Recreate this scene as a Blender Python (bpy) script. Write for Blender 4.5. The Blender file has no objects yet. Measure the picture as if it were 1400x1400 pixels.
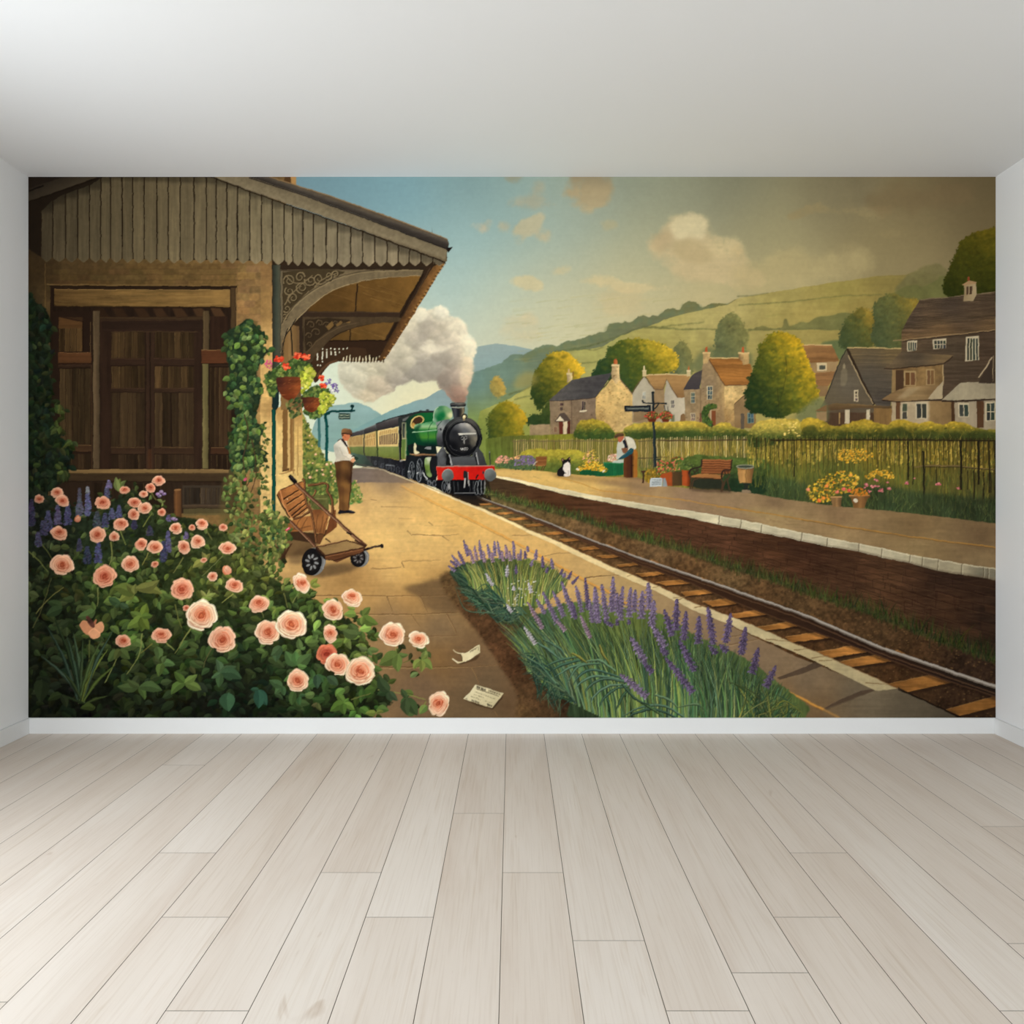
import bpy, bmesh, math, random
import numpy as np

# ================================================================ camera, light, exposure
SC = bpy.context.scene
PX = 4.64 / 1322.0                       # metres per photo pixel on the picture wall
FPX = 1050.0                             # focal length in pixels of the 1400 px frame
DIST = FPX * PX
FLOOR_Y, CEIL_Y, HORIZON = 1002.5, 242.0, 690.0
EYE = (FLOOR_Y - HORIZON) * PX
HALF = 661.0 * PX
TOP = (FLOOR_Y - CEIL_Y) * PX
REAR = -6.4                              # the room runs on behind the camera

cam_d = bpy.data.cameras.new('camera'); cam = bpy.data.objects.new('camera', cam_d)
SC.collection.objects.link(cam); SC.camera = cam
cam.location = (0, -DIST, EYE); cam.rotation_euler = (math.pi / 2, 0, 0)
cam_d.sensor_width = 36.0; cam_d.lens = 36.0 * FPX / 1400.0
cam_d.shift_y = -(700.0 - HORIZON) / 1400.0; cam_d.clip_start = .05

W = bpy.data.worlds.new('world'); SC.world = W; W.use_nodes = True
W.node_tree.nodes['Background'].inputs[0].default_value = (.92, .96, 1, 1)
W.node_tree.nodes['Background'].inputs[1].default_value = .25

def area(name, loc, rot, sx, sy, power, col, spread=180):
    l = bpy.data.lights.new(name, 'AREA'); l.shape = 'RECTANGLE'; l.size = sx; l.size_y = sy
    l.energy = power; l.color = col; l.spread = math.radians(spread)
    o = bpy.data.objects.new(name, l); SC.collection.objects.link(o); o.location = loc; o.rotation_euler = rot
    return o
# daylight through the side window just out of view on the left and the glazed rear wall
area('side_window_daylight', (-HALF + .03, -2.1, 1.25), (math.radians(90 + 4), 0, math.radians(-90)), 1.9, 1.5, 48, (.885, .95, 1))
area('rear_window_daylight', (-.2, REAR + .05, 1.45), (math.radians(90 + 8), 0, 0), 3.4, 2.1, 99, (.885, .95, 1))

vs = SC.view_settings
SC.display_settings.display_device = 'sRGB'
vs.view_transform = 'Standard'; vs.look = 'None'; vs.gamma = 1.0; vs.use_curve_mapping = False
vs.exposure = .04

# ================================================================ helpers
C = SC.collection
def link(name, me, parent=None):
    o = bpy.data.objects.new(name, me); C.objects.link(o)
    if parent: o.parent = parent
    return o
def struct(o):
    o['kind'] = 'structure'
    return o
def nodes(name):
    m = bpy.data.materials.new(name); m.use_nodes = True
    nt = m.node_tree; b = nt.nodes['Principled BSDF']
    return m, nt, b
def paint(name, col, rough=.75, bump=.02, scale=260):
    m, nt, b = nodes(name)
    n = nt.nodes.new('ShaderNodeTexNoise'); n.inputs['Scale'].default_value = scale; n.inputs['Detail'].default_value = 3
    tc = nt.nodes.new('ShaderNodeTexCoord'); nt.links.new(tc.outputs['Object'], n.inputs['Vector'])
    bp = nt.nodes.new('ShaderNodeBump'); bp.inputs['Strength'].default_value = bump; bp.inputs['Distance'].default_value = .002
    nt.links.new(n.outputs['Fac'], bp.inputs['Height']); nt.links.new(bp.outputs['Normal'], b.inputs['Normal'])
    mx = nt.nodes.new('ShaderNodeMixRGB'); mx.inputs[0].default_value = .5
    mx.inputs[1].default_value = (*[c * .985 for c in col], 1); mx.inputs[2].default_value = (*[min(1, c * 1.01) for c in col], 1)
    nt.links.new(n.outputs['Fac'], mx.inputs[0]); nt.links.new(mx.outputs[0], b.inputs['Base Color'])
    b.inputs['Roughness'].default_value = rough; b.inputs['Specular IOR Level'].default_value = .25
    return m
def mesh(name, verts, faces, mats, bev=0):
    me = bpy.data.meshes.new(name); me.from_pydata(verts, [], faces)
    for m in (mats if isinstance(mats, list) else [mats]): me.materials.append(m)
    if bev:
        bm = bmesh.new(); bm.from_mesh(me); bmesh.ops.bevel(bm, geom=bm.edges[:], offset=bev, segments=2, affect='EDGES'); bm.to_mesh(me); bm.free()
    me.update(); return me
def box(x0, y0, z0, x1, y1, z1):
    v = [(x, y, z) for z in (z0, z1) for y in (y0, y1) for x in (x0, x1)]
    return v, [(0, 2, 3, 1), (4, 5, 7, 6), (0, 1, 5, 4), (2, 6, 7, 3), (0, 4, 6, 2), (1, 3, 7, 5)]
# ---------------------------------------------------------------- the printed picture: a small paint kit
import numpy as np
S = 2                                   # paint samples per photo pixel
X0, Y0, MW, MH = 39.0, 242.0, 1322, 739
CW, CH = MW * S, MH * S
rng = np.random.default_rng(11)
CAN = np.zeros((CH, CW, 3), np.float32)
IDM = np.zeros((CH, CW), np.int16)
PARTS = [('backdrop', None, None)]      # name, parent index, label
CUR = 0

def part(name, parent=None, label=None):
    global CUR
    PARTS.append((name, parent, label)); CUR = len(PARTS) - 1
    return CUR
def use(i):
    global CUR
    CUR = i

def up(a, h, w):
    """bilinear enlarge of a small array to h x w with smooth steps"""
    gh, gw = a.shape[:2]
    y = np.linspace(0, gh - 1.001, h); x = np.linspace(0, gw - 1.001, w)
    yi = y.astype(int); xi = x.astype(int)
    fy = (y - yi).astype(np.float32); fx = (x - xi).astype(np.float32)
    fy = fy * fy * (3 - 2 * fy); fx = fx * fx * (3 - 2 * fx)
    if a.ndim == 3: fy = fy[:, None, None]; fx = fx[None, :, None]
    else: fy = fy[:, None]; fx = fx[None, :]
    r = a[yi] * (1 - fy) + a[np.minimum(yi + 1, gh - 1)] * fy
    return r[:, xi] * (1 - fx) + r[:, np.minimum(xi + 1, gw - 1)] * fx

def fbm(sx, sy, octs=4, seed=0, gain=.55):
    r = np.random.default_rng(seed + 100)
    out = np.zeros((CH, CW), np.float32); amp = 1.; tot = 0
    for o in range(octs):
        gh = max(2, int(MH / sy) + 2); gw = max(2, int(MW / sx) + 2)
        out += amp * up(r.uniform(-1, 1, (gh, gw)).astype(np.float32), CH, CW)
        tot += amp * .6; amp *= gain; sx /= 2; sy /= 2
        if sx < .7 or sy < .7: break
    return out / tot
NF = dict(fine=fbm(4, 4, 3, 1), med=fbm(16, 16, 4, 2), big=fbm(80, 80, 5, 3), vert=fbm(3.5, 70, 3, 4), horz=fbm(60, 3, 3, 5), hs=fbm(26, 2.2, 2, 6), cloud=fbm(46, 30, 5, 7), vs=fbm(2.0, 22, 2, 8))

def lerp(a, b, t): return np.asarray(a, np.float32) * (1 - t) + np.asarray(b, np.float32) * t

def field(pts, power=2.6, eps=None):
    """smooth colour field through control points (x, y, (r,g,b))"""
    P = np.array([(p[0], p[1]) for p in pts], np.float32); C = np.array([p[2] for p in pts], np.float32)
    if eps is None:
        D = np.hypot(P[:, None, 0] - P[None, :, 0], P[:, None, 1] - P[None, :, 1]) + np.eye(len(P)) * 1e6
        eps = min(14., max(1., .5 * float(np.median(D.min(1)))))
    def f(X, Y):
        h, w = X.shape
        st = max(1, min(int(min(h, w) // 60), int(eps)))
        xs = X[::st, ::st]; ys = Y[::st, ::st]
        d = np.sqrt((xs[..., None] - P[:, 0]) ** 2 + (ys[..., None] - P[:, 1]) ** 2 + eps * eps)
        wt = d ** -power; wt /= wt.sum(-1, keepdims=True)
        v = wt @ C
        if st == 1: return v
        gh, gw = v.shape[:2]
        yy = np.clip(np.arange(h) / st, 0, gh - 1.001); xx = np.clip(np.arange(w) / st, 0, gw - 1.001)
        yi = yy.astype(int); xi = xx.astype(int); fy = (yy - yi)[:, None, None]; fx = (xx - xi)[None, :, None]
        y2 = np.minimum(yi + 1, gh - 1); x2 = np.minimum(xi + 1, gw - 1)
        r = v[yi] * (1 - fy) + v[y2] * fy
        return r[:, xi] * (1 - fx) + r[:, x2] * fx
    return f
def vgrad(*st):
    ys = [s[0] for s in st]; cs = np.array([s[1] for s in st], np.float32)
    return lambda X, Y: np.stack([np.interp(Y, ys, cs[:, i]) for i in range(3)], -1)
def hgrad(*st):
    xs = [s[0] for s in st]; cs = np.array([s[1] for s in st], np.float32)
    return lambda X, Y: np.stack([np.interp(X, xs, cs[:, i]) for i in range(3)], -1)
def dgrad(p, q, *st):
    """gradient along the direction p -> q, stops in 0..1"""
    d = np.subtract(q, p); L = float(d @ d); ts = [s[0] for s in st]; cs = np.array([s[1] for s in st], np.float32)
    def f(X, Y):
        t = ((X - p[0]) * d[0] + (Y - p[1]) * d[1]) / L
        return np.stack([np.interp(t, ts, cs[:, i]) for i in range(3)], -1)
    return f

def blur(m, r):
    r = int(round(r))
    if r < 1: return m
    for _ in range(2):
        for ax in (0, 1):
            p = [(0, 0), (0, 0)]; p[ax] = (r + 1, r)
            c = np.cumsum(np.pad(m, p, mode='edge'), axis=ax, dtype=np.float64).astype(np.float32)
            n = m.shape[ax]
            m = (np.take(c, np.arange(2 * r + 1, 2 * r + 1 + n), ax) - np.take(c, np.arange(0, n), ax)) / (2 * r + 1)
    return m

def mask_of(pts, soft=0):
    p = (np.asarray(pts, np.float64) - (X0, Y0)) * S
    pad = int(soft * S * 2) + 2
    x0 = max(0, int(p[:, 0].min()) - pad); x1 = min(CW, int(p[:, 0].max()) + pad + 1)
    y0 = max(0, int(p[:, 1].min()) - pad); y1 = min(CH, int(p[:, 1].max()) + pad + 1)
    if x1 <= x0 or y1 <= y0: return None
    V = 3
    h, w = (y1 - y0) * V, x1 - x0
    ax, ay = p[:, 0] - x0, (p[:, 1] - y0) * V
    bx, by = np.roll(ax, -1), np.roll(ay, -1)
    sg = np.where(by > ay, 1., -1.)
    lo = np.minimum(ay, by); hi = np.maximum(ay, by)
    r0 = np.clip(np.ceil(lo - .5), 0, h).astype(int); r1 = np.clip(np.ceil(hi - .5), 0, h).astype(int)
    n = np.maximum(r1 - r0, 0)
    if n.sum() == 0: return None
    e = np.repeat(np.arange(len(n)), n)
    r = np.arange(n.sum()) - np.repeat(np.cumsum(n) - n, n) + r0[e]
    x = ax[e] + (r + .5 - ay[e]) * (bx[e] - ax[e]) / (by[e] - ay[e])
    x = np.clip(x, 0, w - .001); xi = x.astype(int); f = x - xi
    acc = np.zeros((h, w + 1), np.float32)
    np.add.at(acc, (r, xi), sg[e] * (1 - f)); np.add.at(acc, (r, xi + 1), sg[e] * f)
    m = np.minimum(np.abs(np.cumsum(acc[:, :w], 1)), 1).reshape(y1 - y0, V, w).mean(1)
    if soft: m = blur(m, soft * S)
    return m, x0, x1, y0, y1

def lay(m, box, col, a=1., own=True, tex=None):
    x0, x1, y0, y1 = box
    sl = (slice(y0, y1), slice(x0, x1))
    if callable(col):
        Y, X = np.mgrid[y0:y1, x0:x1].astype(np.float32)
        c = col((X + .5) / S + X0, (Y + .5) / S + Y0)
    else: c = np.broadcast_to(np.asarray(col, np.float32), m.shape + (3,))
    if tex is not None:
        if isinstance(tex[0], str): tex = [tex]
        k = 1.
        for nm, amp in tex: k = k + amp * NF[nm][sl]
        c = c * np.asarray(k)[..., None]
    mm = (m * a)[..., None]
    CAN[sl] = CAN[sl] * (1 - mm) + c * mm
    if own: IDM[sl][m * a > .5] = CUR

def poly(pts, col, a=1., soft=0, own=True, tex=None, edge=0, clip=None):
    r = mask_of(pts, soft)
    if r is None: return
    m, x0, x1, y0, y1 = r
    if edge:                                            # ragged painted edge
        nf = NF['fine'][y0:y1, x0:x1] + .6 * NF['med'][y0:y1, x0:x1]
        mb = blur(m, edge * S)
        m = np.clip((mb - .5 + nf * .9 * mb * (1 - mb) * 1.6) * (2.0 if edge < 3 else 1.5) + .5, 0, 1)
    if clip is not None: m = m * clip[y0:y1, x0:x1]
    lay(m, (x0, x1, y0, y1), col, a, own, tex)

def full_mask(pts, soft=0):
    M = np.zeros((CH, CW), np.float32); r = mask_of(pts, soft)
    if r: M[r[3]:r[4], r[1]:r[2]] = r[0]
    return M

def sp(pts, n=6, closed=True):
    """Catmull-Rom through the points"""
    P = np.asarray(pts, float); N = len(P); out = []
    rngi = range(N) if closed else range(N - 1)
    t = np.linspace(0, 1, n, endpoint=False)[:, None]
    for i in rngi:
        if closed: a, b, c, d = P[(i - 1) % N], P[i], P[(i + 1) % N], P[(i + 2) % N]
        else: a, b, c, d = P[max(i - 1, 0)], P[i], P[i + 1], P[min(i + 2, N - 1)]
        out.append(.5 * (2 * b + (c - a) * t + (2 * a - 5 * b + 4 * c - d) * t ** 2 + (3 * b - a - 3 * c + d) * t ** 3))
    if not closed: out.append(P[-1:])
    return np.concatenate(out)

def ribbon(pts, w0, w1=None, wm=None):
    P = np.asarray(pts, float); d = np.gradient(P, axis=0); L = np.hypot(d[:, 0], d[:, 1]) + 1e-6
    nrm = np.stack([-d[:, 1] / L, d[:, 0] / L], 1)
    t = np.linspace(0, 1, len(P)); w1 = w0 if w1 is None else w1
    w = np.interp(t, [0, 1], [w0, w1]) if wm is None else np.interp(t, [0, .5, 1], [w0, wm, w1])
    o = nrm * (w / 2)[:, None]
    return np.concatenate([P + o, (P - o)[::-1]])
def line(pts, col, w=1., w1=None, a=1., own=False, smooth=False, wm=None, soft=0, tex=None, clip=None):
    if smooth: pts = sp(pts, 6, False)
    poly(ribbon(pts, w, w1, wm), col, a, soft, own, tex, clip=clip)

def ell(cx, cy, rx, ry, rot=0, n=20):
    t = np.linspace(0, 2 * np.pi, n, endpoint=False); c, s = np.cos(rot), np.sin(rot)
    x, y = rx * np.cos(t), ry * np.sin(t)
    return np.stack([cx + x * c - y * s, cy + x * s + y * c], 1)
def blob(cx, cy, rx, ry, col, rot=0, **k): poly(ell(cx, cy, rx, ry, rot), col, **k)
def rect(x0, y0, x1, y1): return [(x0, y0), (x1, y0), (x1, y1), (x0, y1)]

def pip(pts, X, Y):
    p = np.asarray(pts, float); q = np.roll(p, -1, 0); ins = np.zeros(X.shape, bool)
    for (ax, ay), (bx, by) in zip(p, q):
        if ay == by: continue
        ins ^= ((ay > Y) != (by > Y)) & (X < (bx - ax) * (Y - ay) / (by - ay) + ax)
    return ins
def scatter(pts, n):
    p = np.asarray(pts, float); lo, hi = p.min(0), p.max(0); out = np.zeros((0, 2))
    if len(p) == 2: return p[0] + rng.uniform(0, 1, (n, 1)) * (p[1] - p[0])
    for _ in range(40):
        q = rng.uniform(lo, hi, (n * 2, 2)); out = np.concatenate([out, q[pip(p, q[:, 0], q[:, 1])]])
        if len(out) >= n: break
    if len(out) < n: out = np.concatenate([out, rng.dirichlet(np.ones(len(p)), n - len(out)) @ p])
    return out[:n]

def jit(c, amt):
    c = np.asarray(c, float); return np.clip(c * (1 + rng.normal(0, amt)) + rng.normal(0, amt * 25, 3), 0, 255)

def leaf(x, y, l, w, ang, col, fold=.1, own=True, vein=True):
    """a leaf with its base at x,y: two halves and a midrib"""
    t = np.array([0, .06, .16, .3, .48, .66, .82, .93, 1.]); h = np.array([0, .42, .76, .97, 1., .8, .5, .22, 0]) * w / 2
    b = .13 * l * np.sin(np.pi * t) * rng.uniform(-1, 1)
    c, s = np.cos(ang), np.sin(ang)
    def T(u, v): return np.stack([x + u * c - v * s, y + u * s + v * c], 1)
    A = T(t * l, b + h); B = T(t * l, b - h); M = T(t * l, b)
    col = np.asarray(col, float)
    k1, k2 = (1 + fold, 1 - fold) if c > 0 else (1 - fold, 1 + fold)     # the half that looks up is lighter
    poly(np.concatenate([M, A[::-1]]), np.clip(col * k2, 0, 255), own=own)
    poly(np.concatenate([M, B[::-1]]), np.clip(col * k1, 0, 255), own=own)
    if vein and l > 6: line(M, np.clip(col * 1.28 + 4, 0, 255), max(.35, l * .03), .2, a=.4)
    if l > 9:
        line(A[1:-1], np.clip(col * k2 * 1.3 + 5, 0, 255), .5, .2, a=.35); line(B[1:-1], np.clip(col * k1 * .62, 0, 255), .5, .2, a=.35)

def dabs(pts, n, size, colfn, elong=1.6, ang=None, own=True, order='y', a=1.):
    q = scatter(pts, n)
    if order == 'y': q = q[np.argsort(-q[:, 1] + rng.normal(0, 6, len(q)))] if False else q[np.argsort(q[:, 1] + rng.normal(0, size * 2, len(q)))]
    for x, y in q:
        s = size * rng.uniform(.6, 1.4); an = rng.uniform(0, np.pi) if ang is None else ang + rng.normal(0, .35)
        poly(ell(x, y, s * elong / 2, s / 2, an, 8), colfn(x, y), own=own, a=a)

def crop(ox, oy, k):
    def f(*v):
        if len(v) == 2 and np.isscalar(v[0]): return (ox + v[0] * k, oy + v[1] * k)
        return np.asarray(v[0], float) * k + (ox, oy)
    f.k = k
    return f
c1 = crop(36, 238, .242857); c2 = crop(340, 238, .242857); c3 = crop(660, 238, .257143); c4 = crop(1010, 238, .254286)
c5 = crop(36, 430, .242857); c6 = crop(300, 430, .142857); c7 = crop(340, 560, .17138); c8 = crop(470, 400, .21422)
d1 = crop(660, 430, .171429); d2 = crop(860, 430, .192857); d3 = crop(1090, 370, .197143); d4 = crop(670, 580, .164286)
d5 = crop(850, 560, .164286); d6 = crop(1060, 560, .218571); d7 = crop(36, 640, .214286); d8 = crop(36, 780, .214286)
e1 = crop(320, 760, .228571); e2 = crop(590, 700, .171429); e3 = crop(700, 770, .214286); e4 = crop(900, 800, .332857)
e5 = crop(640, 640, .257143); e6 = crop(980, 660, .275714); e7 = crop(600, 870, .085714); e8 = crop(480, 640, .171429)
g1 = crop(480, 540, .1); g2 = crop(570, 540, .107143); g3 = crop(360, 640, .121429); g4 = crop(370, 350, .178571)

# ---- sky
part('sky')
poly(rect(39, 242, 1361, 981), field([(400, 250, (113, 142, 150)), (480, 262, (115, 148, 156)), (560, 270, (121, 159, 168)), (640, 255, (121, 146, 146)), (700, 300, (136, 165, 162)),
    (640, 330, (145, 178, 179)), (620, 400, (162, 190, 187)), (680, 400, (179, 193, 175)), (760, 330, (162, 176, 162)), (800, 290, (149, 161, 148)), (860, 250, (136, 140, 121)), (930, 280, (143, 144, 121)),
    (900, 330, (171, 169, 135)), (850, 380, (190, 182, 142)), (760, 400, (198, 190, 154)), (700, 440, (205, 197, 160)), (770, 450, (213, 199, 152)), (860, 420, (209, 188, 135)), (960, 400, (205, 182, 127)),
    (1000, 255, (121, 119, 98)), (1050, 320, (158, 148, 109)), (1080, 380, (186, 169, 119)), (1150, 260, (121, 111, 86)), (1200, 330, (147, 131, 90)), (1240, 300, (130, 114, 80)), (1250, 360, (151, 133, 92)), (1300, 260, (111, 95, 67)), (1350, 250, (94, 81, 55)), (1355, 310, (109, 93, 63)),
    (590, 460, (190, 199, 181)), (480, 540, (205, 207, 181)), (440, 520, (211, 220, 195)), (560, 560, (230, 214, 166)), (600, 545, (237, 218, 168)), (660, 460, (203, 199, 170))], 3.6, 70), tex=[('hs', .004)])

CLID = []
def cloud(pts, col, a=.8, soft=5, rough=.55, lit=None):
    r = mask_of(sp(pts, 6), soft * 1.5)
    if r is None: return
    m, x0, x1, y0, y1 = r
    nf = NF['cloud'][y0:y1, x0:x1] + .35 * NF['med'][y0:y1, x0:x1] + .12 * NF['fine'][y0:y1, x0:x1]
    m = np.clip((m - .18 + rough * 1.1 * nf * np.minimum(1, m * 3)) * 1.15, 0, 1); m = m * m * (3 - 2 * m)
    lay(m, (x0, x1, y0, y1), col, a, True, [('med', .02), ('horz', .012)])
part('cloud', None, 'printed peach cloud touching the top edge of the sky')
cloud(c3([(400, 110), (450, 40), (500, 0), (720, -10), (690, 60), (680, 130), (640, 175), (560, 205), (500, 170), (440, 140)]), vgrad((242, (150, 132, 100)), (262, (176, 152, 112)), (288, (182, 160, 120))), .82, 4)
part('cloud', None, 'printed broken peach cloud left of the top cloud')
cloud(c3([(90, 150), (180, 120), (250, 110), (290, 40), (330, 60), (320, 120), (380, 110), (390, 160), (300, 180), (180, 165)]), (176, 160, 128), .55, 4)
cloud(c3([(110, 28), (170, 5), (220, 20), (170, 40)]), (160, 140, 105), .5, 3)
part('cloud', None, 'printed ragged peach cloud over the steam')
cloud(c3([(150, 300), (190, 260), (250, 240), (300, 210), (330, 220), (300, 290), (360, 310), (340, 365), (280, 355), (250, 320), (230, 380), (180, 390), (160, 340)]), (196, 178, 138), .72, 3)
cloud(c3([(85, 280), (100, 250), (140, 255), (148, 295), (110, 310)]), (190, 172, 136), .6, 3)
cloud(c3([(-20, 290), (10, 250), (40, 255), (20, 300)]), (190, 172, 136), .55, 3)
cloud(c3([(610, 260), (650, 245), (720, 275), (640, 305)]), (182, 166, 124), .5, 3)
cloud(c2([(1180, 285), (1250, 275), (1340, 265), (1370, 270), (1330, 325), (1260, 300)]), (196, 178, 146), .5, 3)
part('cloud', None, 'printed tall billowing cloud above the hill')
cloud(c3([(880, 360), (940, 300), (980, 240), (1060, 200), (1150, 205), (1195, 240), (1200, 290), (1250, 330), (1340, 320), (1400, 370), (1420, 470), (1500, 560), (1400, 610), (1200, 580), (1060, 560), (940, 500), (890, 440)]), (204, 180, 134), .8, 5, .3)
cloud(c3([(985, 290), (1020, 225), (1100, 203), (1180, 225), (1195, 290), (1170, 350), (1100, 330), (1040, 350)]), (214, 198, 154), .85, 3.5, .25)
cloud(c3([(900, 330), (960, 290), (1010, 300), (1000, 400), (930, 420)]), (178, 154, 116), .5, 4, .3)
cloud(c3([(1180, 380), (1260, 330), (1350, 320), (1385, 380), (1340, 450), (1240, 440)]), (212, 190, 140), .75, 4, .3)
cloud(c3([(1000, 380), (1100, 350), (1180, 380), (1230, 450), (1100, 470), (1030, 440)]), (182, 160, 116), .5, 4, .3)
part('cloud', None, 'printed low streaky cloud left of the tall cloud')
cloud(c3([(500, 570), (620, 540), (720, 570), (760, 590), (960, 590), (1030, 610), (900, 625), (760, 620), (640, 610)]), (208, 188, 140), .75, 3)
cloud(c3([(340, 520), (420, 485), (470, 490), (450, 530), (380, 540)]), (202, 186, 142), .7, 3)
cloud(c3([(110, 590), (200, 545), (270, 550), (330, 600), (260, 620), (180, 600)]), (206, 188, 142), .75, 3)
cloud(c3([(560, 640), (700, 620), (900, 660), (960, 720), (800, 730), (600, 700)]), (200, 178, 132), .45, 8)
part('cloud', None, 'printed small cloud above the far ridge')
cloud(c3([(80, 830), (130, 770), (200, 740), (250, 720), (310, 760), (330, 840), (280, 890), (150, 890)]), (202, 184, 142), .55, 6, .3)
cloud(c3([(180, 770), (220, 730), (270, 725), (310, 770), (280, 810), (210, 800)]), (208, 186, 142), .6, 4, .3)
part('cloud', None, 'printed thin streaked cloud high on the right')
cloud(c4([(250, 235), (330, 180), (430, 150), (500, 185), (640, 195), (820, 175), (850, 210), (700, 255), (640, 225), (480, 215), (340, 225)]), (152, 134, 94), .7, 3, .7)
cloud(c4([(560, 20), (720, 15), (740, 60), (660, 160), (600, 150), (640, 90)]), (124, 112, 84), .5, 5)
cloud(c4([(700, 120), (900, 60), (1100, 30), (1300, 60), (1100, 190), (900, 230), (760, 240)]), (118, 98, 68), .45, 8)
cloud(c4([(740, 325), (830, 290), (940, 300), (900, 330)]), (148, 130, 90), .5, 3)
part('cloud', None, 'printed pale cloud bank resting on the hill crest')
cloud(c4([(-40, 640), (-20, 440), (60, 470), (180, 430), (300, 395), (380, 420), (400, 470), (560, 400), (680, 410), (720, 520), (500, 600), (200, 640)]), (186, 166, 116), .55, 8, .3)
cloud(c4([(-60, 420), (-10, 340), (20, 370), (40, 420), (10, 480)]), (196, 172, 122), .6, 4)

# ---- hills
part('hill', None, 'printed hazy blue hill far behind the carriages')
poly(c8(sp([(0, 712), (60, 703), (130, 715), (200, 755), (300, 800), (500, 760), (500, 1000), (-150, 1000), (-150, 760)])), field([(470, 555, (140, 165, 158)), (500, 560, (140, 166, 160)), (520, 580, (128, 156, 146)), (480, 590, (124, 152, 140))]), tex=('horz', .02))
part('hill', None, 'printed blue hill behind the steam')
poly(c8([(40, 885), (130, 840), (200, 803), (300, 752), (400, 712), (460, 690), (530, 672), (600, 628), (650, 605), (760, 560), (760, 960), (40, 960)]), dgrad((500, 585), (610, 560), (0, (118, 150, 144)), (.5, (126, 154, 150)), (1, (134, 152, 148))), tex=('horz', .02))
part('hill', None, 'printed pale blue ridge at the right of the steam')
poly(list(c3(sp([(-120, 930), (-40, 920), (60, 904), (150, 910), (260, 932), (360, 950)], 6, False))) + [(752, 600), (610, 600)], vgrad((470, (146, 160, 152)), (500, (138, 156, 150)), (540, (120, 142, 128))), tex=('horz', .02))
part('hill', None, 'printed wooded ridge dropping to the locomotive')
RIDGE = [(-130, 480), (-60, 455), (0, 438), (80, 412), (150, 393), (185, 350), (230, 322), (300, 315), (335, 322), (352, 300), (400, 282), (430, 268), (500, 243), (550, 240), (590, 258), (625, 238), (660, 212), (720, 208), (750, 196), (810, 190), (850, 165), (900, 152), (930, 138), (980, 140), (990, 100), (1010, 75), (1060, 60), (1110, 66), (1130, 55), (1180, 66), (1210, 40), (1240, 12), (1290, 6), (1320, 30), (1350, 8), (1400, 12)]
RT = list(d1(RIDGE)) + list(c3([(965, 725), (1010, 710), (1050, 725), (1062, 692), (1110, 675), (1150, 690), (1165, 712), (1210, 685), (1300, 690), (1340, 665), (1400, 660), (1500, 650)]))
poly(RT + [(1045, 560), (640, 600)], field([(650, 520, (104, 128, 118)), (690, 510, (108, 128, 112)), (740, 500, (110, 122, 98)), (700, 560, (122, 132, 80)), (760, 520, (112, 118, 78)), (820, 450, (112, 116, 84)), (880, 440, (112, 112, 80)), (940, 425, (114, 112, 74)), (1000, 412, (118, 112, 68)), (650, 590, (120, 136, 70))]), tex=[('med', .04), ('horz', .03)], edge=.8)
for i in range(200):
    t = rng.uniform(.15, 1); j = int(t * (len(RT) - 2)); f = rng.uniform(); x, y = np.asarray(RT[j]) * (1 - f) + np.asarray(RT[j + 1]) * f
    blob(x, y + rng.uniform(3, 9), rng.uniform(2.5, 5), rng.uniform(2, 4), lerp((98, 112, 86), (126, 124, 80), rng.uniform()), a=.35, own=False, soft=.8)

# ---- fields
part('field', None, 'printed golden green hillside field with thin hedges')
FT = list(d1([(-20, 770), (60, 735), (140, 705), (220, 665), (300, 615), (380, 570), (480, 545), (560, 400), (640, 310), (700, 288), (800, 278), (880, 272), (960, 255), (1020, 215), (1100, 170), (1180, 140), (1260, 112), (1330, 92), (1400, 70)])) + list(c3([(960, 775), (1100, 735), (1300, 695)])) + list(c4([(0, 668), (100, 650), (250, 625), (400, 600), (600, 570), (760, 548), (900, 542), (960, 520), (1150, 560)]))
poly(FT + [(1310, 580), (1200, 620), (640, 640)], field([(700, 540, (173, 163, 90)), (760, 490, (158, 152, 90)), (820, 470, (166, 159, 92)), (900, 440, (175, 161, 94)), (960, 430, (181, 165, 102)), (1000, 420, (181, 163, 102)), (1080, 400, (169, 152, 88)), (1150, 395, (154, 138, 74)), (1220, 390, (137, 120, 66)), (1100, 430, (169, 148, 82)), (1180, 420, (150, 130, 70)), (900, 480, (158, 144, 78)), (1000, 480, (154, 140, 80)), (1080, 470, (160, 142, 80)), (660, 600, (114, 126, 58)), (700, 590, (137, 140, 66)), (1260, 390, (122, 109, 66))]), tex=[('horz', .02), ('med', .02), ('hs', .012)])
for i in range(150):                                     # mown bands along the slope
    x = rng.uniform(690, 1240); y = rng.uniform(405, 500); L = rng.uniform(10, 45)
    line([(x, y), (x + L, y - L * .12)], lerp((188, 172, 104), (128, 126, 66), rng.uniform()), rng.uniform(.8, 2), .3, a=.22, soft=.5)
HG = (92, 96, 56)
for pp, w in [(c3([(380, 945), (480, 930), (600, 905), (700, 870), (840, 815)]), 2.4), (c3([(845, 815), (960, 818), (1070, 827), (1180, 823), (1260, 828)]), 3), (c3([(950, 812), (1060, 800), (1180, 788)]), 1.8),
              (c4([(0, 705), (120, 698), (300, 683), (450, 665), (600, 654), (770, 650)]), 1.6), (c4([(20, 838), (140, 836), (330, 833), (570, 835)]), 2.6), (c4([(-10, 660), (60, 655), (160, 640)]), 1.6),
              (d1([(690, 290), (800, 275), (880, 285), (960, 262)]), 2), (d1([(780, 390), (860, 385), (940, 370)]), 1.6), (d1([(200, 640), (330, 600), (400, 565)]), 2.4), (d1([(250, 680), (340, 655), (420, 650)]), 2.2)]:
    line(pp, HG, w, w * .6, a=.62, smooth=True, soft=.6, tex=('fine', .15))
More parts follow.
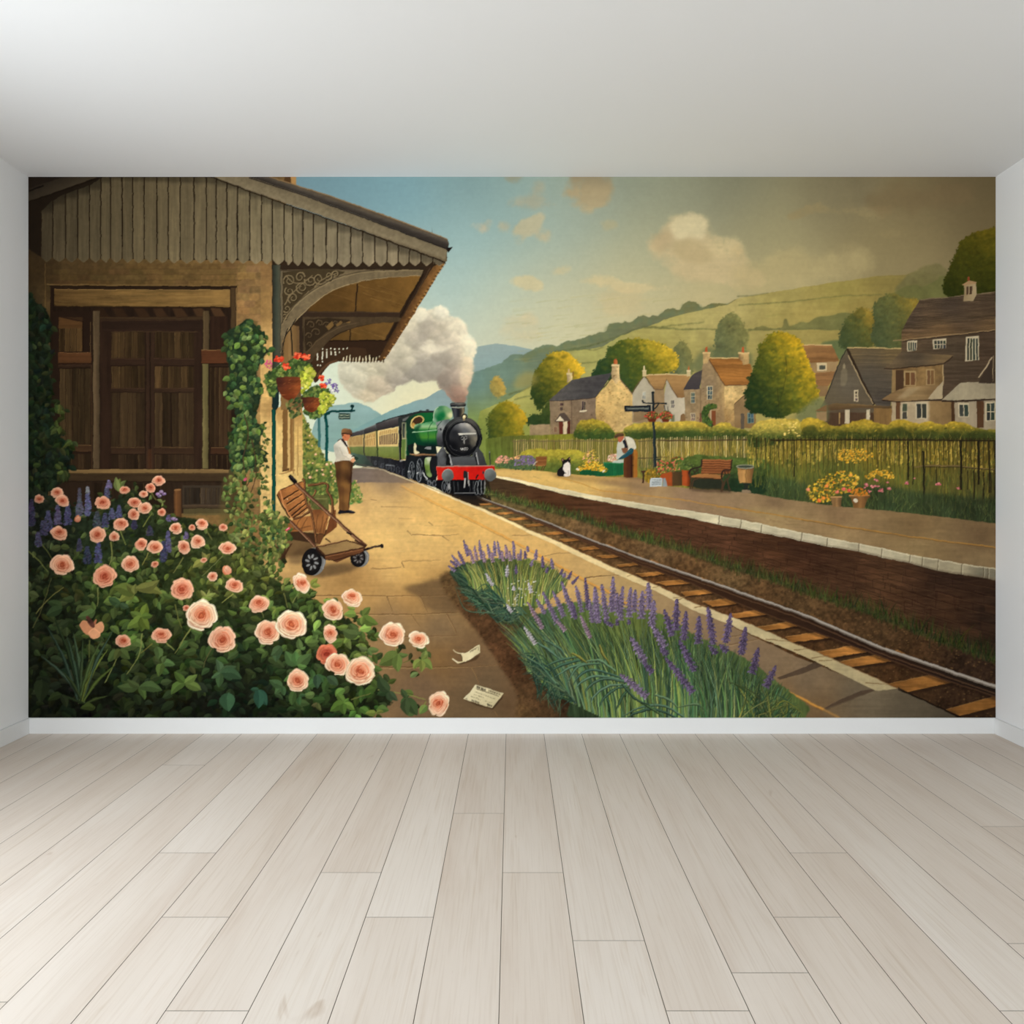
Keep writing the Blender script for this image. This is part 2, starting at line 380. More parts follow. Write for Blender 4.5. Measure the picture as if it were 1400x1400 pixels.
part('hill', None, 'printed hazy wooded crest on the far right hill')
poly(c4(sp([(840, 640), (890, 560), (920, 535), (960, 515), (1000, 492), (1035, 490), (1062, 481), (1090, 492), (1120, 520), (1160, 560), (1200, 680), (1000, 700)], 5)), field([(1240, 375, (122, 112, 72)), (1280, 362, (116, 106, 68)), (1250, 400, (110, 104, 62))]), a=.9, soft=1.2, tex=('med', .05))
poly(c4(sp([(800, 690), (860, 625), (910, 600), (960, 598), (1000, 605), (1060, 570), (1120, 550), (1200, 700), (1000, 760), (860, 760)], 5)), (104, 102, 58), a=.85, soft=1, tex=('med', .06), edge=1)
part('copse', None, 'printed grey green copse in the middle of the field')
poly(c4(sp([(90, 838), (130, 815), (180, 830), (230, 825), (245, 785), (262, 785), (275, 820), (330, 795), (370, 800), (420, 770), (500, 760), (560, 745), (620, 760), (640, 830), (330, 838)], 5)), field([(1040, 448, (118, 112, 66)), (1120, 438, (112, 110, 66)), (1160, 440, (104, 104, 62))]), a=.85, soft=.7, tex=('med', .06))
poly(c4(sp([(440, 915), (500, 895), (560, 890), (640, 870), (700, 990), (430, 985)], 5)), (94, 104, 66), a=.9, soft=1.2)

def tree(name, label, pts, dark, mid, lit, n=260, size=4.5, L=(.8, -.6), haze=0, hz=(150, 150, 110), edge=1.6, bias=0, trunk=None):
    part(name, None, label)
    P = sp(pts, 6); lo, hi = P.min(0), P.max(0); c = (lo + hi) / 2; r = (hi - lo) / 2
    dark, mid, lit = [lerp(v, hz, haze) for v in (dark, mid, lit)]
    def shade(x, y):
        t = ((x - c[0]) / r[0]) * L[0] + ((y - c[1]) / r[1]) * L[1] + bias
        return t
    def base(X, Y):
        t = np.clip(shade(X, Y) * .45 + .42, 0, 1)[..., None]
        return np.where(t < .5, lerp(dark, mid, t * 2), lerp(mid, lit, t * 2 - 1))
    poly(P, base, tex=[('med', .12), ('fine', .08)], edge=edge)
    clip = full_mask(P, 1.2)
    for k, (sz, cnt, al, sf) in enumerate([(1.5, n // 3, .5, 1.2), (.9, n, .5, .6), (.45, n * 2, .5, .3)]):
        q = scatter(P, cnt); q = q[np.argsort(shade(q[:, 0], q[:, 1]) + rng.normal(0, .35, len(q)))]
        for x, y in q:
            t = np.clip(shade(x, y) * .45 + .42 + rng.normal(0, .13) + k * .02, 0, 1)
            c_ = lerp(dark, mid, t * 2) if t < .5 else lerp(mid, lit, t * 2 - 1)
            s_ = size * sz * rng.uniform(.5, 1.2)
            poly(ell(x, y, s_ * .62, s_ * .42, rng.uniform(-.8, .4), 9), jit(c_, .03), a=al, own=False, soft=sf, clip=clip)

    step = np.hypot(*(P - np.roll(P, -1, 0)).T); cum = np.cumsum(step); N = int(cum[-1] / (size * .42))
    for d in rng.uniform(0, cum[-1], N):                    # leafy fringe
        i = int(np.searchsorted(cum, d)) % len(P); x, y = P[i] + rng.normal(0, size * .22, 2)
        t = np.clip(shade(x, y) * .45 + .42 + rng.normal(0, .12), 0, 1); c_ = lerp(dark, mid, t * 2) if t < .5 else lerp(mid, lit, t * 2 - 1)
        poly(ell(x, y, size * rng.uniform(.18, .42), size * rng.uniform(.14, .3), rng.uniform(-1, 1), 7), jit(c_, .05), a=.85, own=True)
    for k in range(int(n / 22)):                            # shaded hollows between the leaf masses
        x, y = scatter(P, 1)[0]; t = shade(x, y)
        blob(x, y + 1, size * rng.uniform(.5, 1.3), size * rng.uniform(.25, .6), lerp(dark, mid, .25) * .9, rng.uniform(-.5, .3), a=.32, soft=1.1, own=False, clip=clip)
        blob(x + size * .4, y - size * .5, size * rng.uniform(.5, 1.1), size * rng.uniform(.25, .5), lerp(mid, lit, np.clip(t * .6 + .5, 0, 1)), rng.uniform(-.5, .3), a=.35, soft=.9, own=False, clip=clip)

DK, MD, GO = (44, 62, 32), (96, 98, 34), (198, 156, 40)
tree('tree', 'printed grey green tree on the slope', d2([(610, 330), (608, 220), (620, 130), (640, 60), (690, 10), (740, -5), (790, 30), (820, 90), (850, 150), (830, 230), (840, 330), (740, 380), (650, 370)]), (82, 88, 58), (108, 106, 62), (146, 136, 74), 140, 5, haze=.12)
tree('tree', 'printed hazy round tree between the two brown roofed houses', d2([(290, 400), (305, 300), (320, 240), (370, 188), (410, 220), (440, 290), (450, 400), (400, 450), (320, 450)]), (84, 92, 62), (106, 106, 64), (134, 124, 66), 80, 4, haze=.1)
poly(d2(sp([(440, 390), (480, 300), (560, 230), (640, 260), (760, 290), (850, 260), (860, 380), (600, 420)], 5)), (104, 108, 72), a=.8, soft=3)
tree('tree', 'printed dark tree with golden right side behind the cottage chimney', d1([(870, 480), (905, 430), (920, 380), (985, 340), (990, 290), (1040, 245), (1100, 212), (1200, 196), (1300, 200), (1400, 225), (1470, 260), (1520, 300), (1555, 360), (1540, 430), (1300, 560), (1180, 640), (1080, 540), (900, 520)]), (42, 62, 36), (84, 92, 34), (214, 172, 50), 420, 5, L=(1.1, -.55), bias=-.05)
tree('tree', 'printed golden topped tree behind the cottage roof', d1([(390, 590), (410, 480), (440, 420), (480, 370), (530, 320), (600, 298), (680, 305), (720, 345), (770, 400), (800, 450), (760, 520), (640, 600), (560, 660), (470, 745), (430, 740), (390, 640)]), (44, 58, 28), (118, 108, 34), (222, 174, 48), 320, 5, L=(.85, -.75), bias=.1)
tree('bush', 'printed dark bush beside the cottage wall', d1([(340, 870), (380, 810), (430, 795), (470, 790), (500, 720), (560, 700), (600, 860), (560, 890)]), (42, 58, 32), (58, 72, 34), (80, 86, 38), 60, 4)
tree('tree', 'printed small orange tree high on the slope', d1([(60, 600), (75, 520), (110, 492), (150, 515), (180, 590), (170, 640), (120, 660)]), (128, 116, 62), (168, 140, 64), (196, 152, 66), 40, 3.5, haze=.15, bias=.2)
poly(d1(sp([(250, 580), (270, 500), (340, 460), (420, 470), (440, 540), (330, 590)], 5)), (158, 138, 72), a=.55, soft=3, own=False)
tree('bush', 'printed golden round bush at the left end of the fence', d1([(40, 860), (60, 790), (100, 740), (150, 700), (200, 692), (260, 720), (320, 780), (350, 840), (320, 900), (300, 1040), (70, 1060), (50, 960)]), (52, 66, 30), (120, 112, 32), (196, 152, 40), 220, 5, L=(.9, -.5), bias=.05)
tree('tree', 'printed dim tree in front of the wooded hill', d3([(300, 520), (296, 440), (310, 390), (350, 320), (395, 290), (440, 252), (490, 275), (530, 310), (550, 350), (540, 420), (520, 520), (400, 560)]), (64, 74, 44), (88, 88, 42), (160, 124, 46), 130, 4.5, L=(.8, -.7), haze=.05, bias=-.05)
tree('tree', 'printed dim tree left of the great brown house', d3([(530, 380), (530, 250), (570, 200), (620, 170), (680, 160), (740, 195), (790, 190), (840, 215), (830, 280), (780, 360), (730, 440), (720, 540), (560, 540), (510, 460)]), (70, 78, 48), (94, 92, 48), (160, 126, 44), 170, 4.5, L=(.8, -.5), haze=.06, bias=-.1)
tree('tree', 'printed leafy tree at the right edge above the brown roof', c4([(1105, 640), (1105, 580), (1135, 500), (1170, 420), (1200, 360), (1260, 318), (1330, 302), (1420, 310), (1420, 660), (1200, 680)]), (36, 42, 16), (66, 64, 20), (112, 94, 26), 320, 5, L=(.2, -.8), bias=.05)
# ---- the village
def stone(pts, col, tex=.07, n=0, dk=(120, 92, 58)):
    poly(pts, col, tex=[('med', tex), ('fine', tex)])
    for x, y in scatter(pts, n):
        blob(x, y, rng.uniform(.7, 1.6), rng.uniform(.4, .9), jit(dk, .1), own=False, a=rng.uniform(.35, .8))
def rows(f, p0, p1, q0, q1, n, col, w=.8, a=.5):
    """tile courses between the edge p0-p1 and the edge q0-q1"""
    for i in range(1, n):
        t = i / n; A = lerp(p0, q0, t); B = lerp(p1, q1, t)
        line(f(np.linspace(A, B, 5) + rng.normal(0, 2, (5, 2)) * (0, 1)), jit(col, .05), w, a=a)
def pane(f, x0, y0, x1, y1, fr=(206, 192, 160), gl=(72, 72, 62), nx=2, ny=2, sk=0, bd=.16, lab=None, par=None):
    part('window', par, lab)
    w, h = x1 - x0, y1 - y0
    Q = lambda a, b, c, d: f([(a, b), (c, b + sk * (c - a) / w), (c, d + sk * (c - a) / w), (a, d)])
    poly(Q(x0, y0, x1, y1), fr)
    b = min(w, h) * bd
    for i in range(nx):
        for j in range(ny):
            ax = x0 + b + i * (w - b) / nx; ay = y0 + b + j * (h - b) / ny
            poly(Q(ax, ay, ax + (w - b) / nx - b * .6, ay + (h - b) / ny - b * .6), jit(gl, .12))

# cottage with the stone gable
H = part('cottage', None, 'printed stone cottage with slate roof and stone gable')
stone(d1([(375, 880), (535, 872), (540, 985), (375, 975)]), vgrad((580, (156, 130, 96)), (598, (140, 118, 84))), .04)
stone(d1([(533, 688), (720, 680), (900, 658), (905, 990), (540, 988)]), field([(755, 552, (138, 116, 88)), (810, 548, (122, 102, 82)), (770, 595, (136, 112, 82)), (812, 590, (128, 102, 74))]), .05, 60, (104, 84, 62))
stone(d1([(900, 658), (970, 585), (1030, 508), (1060, 500), (1092, 512), (1150, 580), (1204, 645), (1198, 870), (1130, 960), (1000, 960), (905, 960)]), field([(825, 548, (196, 160, 98)), (845, 530, (214, 178, 112)), (862, 560, (204, 168, 106)), (860, 590, (196, 164, 108)), (820, 580, (180, 144, 86))]), .06, 110, (150, 112, 62))
poly(d1([(705, 680), (712, 680), (714, 988), (706, 988)]), (92, 74, 58), a=.8)
part('roof', H)
poly(d1([(526, 690), (600, 620), (716, 518), (870, 492), (1030, 463), (1012, 500), (960, 580), (894, 662), (720, 682)]), dgrad(d1(600, 520), d1(800, 680), (0, (90, 84, 78)), (1, (70, 66, 64))), tex=[('horz', .07), ('fine', .05)])
line(d1([(526, 691), (720, 683), (895, 661), (960, 582), (1030, 506)]), (58, 46, 36), .9, a=.9)
line(d1([(1090, 512), (1150, 580), (1206, 648)]), (94, 76, 58), 1.5, a=.9)
for x0, y0, x1, y1, pt in ((670, 470, 714, 545, 0), (1030, 400, 1090, 512, 1)):
    part('chimney', H)
    if pt:
        stone(d1([(1030, 410), (1092, 410), (1092, 520), (1060, 560), (1026, 500)]), hgrad((836, (166, 138, 98)), (847, (212, 180, 124))), .06, 8)
        poly(d1(rect(1026, 398, 1094, 414)), (214, 186, 134)); poly(d1(rect(1044, 362, 1074, 400)), hgrad((838, (152, 76, 40)), (844, (196, 110, 62)))); poly(d1(rect(1050, 352, 1068, 364)), (164, 84, 46))
    else:
        stone(d1([(672, 478), (714, 476), (716, 520), (668, 548)]), hgrad((775, (160, 136, 98)), (783, (206, 180, 128))), .06)
        poly(d1(rect(668, 466, 716, 480)), (204, 180, 130)); poly(d1([(680, 466), (684, 434), (694, 434), (700, 466)]), (196, 160, 104)); poly(d1(rect(720, 455, 730, 500)), (132, 96, 48))
pane(d1, 784, 690, 820, 765, (150, 128, 100), (58, 46, 44), 2, 1); poly(d1([(774, 764), (828, 762), (828, 774), (774, 776)]), (214, 196, 160))
pane(d1, 612, 704, 642, 732, (110, 90, 72), (62, 46, 40), 2, 1); pane(d1, 614, 738, 640, 768, (118, 98, 76), (62, 46, 40), 2, 1)
pane(d1, 566, 896, 594, 942, (164, 136, 100), (100, 74, 54), 2, 1)
part('porch', H)
poly(d1([(606, 848), (640, 848), (640, 990), (612, 990)]), (94, 46, 34)); poly(d1(rect(670, 848, 698, 988)), (80, 42, 32)); poly(d1([(640, 848), (674, 848), (674, 955), (642, 955)]), (206, 184, 146)); poly(d1([(640, 955), (690, 955), (690, 990), (640, 990)]), (152, 126, 96))
poly(d1([(572, 852), (616, 790), (652, 782), (704, 848), (650, 853), (616, 806), (582, 852)]), (80, 66, 56)); poly(d1([(580, 852), (616, 806), (650, 852)]), (208, 190, 156))
line(d1([(578, 853), (652, 854)]), (54, 40, 32), .9)

# white twin gabled house
H = part('white_house', None, 'printed white twin gabled house with tan roof')
poly(d2([(25, 560), (105, 438), (180, 520), (245, 570), (400, 585), (398, 770), (20, 770)]), field([(868, 545, (176, 162, 134)), (885, 530, (184, 172, 146)), (900, 545, (146, 124, 92)), (920, 550, (186, 172, 144)), (925, 570, (178, 164, 136)), (880, 575, (150, 122, 84))]), tex=('med', .04))
poly(d2([(180, 525), (250, 525), (250, 690), (30, 770), (30, 690), (170, 680)]), (140, 114, 80), tex=('med', .08)); poly(d2([(30, 560), (105, 440), (172, 520), (172, 690), (30, 690)]), field([(868, 545, (176, 164, 138)), (890, 560, (168, 152, 124))]))
poly(d2([(250, 570), (265, 458), (345, 588), (394, 590), (394, 760), (250, 765)]), hgrad((908, (164, 152, 130)), (930, (192, 176, 148))))
part('roof', H)
poly(d2([(108, 424), (260, 422), (424, 424), (432, 436), (410, 500), (394, 588), (345, 590), (268, 456), (240, 530), (178, 526)]), dgrad(d2(250, 420), d2(260, 590), (0, (168, 128, 78)), (1, (140, 104, 64))), tex=('horz', .07))
line(d2([(112, 428), (260, 424), (424, 426)]), (206, 178, 124), 1.4)
line(d2([(22, 558), (62, 490), (106, 436), (140, 480), (178, 528), (242, 532), (266, 455), (300, 520), (345, 590)]), (104, 80, 56), 1.2)
for x, c in ((108, 0), (422, 1)):
    part('chimney', H)
    poly(d2(rect(x - 13, 400, x + 14, 438)), (196, 172, 124)); poly(d2(rect(x - 15, 394, x + 16, 404)), (216, 194, 146)); poly(d2([(x - 6, 394), (x - 4, 364), (x + 3, 364), (x + 6, 394)]), (212, 190, 140) if not c else (184, 104, 56))
pane(d2, 92, 542, 122, 600, (192, 178, 150), (140, 136, 122)); pane(d2, 292, 606, 322, 664, (190, 176, 148), (96, 92, 84)); poly(d2([(365, 715), (385, 700), (400, 715), (398, 765), (362, 765)]), (128, 96, 62), tex=('med', .1))
poly(d2(rect(298, 712, 322, 760)), (70, 78, 46), a=.7, soft=.5)

# brown roofed house with two chimneys
H = part('stone_house', None, 'printed stone house with rust brown roof and two chimneys')
stone(d2([(388, 530), (510, 520), (510, 420), (525, 335), (566, 312), (622, 405), (676, 498), (836, 498), (900, 620), (900, 800), (745, 800), (398, 770)]), field([(940, 560, (146, 122, 88)), (970, 530, (136, 114, 86)), (980, 570, (142, 114, 80)), (1000, 540, (196, 160, 102)), (1010, 560, (190, 152, 94)), (1015, 580, (146, 116, 76)), (1030, 575, (138, 106, 66))]), .06, 40, (118, 92, 62))
poly(d2([(502, 530), (512, 525), (512, 770), (502, 770)]), (122, 98, 70), a=.8)
stone(d2([(676, 502), (832, 502), (838, 560), (745, 640), (745, 760), (676, 760)]), field([(1000, 535, (206, 172, 112)), (1010, 560, (194, 158, 100)), (992, 575, (150, 116, 72))]), .08, 26, (150, 112, 66))
poly(d2([(742, 640), (838, 560), (900, 700), (900, 805), (748, 805)]), field([(1010, 565, (140, 112, 76)), (1025, 585, (130, 100, 62))]), tex=('med', .06)); line(d2([(742, 640), (838, 560)]), (96, 74, 50), 1)
part('roof', H)
poly(d2([(384, 534), (410, 485), (440, 438), (480, 408), (522, 390), (512, 460), (502, 528)]), dgrad(d2(450, 400), d2(450, 530), (0, (76, 68, 64)), (1, (62, 56, 56))), tex=('horz', .06))
poly(d2([(560, 312), (660, 308), (780, 314), (862, 352), (872, 400), (850, 498), (676, 502), (622, 410)]), dgrad(d2(700, 310), d2(740, 500), (0, (140, 92, 46)), (.6, (166, 110, 54)), (1, (152, 100, 50))), tex=('horz', .12))
rows(d2, (570, 320), (860, 352), (676, 498), (850, 498), 8, (118, 76, 38), .7, .5); line(d2([(562, 310), (660, 308), (780, 312)]), (214, 178, 116), 1.3); line(d2([(560, 314), (622, 410), (678, 503)]), (84, 58, 38), 1.1); line(d2([(676, 502), (835, 500)]), (92, 64, 40), 1)
for x0, x1, c in ((524, 574, (184, 150, 98)), (776, 850, (176, 142, 92))):
    part('chimney', H)
    if x0 > 700: stone(d2([(776, 280), (804, 276), (850, 276), (852, 350), (808, 358), (800, 330), (776, 316)]), hgrad((1010, (132, 104, 68)), (1018, (188, 152, 98))), .06)
    else: stone(d2([(524, 278), (574, 278), (572, 312), (552, 350), (524, 350)]), c, .06)
    poly(d2(rect(x0 - 4, 266, x1 + 3, 280)), (206, 172, 114)); m = (x0 + x1) / 2 - (4 if x0 > 700 else 0)
    poly(d2([(m - 12, 268), (m - 8, 232), (m + 4, 228), (m + 8, 268)]), (178, 84, 46))
for a in ((436, 548, 468, 630), (552, 506, 590, 604)): pane(d2, *a, (196, 178, 140), (62, 76, 78), 2, 3)
pane(d2, 434, 698, 470, 756, (190, 170, 134), (118, 98, 84), 2, 2); pane(d2, 838, 696, 886, 770, (112, 128, 112), (64, 88, 92), 2, 2)
poly(d2(rect(500, 700, 514, 765)), (110, 72, 54))
part('door', H); poly(d2(rect(580, 682, 614, 790)), (122, 70, 42)); poly(d2(rect(574, 676, 584, 790)), (176, 150, 112)); poly(d2(rect(790, 700, 816, 812)), (92, 80, 66))
part('ivy', H, 'dark green ivy on the house front')
IVY = d2([(515, 700), (530, 655), (580, 632), (620, 636), (618, 665), (570, 672), (556, 720), (590, 760), (590, 795), (545, 795), (520, 750)])
poly(IVY, (52, 68, 34), edge=1); dabs(IVY, 60, 2.2, lambda x, y: jit((74, 92, 42), .15))

# tan house half behind the golden tree
H = part('house', None, 'printed tan house behind the golden tree')
poly(d3([(90, 630), (285, 628), (262, 720), (215, 800), (205, 870), (130, 880), (90, 800)]), field([(1110, 500, (150, 120, 80)), (1140, 500, (158, 128, 88)), (1125, 535, (136, 106, 70))]), tex=('med', .05))
part('roof', H); poly(d3([(30, 518), (240, 516), (292, 628), (90, 640), (40, 600)]), dgrad(d3(100, 516), d3(120, 640), (0, (150, 108, 66)), (1, (132, 92, 54))), tex=('horz', .1)); line(d3([(30, 517), (240, 515)]), (206, 172, 116), 1.2)
poly(d3([(120, 708), (262, 700), (218, 800), (135, 802)]), (140, 100, 62), tex=('horz', .1))
pane(d3, 136, 640, 204, 694, (204, 180, 136), (88, 80, 68), 1, 1, bd=.3)

# grey gabled barn
H = part('barn', None, 'printed grey shingled gabled house with open porch')
poly(d3([(345, 545), (430, 730), (530, 925), (530, 1075), (140, 1075), (140, 980), (195, 890), (260, 700)]), field([(1155, 490, (92, 80, 62)), (1160, 530, (100, 90, 74)), (1140, 550, (104, 92, 70)), (1180, 550, (92, 80, 62)), (1150, 575, (74, 54, 38))]), tex=('horz', .05))
poly(d3(rect(185, 985, 530, 1080)), (78, 58, 42), tex=('vert', .06)); poly(d3([(530, 950), (655, 950), (655, 1080), (530, 1080)]), (124, 94, 56), tex=('vert', .08))
for x in (132, 285): poly(d3(rect(x, 985, x + (50 if x < 200 else 10), 1062)), (164, 132, 82))
for x0, x1 in ((330, 362), (476, 502)): poly(d3(rect(x0, 965, x1, 1060)), (198, 180, 146))
poly(d3([(300, 700), (325, 660), (345, 690), (348, 760), (330, 800), (300, 800)]), (128, 114, 88), a=.6, soft=.6); poly(d3([(318, 660), (326, 640), (336, 660), (334, 680), (318, 680)]), (148, 132, 100), a=.8)
part('roof', H)
poly(d3([(345, 532), (540, 538), (735, 545), (700, 640), (655, 750), (650, 945), (540, 935), (440, 730)]), field([(1165, 480, (108, 90, 62)), (1220, 485, (112, 92, 60)), (1200, 520, (82, 72, 60)), (1210, 550, (74, 66, 58)), (1185, 520, (84, 76, 64))]), tex=('horz', .1)); rows(d3, (350, 545), (730, 552), (540, 935), (650, 945), 16, (64, 56, 46), .7, .45)
line(d3([(345, 532), (540, 537), (735, 544)]), (202, 170, 112), 1.3)
line(d3([(335, 548), (300, 620), (240, 770), (195, 890)]), (62, 54, 44), 1.6); line(d3([(345, 540), (430, 720), (530, 930)]), (52, 40, 30), 3.2); line(d3([(352, 585), (440, 770), (525, 925)]), (172, 148, 108), 1.3)
poly(d3([(132, 976), (180, 945), (260, 918), (430, 925), (530, 935), (655, 938), (655, 955), (420, 952)]), vgrad((550, (122, 98, 62)), (560, (88, 66, 44))), tex=('horz', .1))
pane(d3, 392, 826, 422, 906, (204, 184, 146), (84, 72, 58), 1, 3, bd=.3)

# great brown house at the edge
H = part('large_house', None, 'printed large brown shingled house at the right edge')
poly(d3([(722, 480), (1372, 405), (1372, 1100), (655, 1100), (655, 680), (720, 560)]), field([(1240, 475, (92, 74, 54)), (1300, 480, (80, 66, 50)), (1350, 480, (74, 58, 44)), (1240, 500, (84, 68, 50)), (1320, 520, (74, 60, 46)), (1300, 540, (78, 62, 48))]), tex=[('horz', .08), ('hs', .08)])
for i in range(46):
    y = rng.uniform(490, 780); x = rng.uniform(730, 1250); line(d3([(x, y), (x + rng.uniform(50, 160), y - rng.uniform(2, 10))]), (60, 48, 38), .7, .3, a=.5)
stone(d3([(655, 660), (1015, 650), (1012, 790), (940, 850), (655, 850)]), field([(1230, 510, (120, 92, 58)), (1270, 515, (136, 106, 66)), (1285, 520, (118, 92, 58))]), .05)
poly(d3(rect(682, 690, 736, 835)), (74, 54, 38)); poly(d3(rect(655, 690, 680, 845)), (150, 122, 80), a=.7)
poly(d3([(655, 905), (920, 905), (1090, 905), (1090, 1100), (655, 1100)]), hgrad((1219, (172, 150, 116)), (1268, (178, 156, 122)), (1272, (138, 110, 72)), (1305, (128, 100, 64))), tex=('med', .05))
poly(d3(rect(682, 905, 712, 1030)), (96, 66, 44)); poly(d3([(1068, 905), (1372, 890), (1372, 1110), (1068, 1100)]), field([(1310, 565, (156, 138, 110)), (1330, 570, (164, 146, 118)), (1358, 570, (150, 134, 108))]), tex=('vert', .04))
for x0, x1 in ((1068, 1090), (1242, 1292)): poly(d3(rect(x0, 905, x1, 1092)), (78, 54, 36), tex=('vert', .1))
line(d3([(1012, 655), (1008, 785)]), (176, 148, 104), 1.6)
part('roof', H)
poly(d3([(850, 202), (1110, 178), (1372, 148), (1372, 412), (1040, 448), (722, 482), (722, 420), (780, 310)]), field([(1240, 440, (72, 60, 50)), (1300, 420, (70, 58, 48)), (1350, 420, (80, 64, 48)), (1240, 462, (128, 98, 64)), (1350, 448, (106, 82, 54)), (1290, 455, (120, 92, 60)), (1320, 440, (88, 70, 52))]), tex=[('horz', .12), ('hs', .1)])
rows(d3, (850, 205), (1372, 152), (722, 420), (1372, 340), 16, (54, 44, 36), .8, .55); rows(d3, (722, 430), (1372, 345), (722, 478), (1372, 410), 5, (88, 66, 44), .8, .5)
line(d3([(850, 202), (1110, 178), (1372, 148)]), (128, 108, 82), .9); line(d3([(664, 486), (740, 480), (1040, 448), (1372, 412)]), (150, 122, 84), 1.2); line(d3([(730, 492), (1040, 456), (1372, 420)]), (50, 38, 30), 1.6, a=.7)
poly(d3([(604, 676), (660, 630), (722, 560), (1080, 590), (1010, 645), (660, 680)]), field([(1220, 500, (104, 86, 62)), (1250, 490, (78, 66, 52)), (1290, 495, (116, 94, 64))]), tex=('horz', .1)); line(d3([(600, 678), (660, 682), (1010, 650), (1075, 598)]), (56, 42, 32), 1.6)
poly(d3([(582, 898), (650, 850), (760, 805), (1000, 790), (940, 880), (905, 896), (690, 908)]), field([(1215, 545, (128, 100, 66)), (1250, 535, (150, 122, 82)), (1280, 530, (120, 94, 62))]), tex=('horz', .08)); poly(d3([(690, 890), (770, 815), (860, 808), (760, 880)]), (166, 142, 104), a=.6, soft=.8)
poly(d3([(902, 888), (1010, 762), (1004, 890), (930, 895)]), (172, 152, 118)); line(d3([(584, 900), (690, 910), (905, 900), (1005, 893)]), (52, 38, 30), 1.4)
poly(d3([(1000, 900), (1060, 840), (1130, 778), (1372, 768), (1372, 888), (1140, 898)]), field([(1300, 540, (156, 142, 114)), (1350, 530, (146, 132, 106)), (1330, 545, (168, 152, 122))]), tex=('vert', .04)); line(d3([(1000, 908), (1140, 906), (1372, 893)]), (50, 38, 30), 2)
poly(d3([(1255, 780), (1300, 700), (1340, 620), (1372, 585), (1372, 785)]), (62, 50, 40)); line(d3([(1256, 742), (1310, 670), (1350, 600)]), (176, 154, 120), 1.6); line(d3([(1358, 590), (1356, 770)]), (150, 128, 96), 1)
part('chimney', H)
poly(d3([(1158, 90), (1238, 82), (1240, 165), (1220, 212), (1150, 216), (1156, 170)]), hgrad((1318, (150, 128, 92)), (1335, (168, 146, 110)))); poly(d3([(1172, 112), (1186, 110), (1186, 166), (1172, 168)]), (72, 52, 38)); poly(d3([(1194, 110), (1210, 108), (1210, 164), (1194, 166)]), (72, 52, 38))
poly(d3([(1142, 96), (1190, 66), (1244, 78), (1236, 92), (1160, 102)]), (158, 124, 86)); poly(d3([(1178, 68), (1182, 42), (1192, 42), (1196, 68)]), (132, 62, 38))
for a, k in (((760, 492, 828, 562), (4, 1)), ((940, 478, 1032, 546), (4, 2)), ((1165, 460, 1258, 630), (4, 1)), ((738, 696, 822, 800), (2, 1)), ((892, 684, 950, 794), (2, 1)), ((722, 918, 764, 1030), (1, 2)), ((818, 914, 898, 1030), (2, 1)), ((1116, 918, 1190, 1016), (2, 1)), ((1304, 912, 1372, 1042), (2, 2))):
    tan = a[1] in (696, 684)
    pane(d3, *a, (162, 134, 90) if tan else (194, 176, 142), (104, 76, 50) if tan else (56, 58, 50), *k, sk=-8 if a[1] < 600 else 0, bd=.13)

tree('tree', 'printed tall golden tree beside the rust roofed house', d2([(820, 650), (835, 590), (815, 560), (860, 480), (840, 455), (880, 400), (900, 330), (920, 270), (915, 215), (960, 190), (980, 150), (1040, 130), (1090, 125), (1150, 145), (1210, 180), (1240, 260), (1270, 330), (1290, 390), (1320, 440), (1320, 500), (1345, 560), (1320, 620), (1260, 640), (1240, 690), (1150, 700), (1080, 735), (1000, 725), (930, 700), (880, 700), (850, 670)]), (36, 52, 28), (106, 104, 34), (224, 174, 40), 620, 5, L=(.95, -.75), bias=.06)
poly(d2(sp([(1180, 740), (1200, 690), (1260, 640), (1340, 590), (1400, 640), (1400, 760), (1240, 770)], 5)), (108, 112, 74), a=.75, soft=2.5)
poly(d2([(1320, 680), (1400, 640), (1400, 690)]), (122, 92, 58)); poly(d2(rect(1328, 690, 1400, 760)), (150, 122, 84))
for (a, b), (c, d) in (((1050, 520), (1060, 735)), ((1110, 300), (1118, 460)), ((1112, 440), (1060, 640))): line(d2([(a, b), ((a + c) / 2 + 4, (b + d) / 2), (c, d)]), (40, 36, 22), 1.2, .6, a=.4)
# ---- garden side of the far platform
part('meadow', None, 'printed grass and reeds between the houses and the far platform')
poly([(664, 600), (700, 596), (870, 590), (1020, 590), (1362, 590), (1362, 730), (1180, 700), (1000, 690), (850, 660), (664, 648)],
     field([(670, 630, (98, 112, 46)), (700, 600, (92, 96, 42)), (760, 625, (134, 126, 42)), (800, 640, (112, 112, 40)), (880, 610, (140, 122, 56)), (900, 640, (120, 112, 46)), (960, 620, (176, 146, 58)), (1000, 640, (90, 96, 40)), (1060, 625, (128, 114, 44)), (1100, 610, (154, 130, 48)),
            (1200, 615, (142, 120, 42)), (1280, 620, (124, 104, 38)), (1345, 625, (104, 86, 34)), (1050, 650, (70, 84, 42)), (1050, 675, (48, 66, 40)), (1130, 650, (86, 90, 42)), (1150, 685, (44, 60, 38)), (1220, 650, (104, 96, 40)), (1220, 690, (46, 64, 42)), (1300, 660, (88, 80, 38)), (1300, 700, (48, 62, 40)), (1355, 665, (76, 68, 34)), (1355, 705, (44, 54, 34))]), tex=[('vs', .1), ('med', .06)])
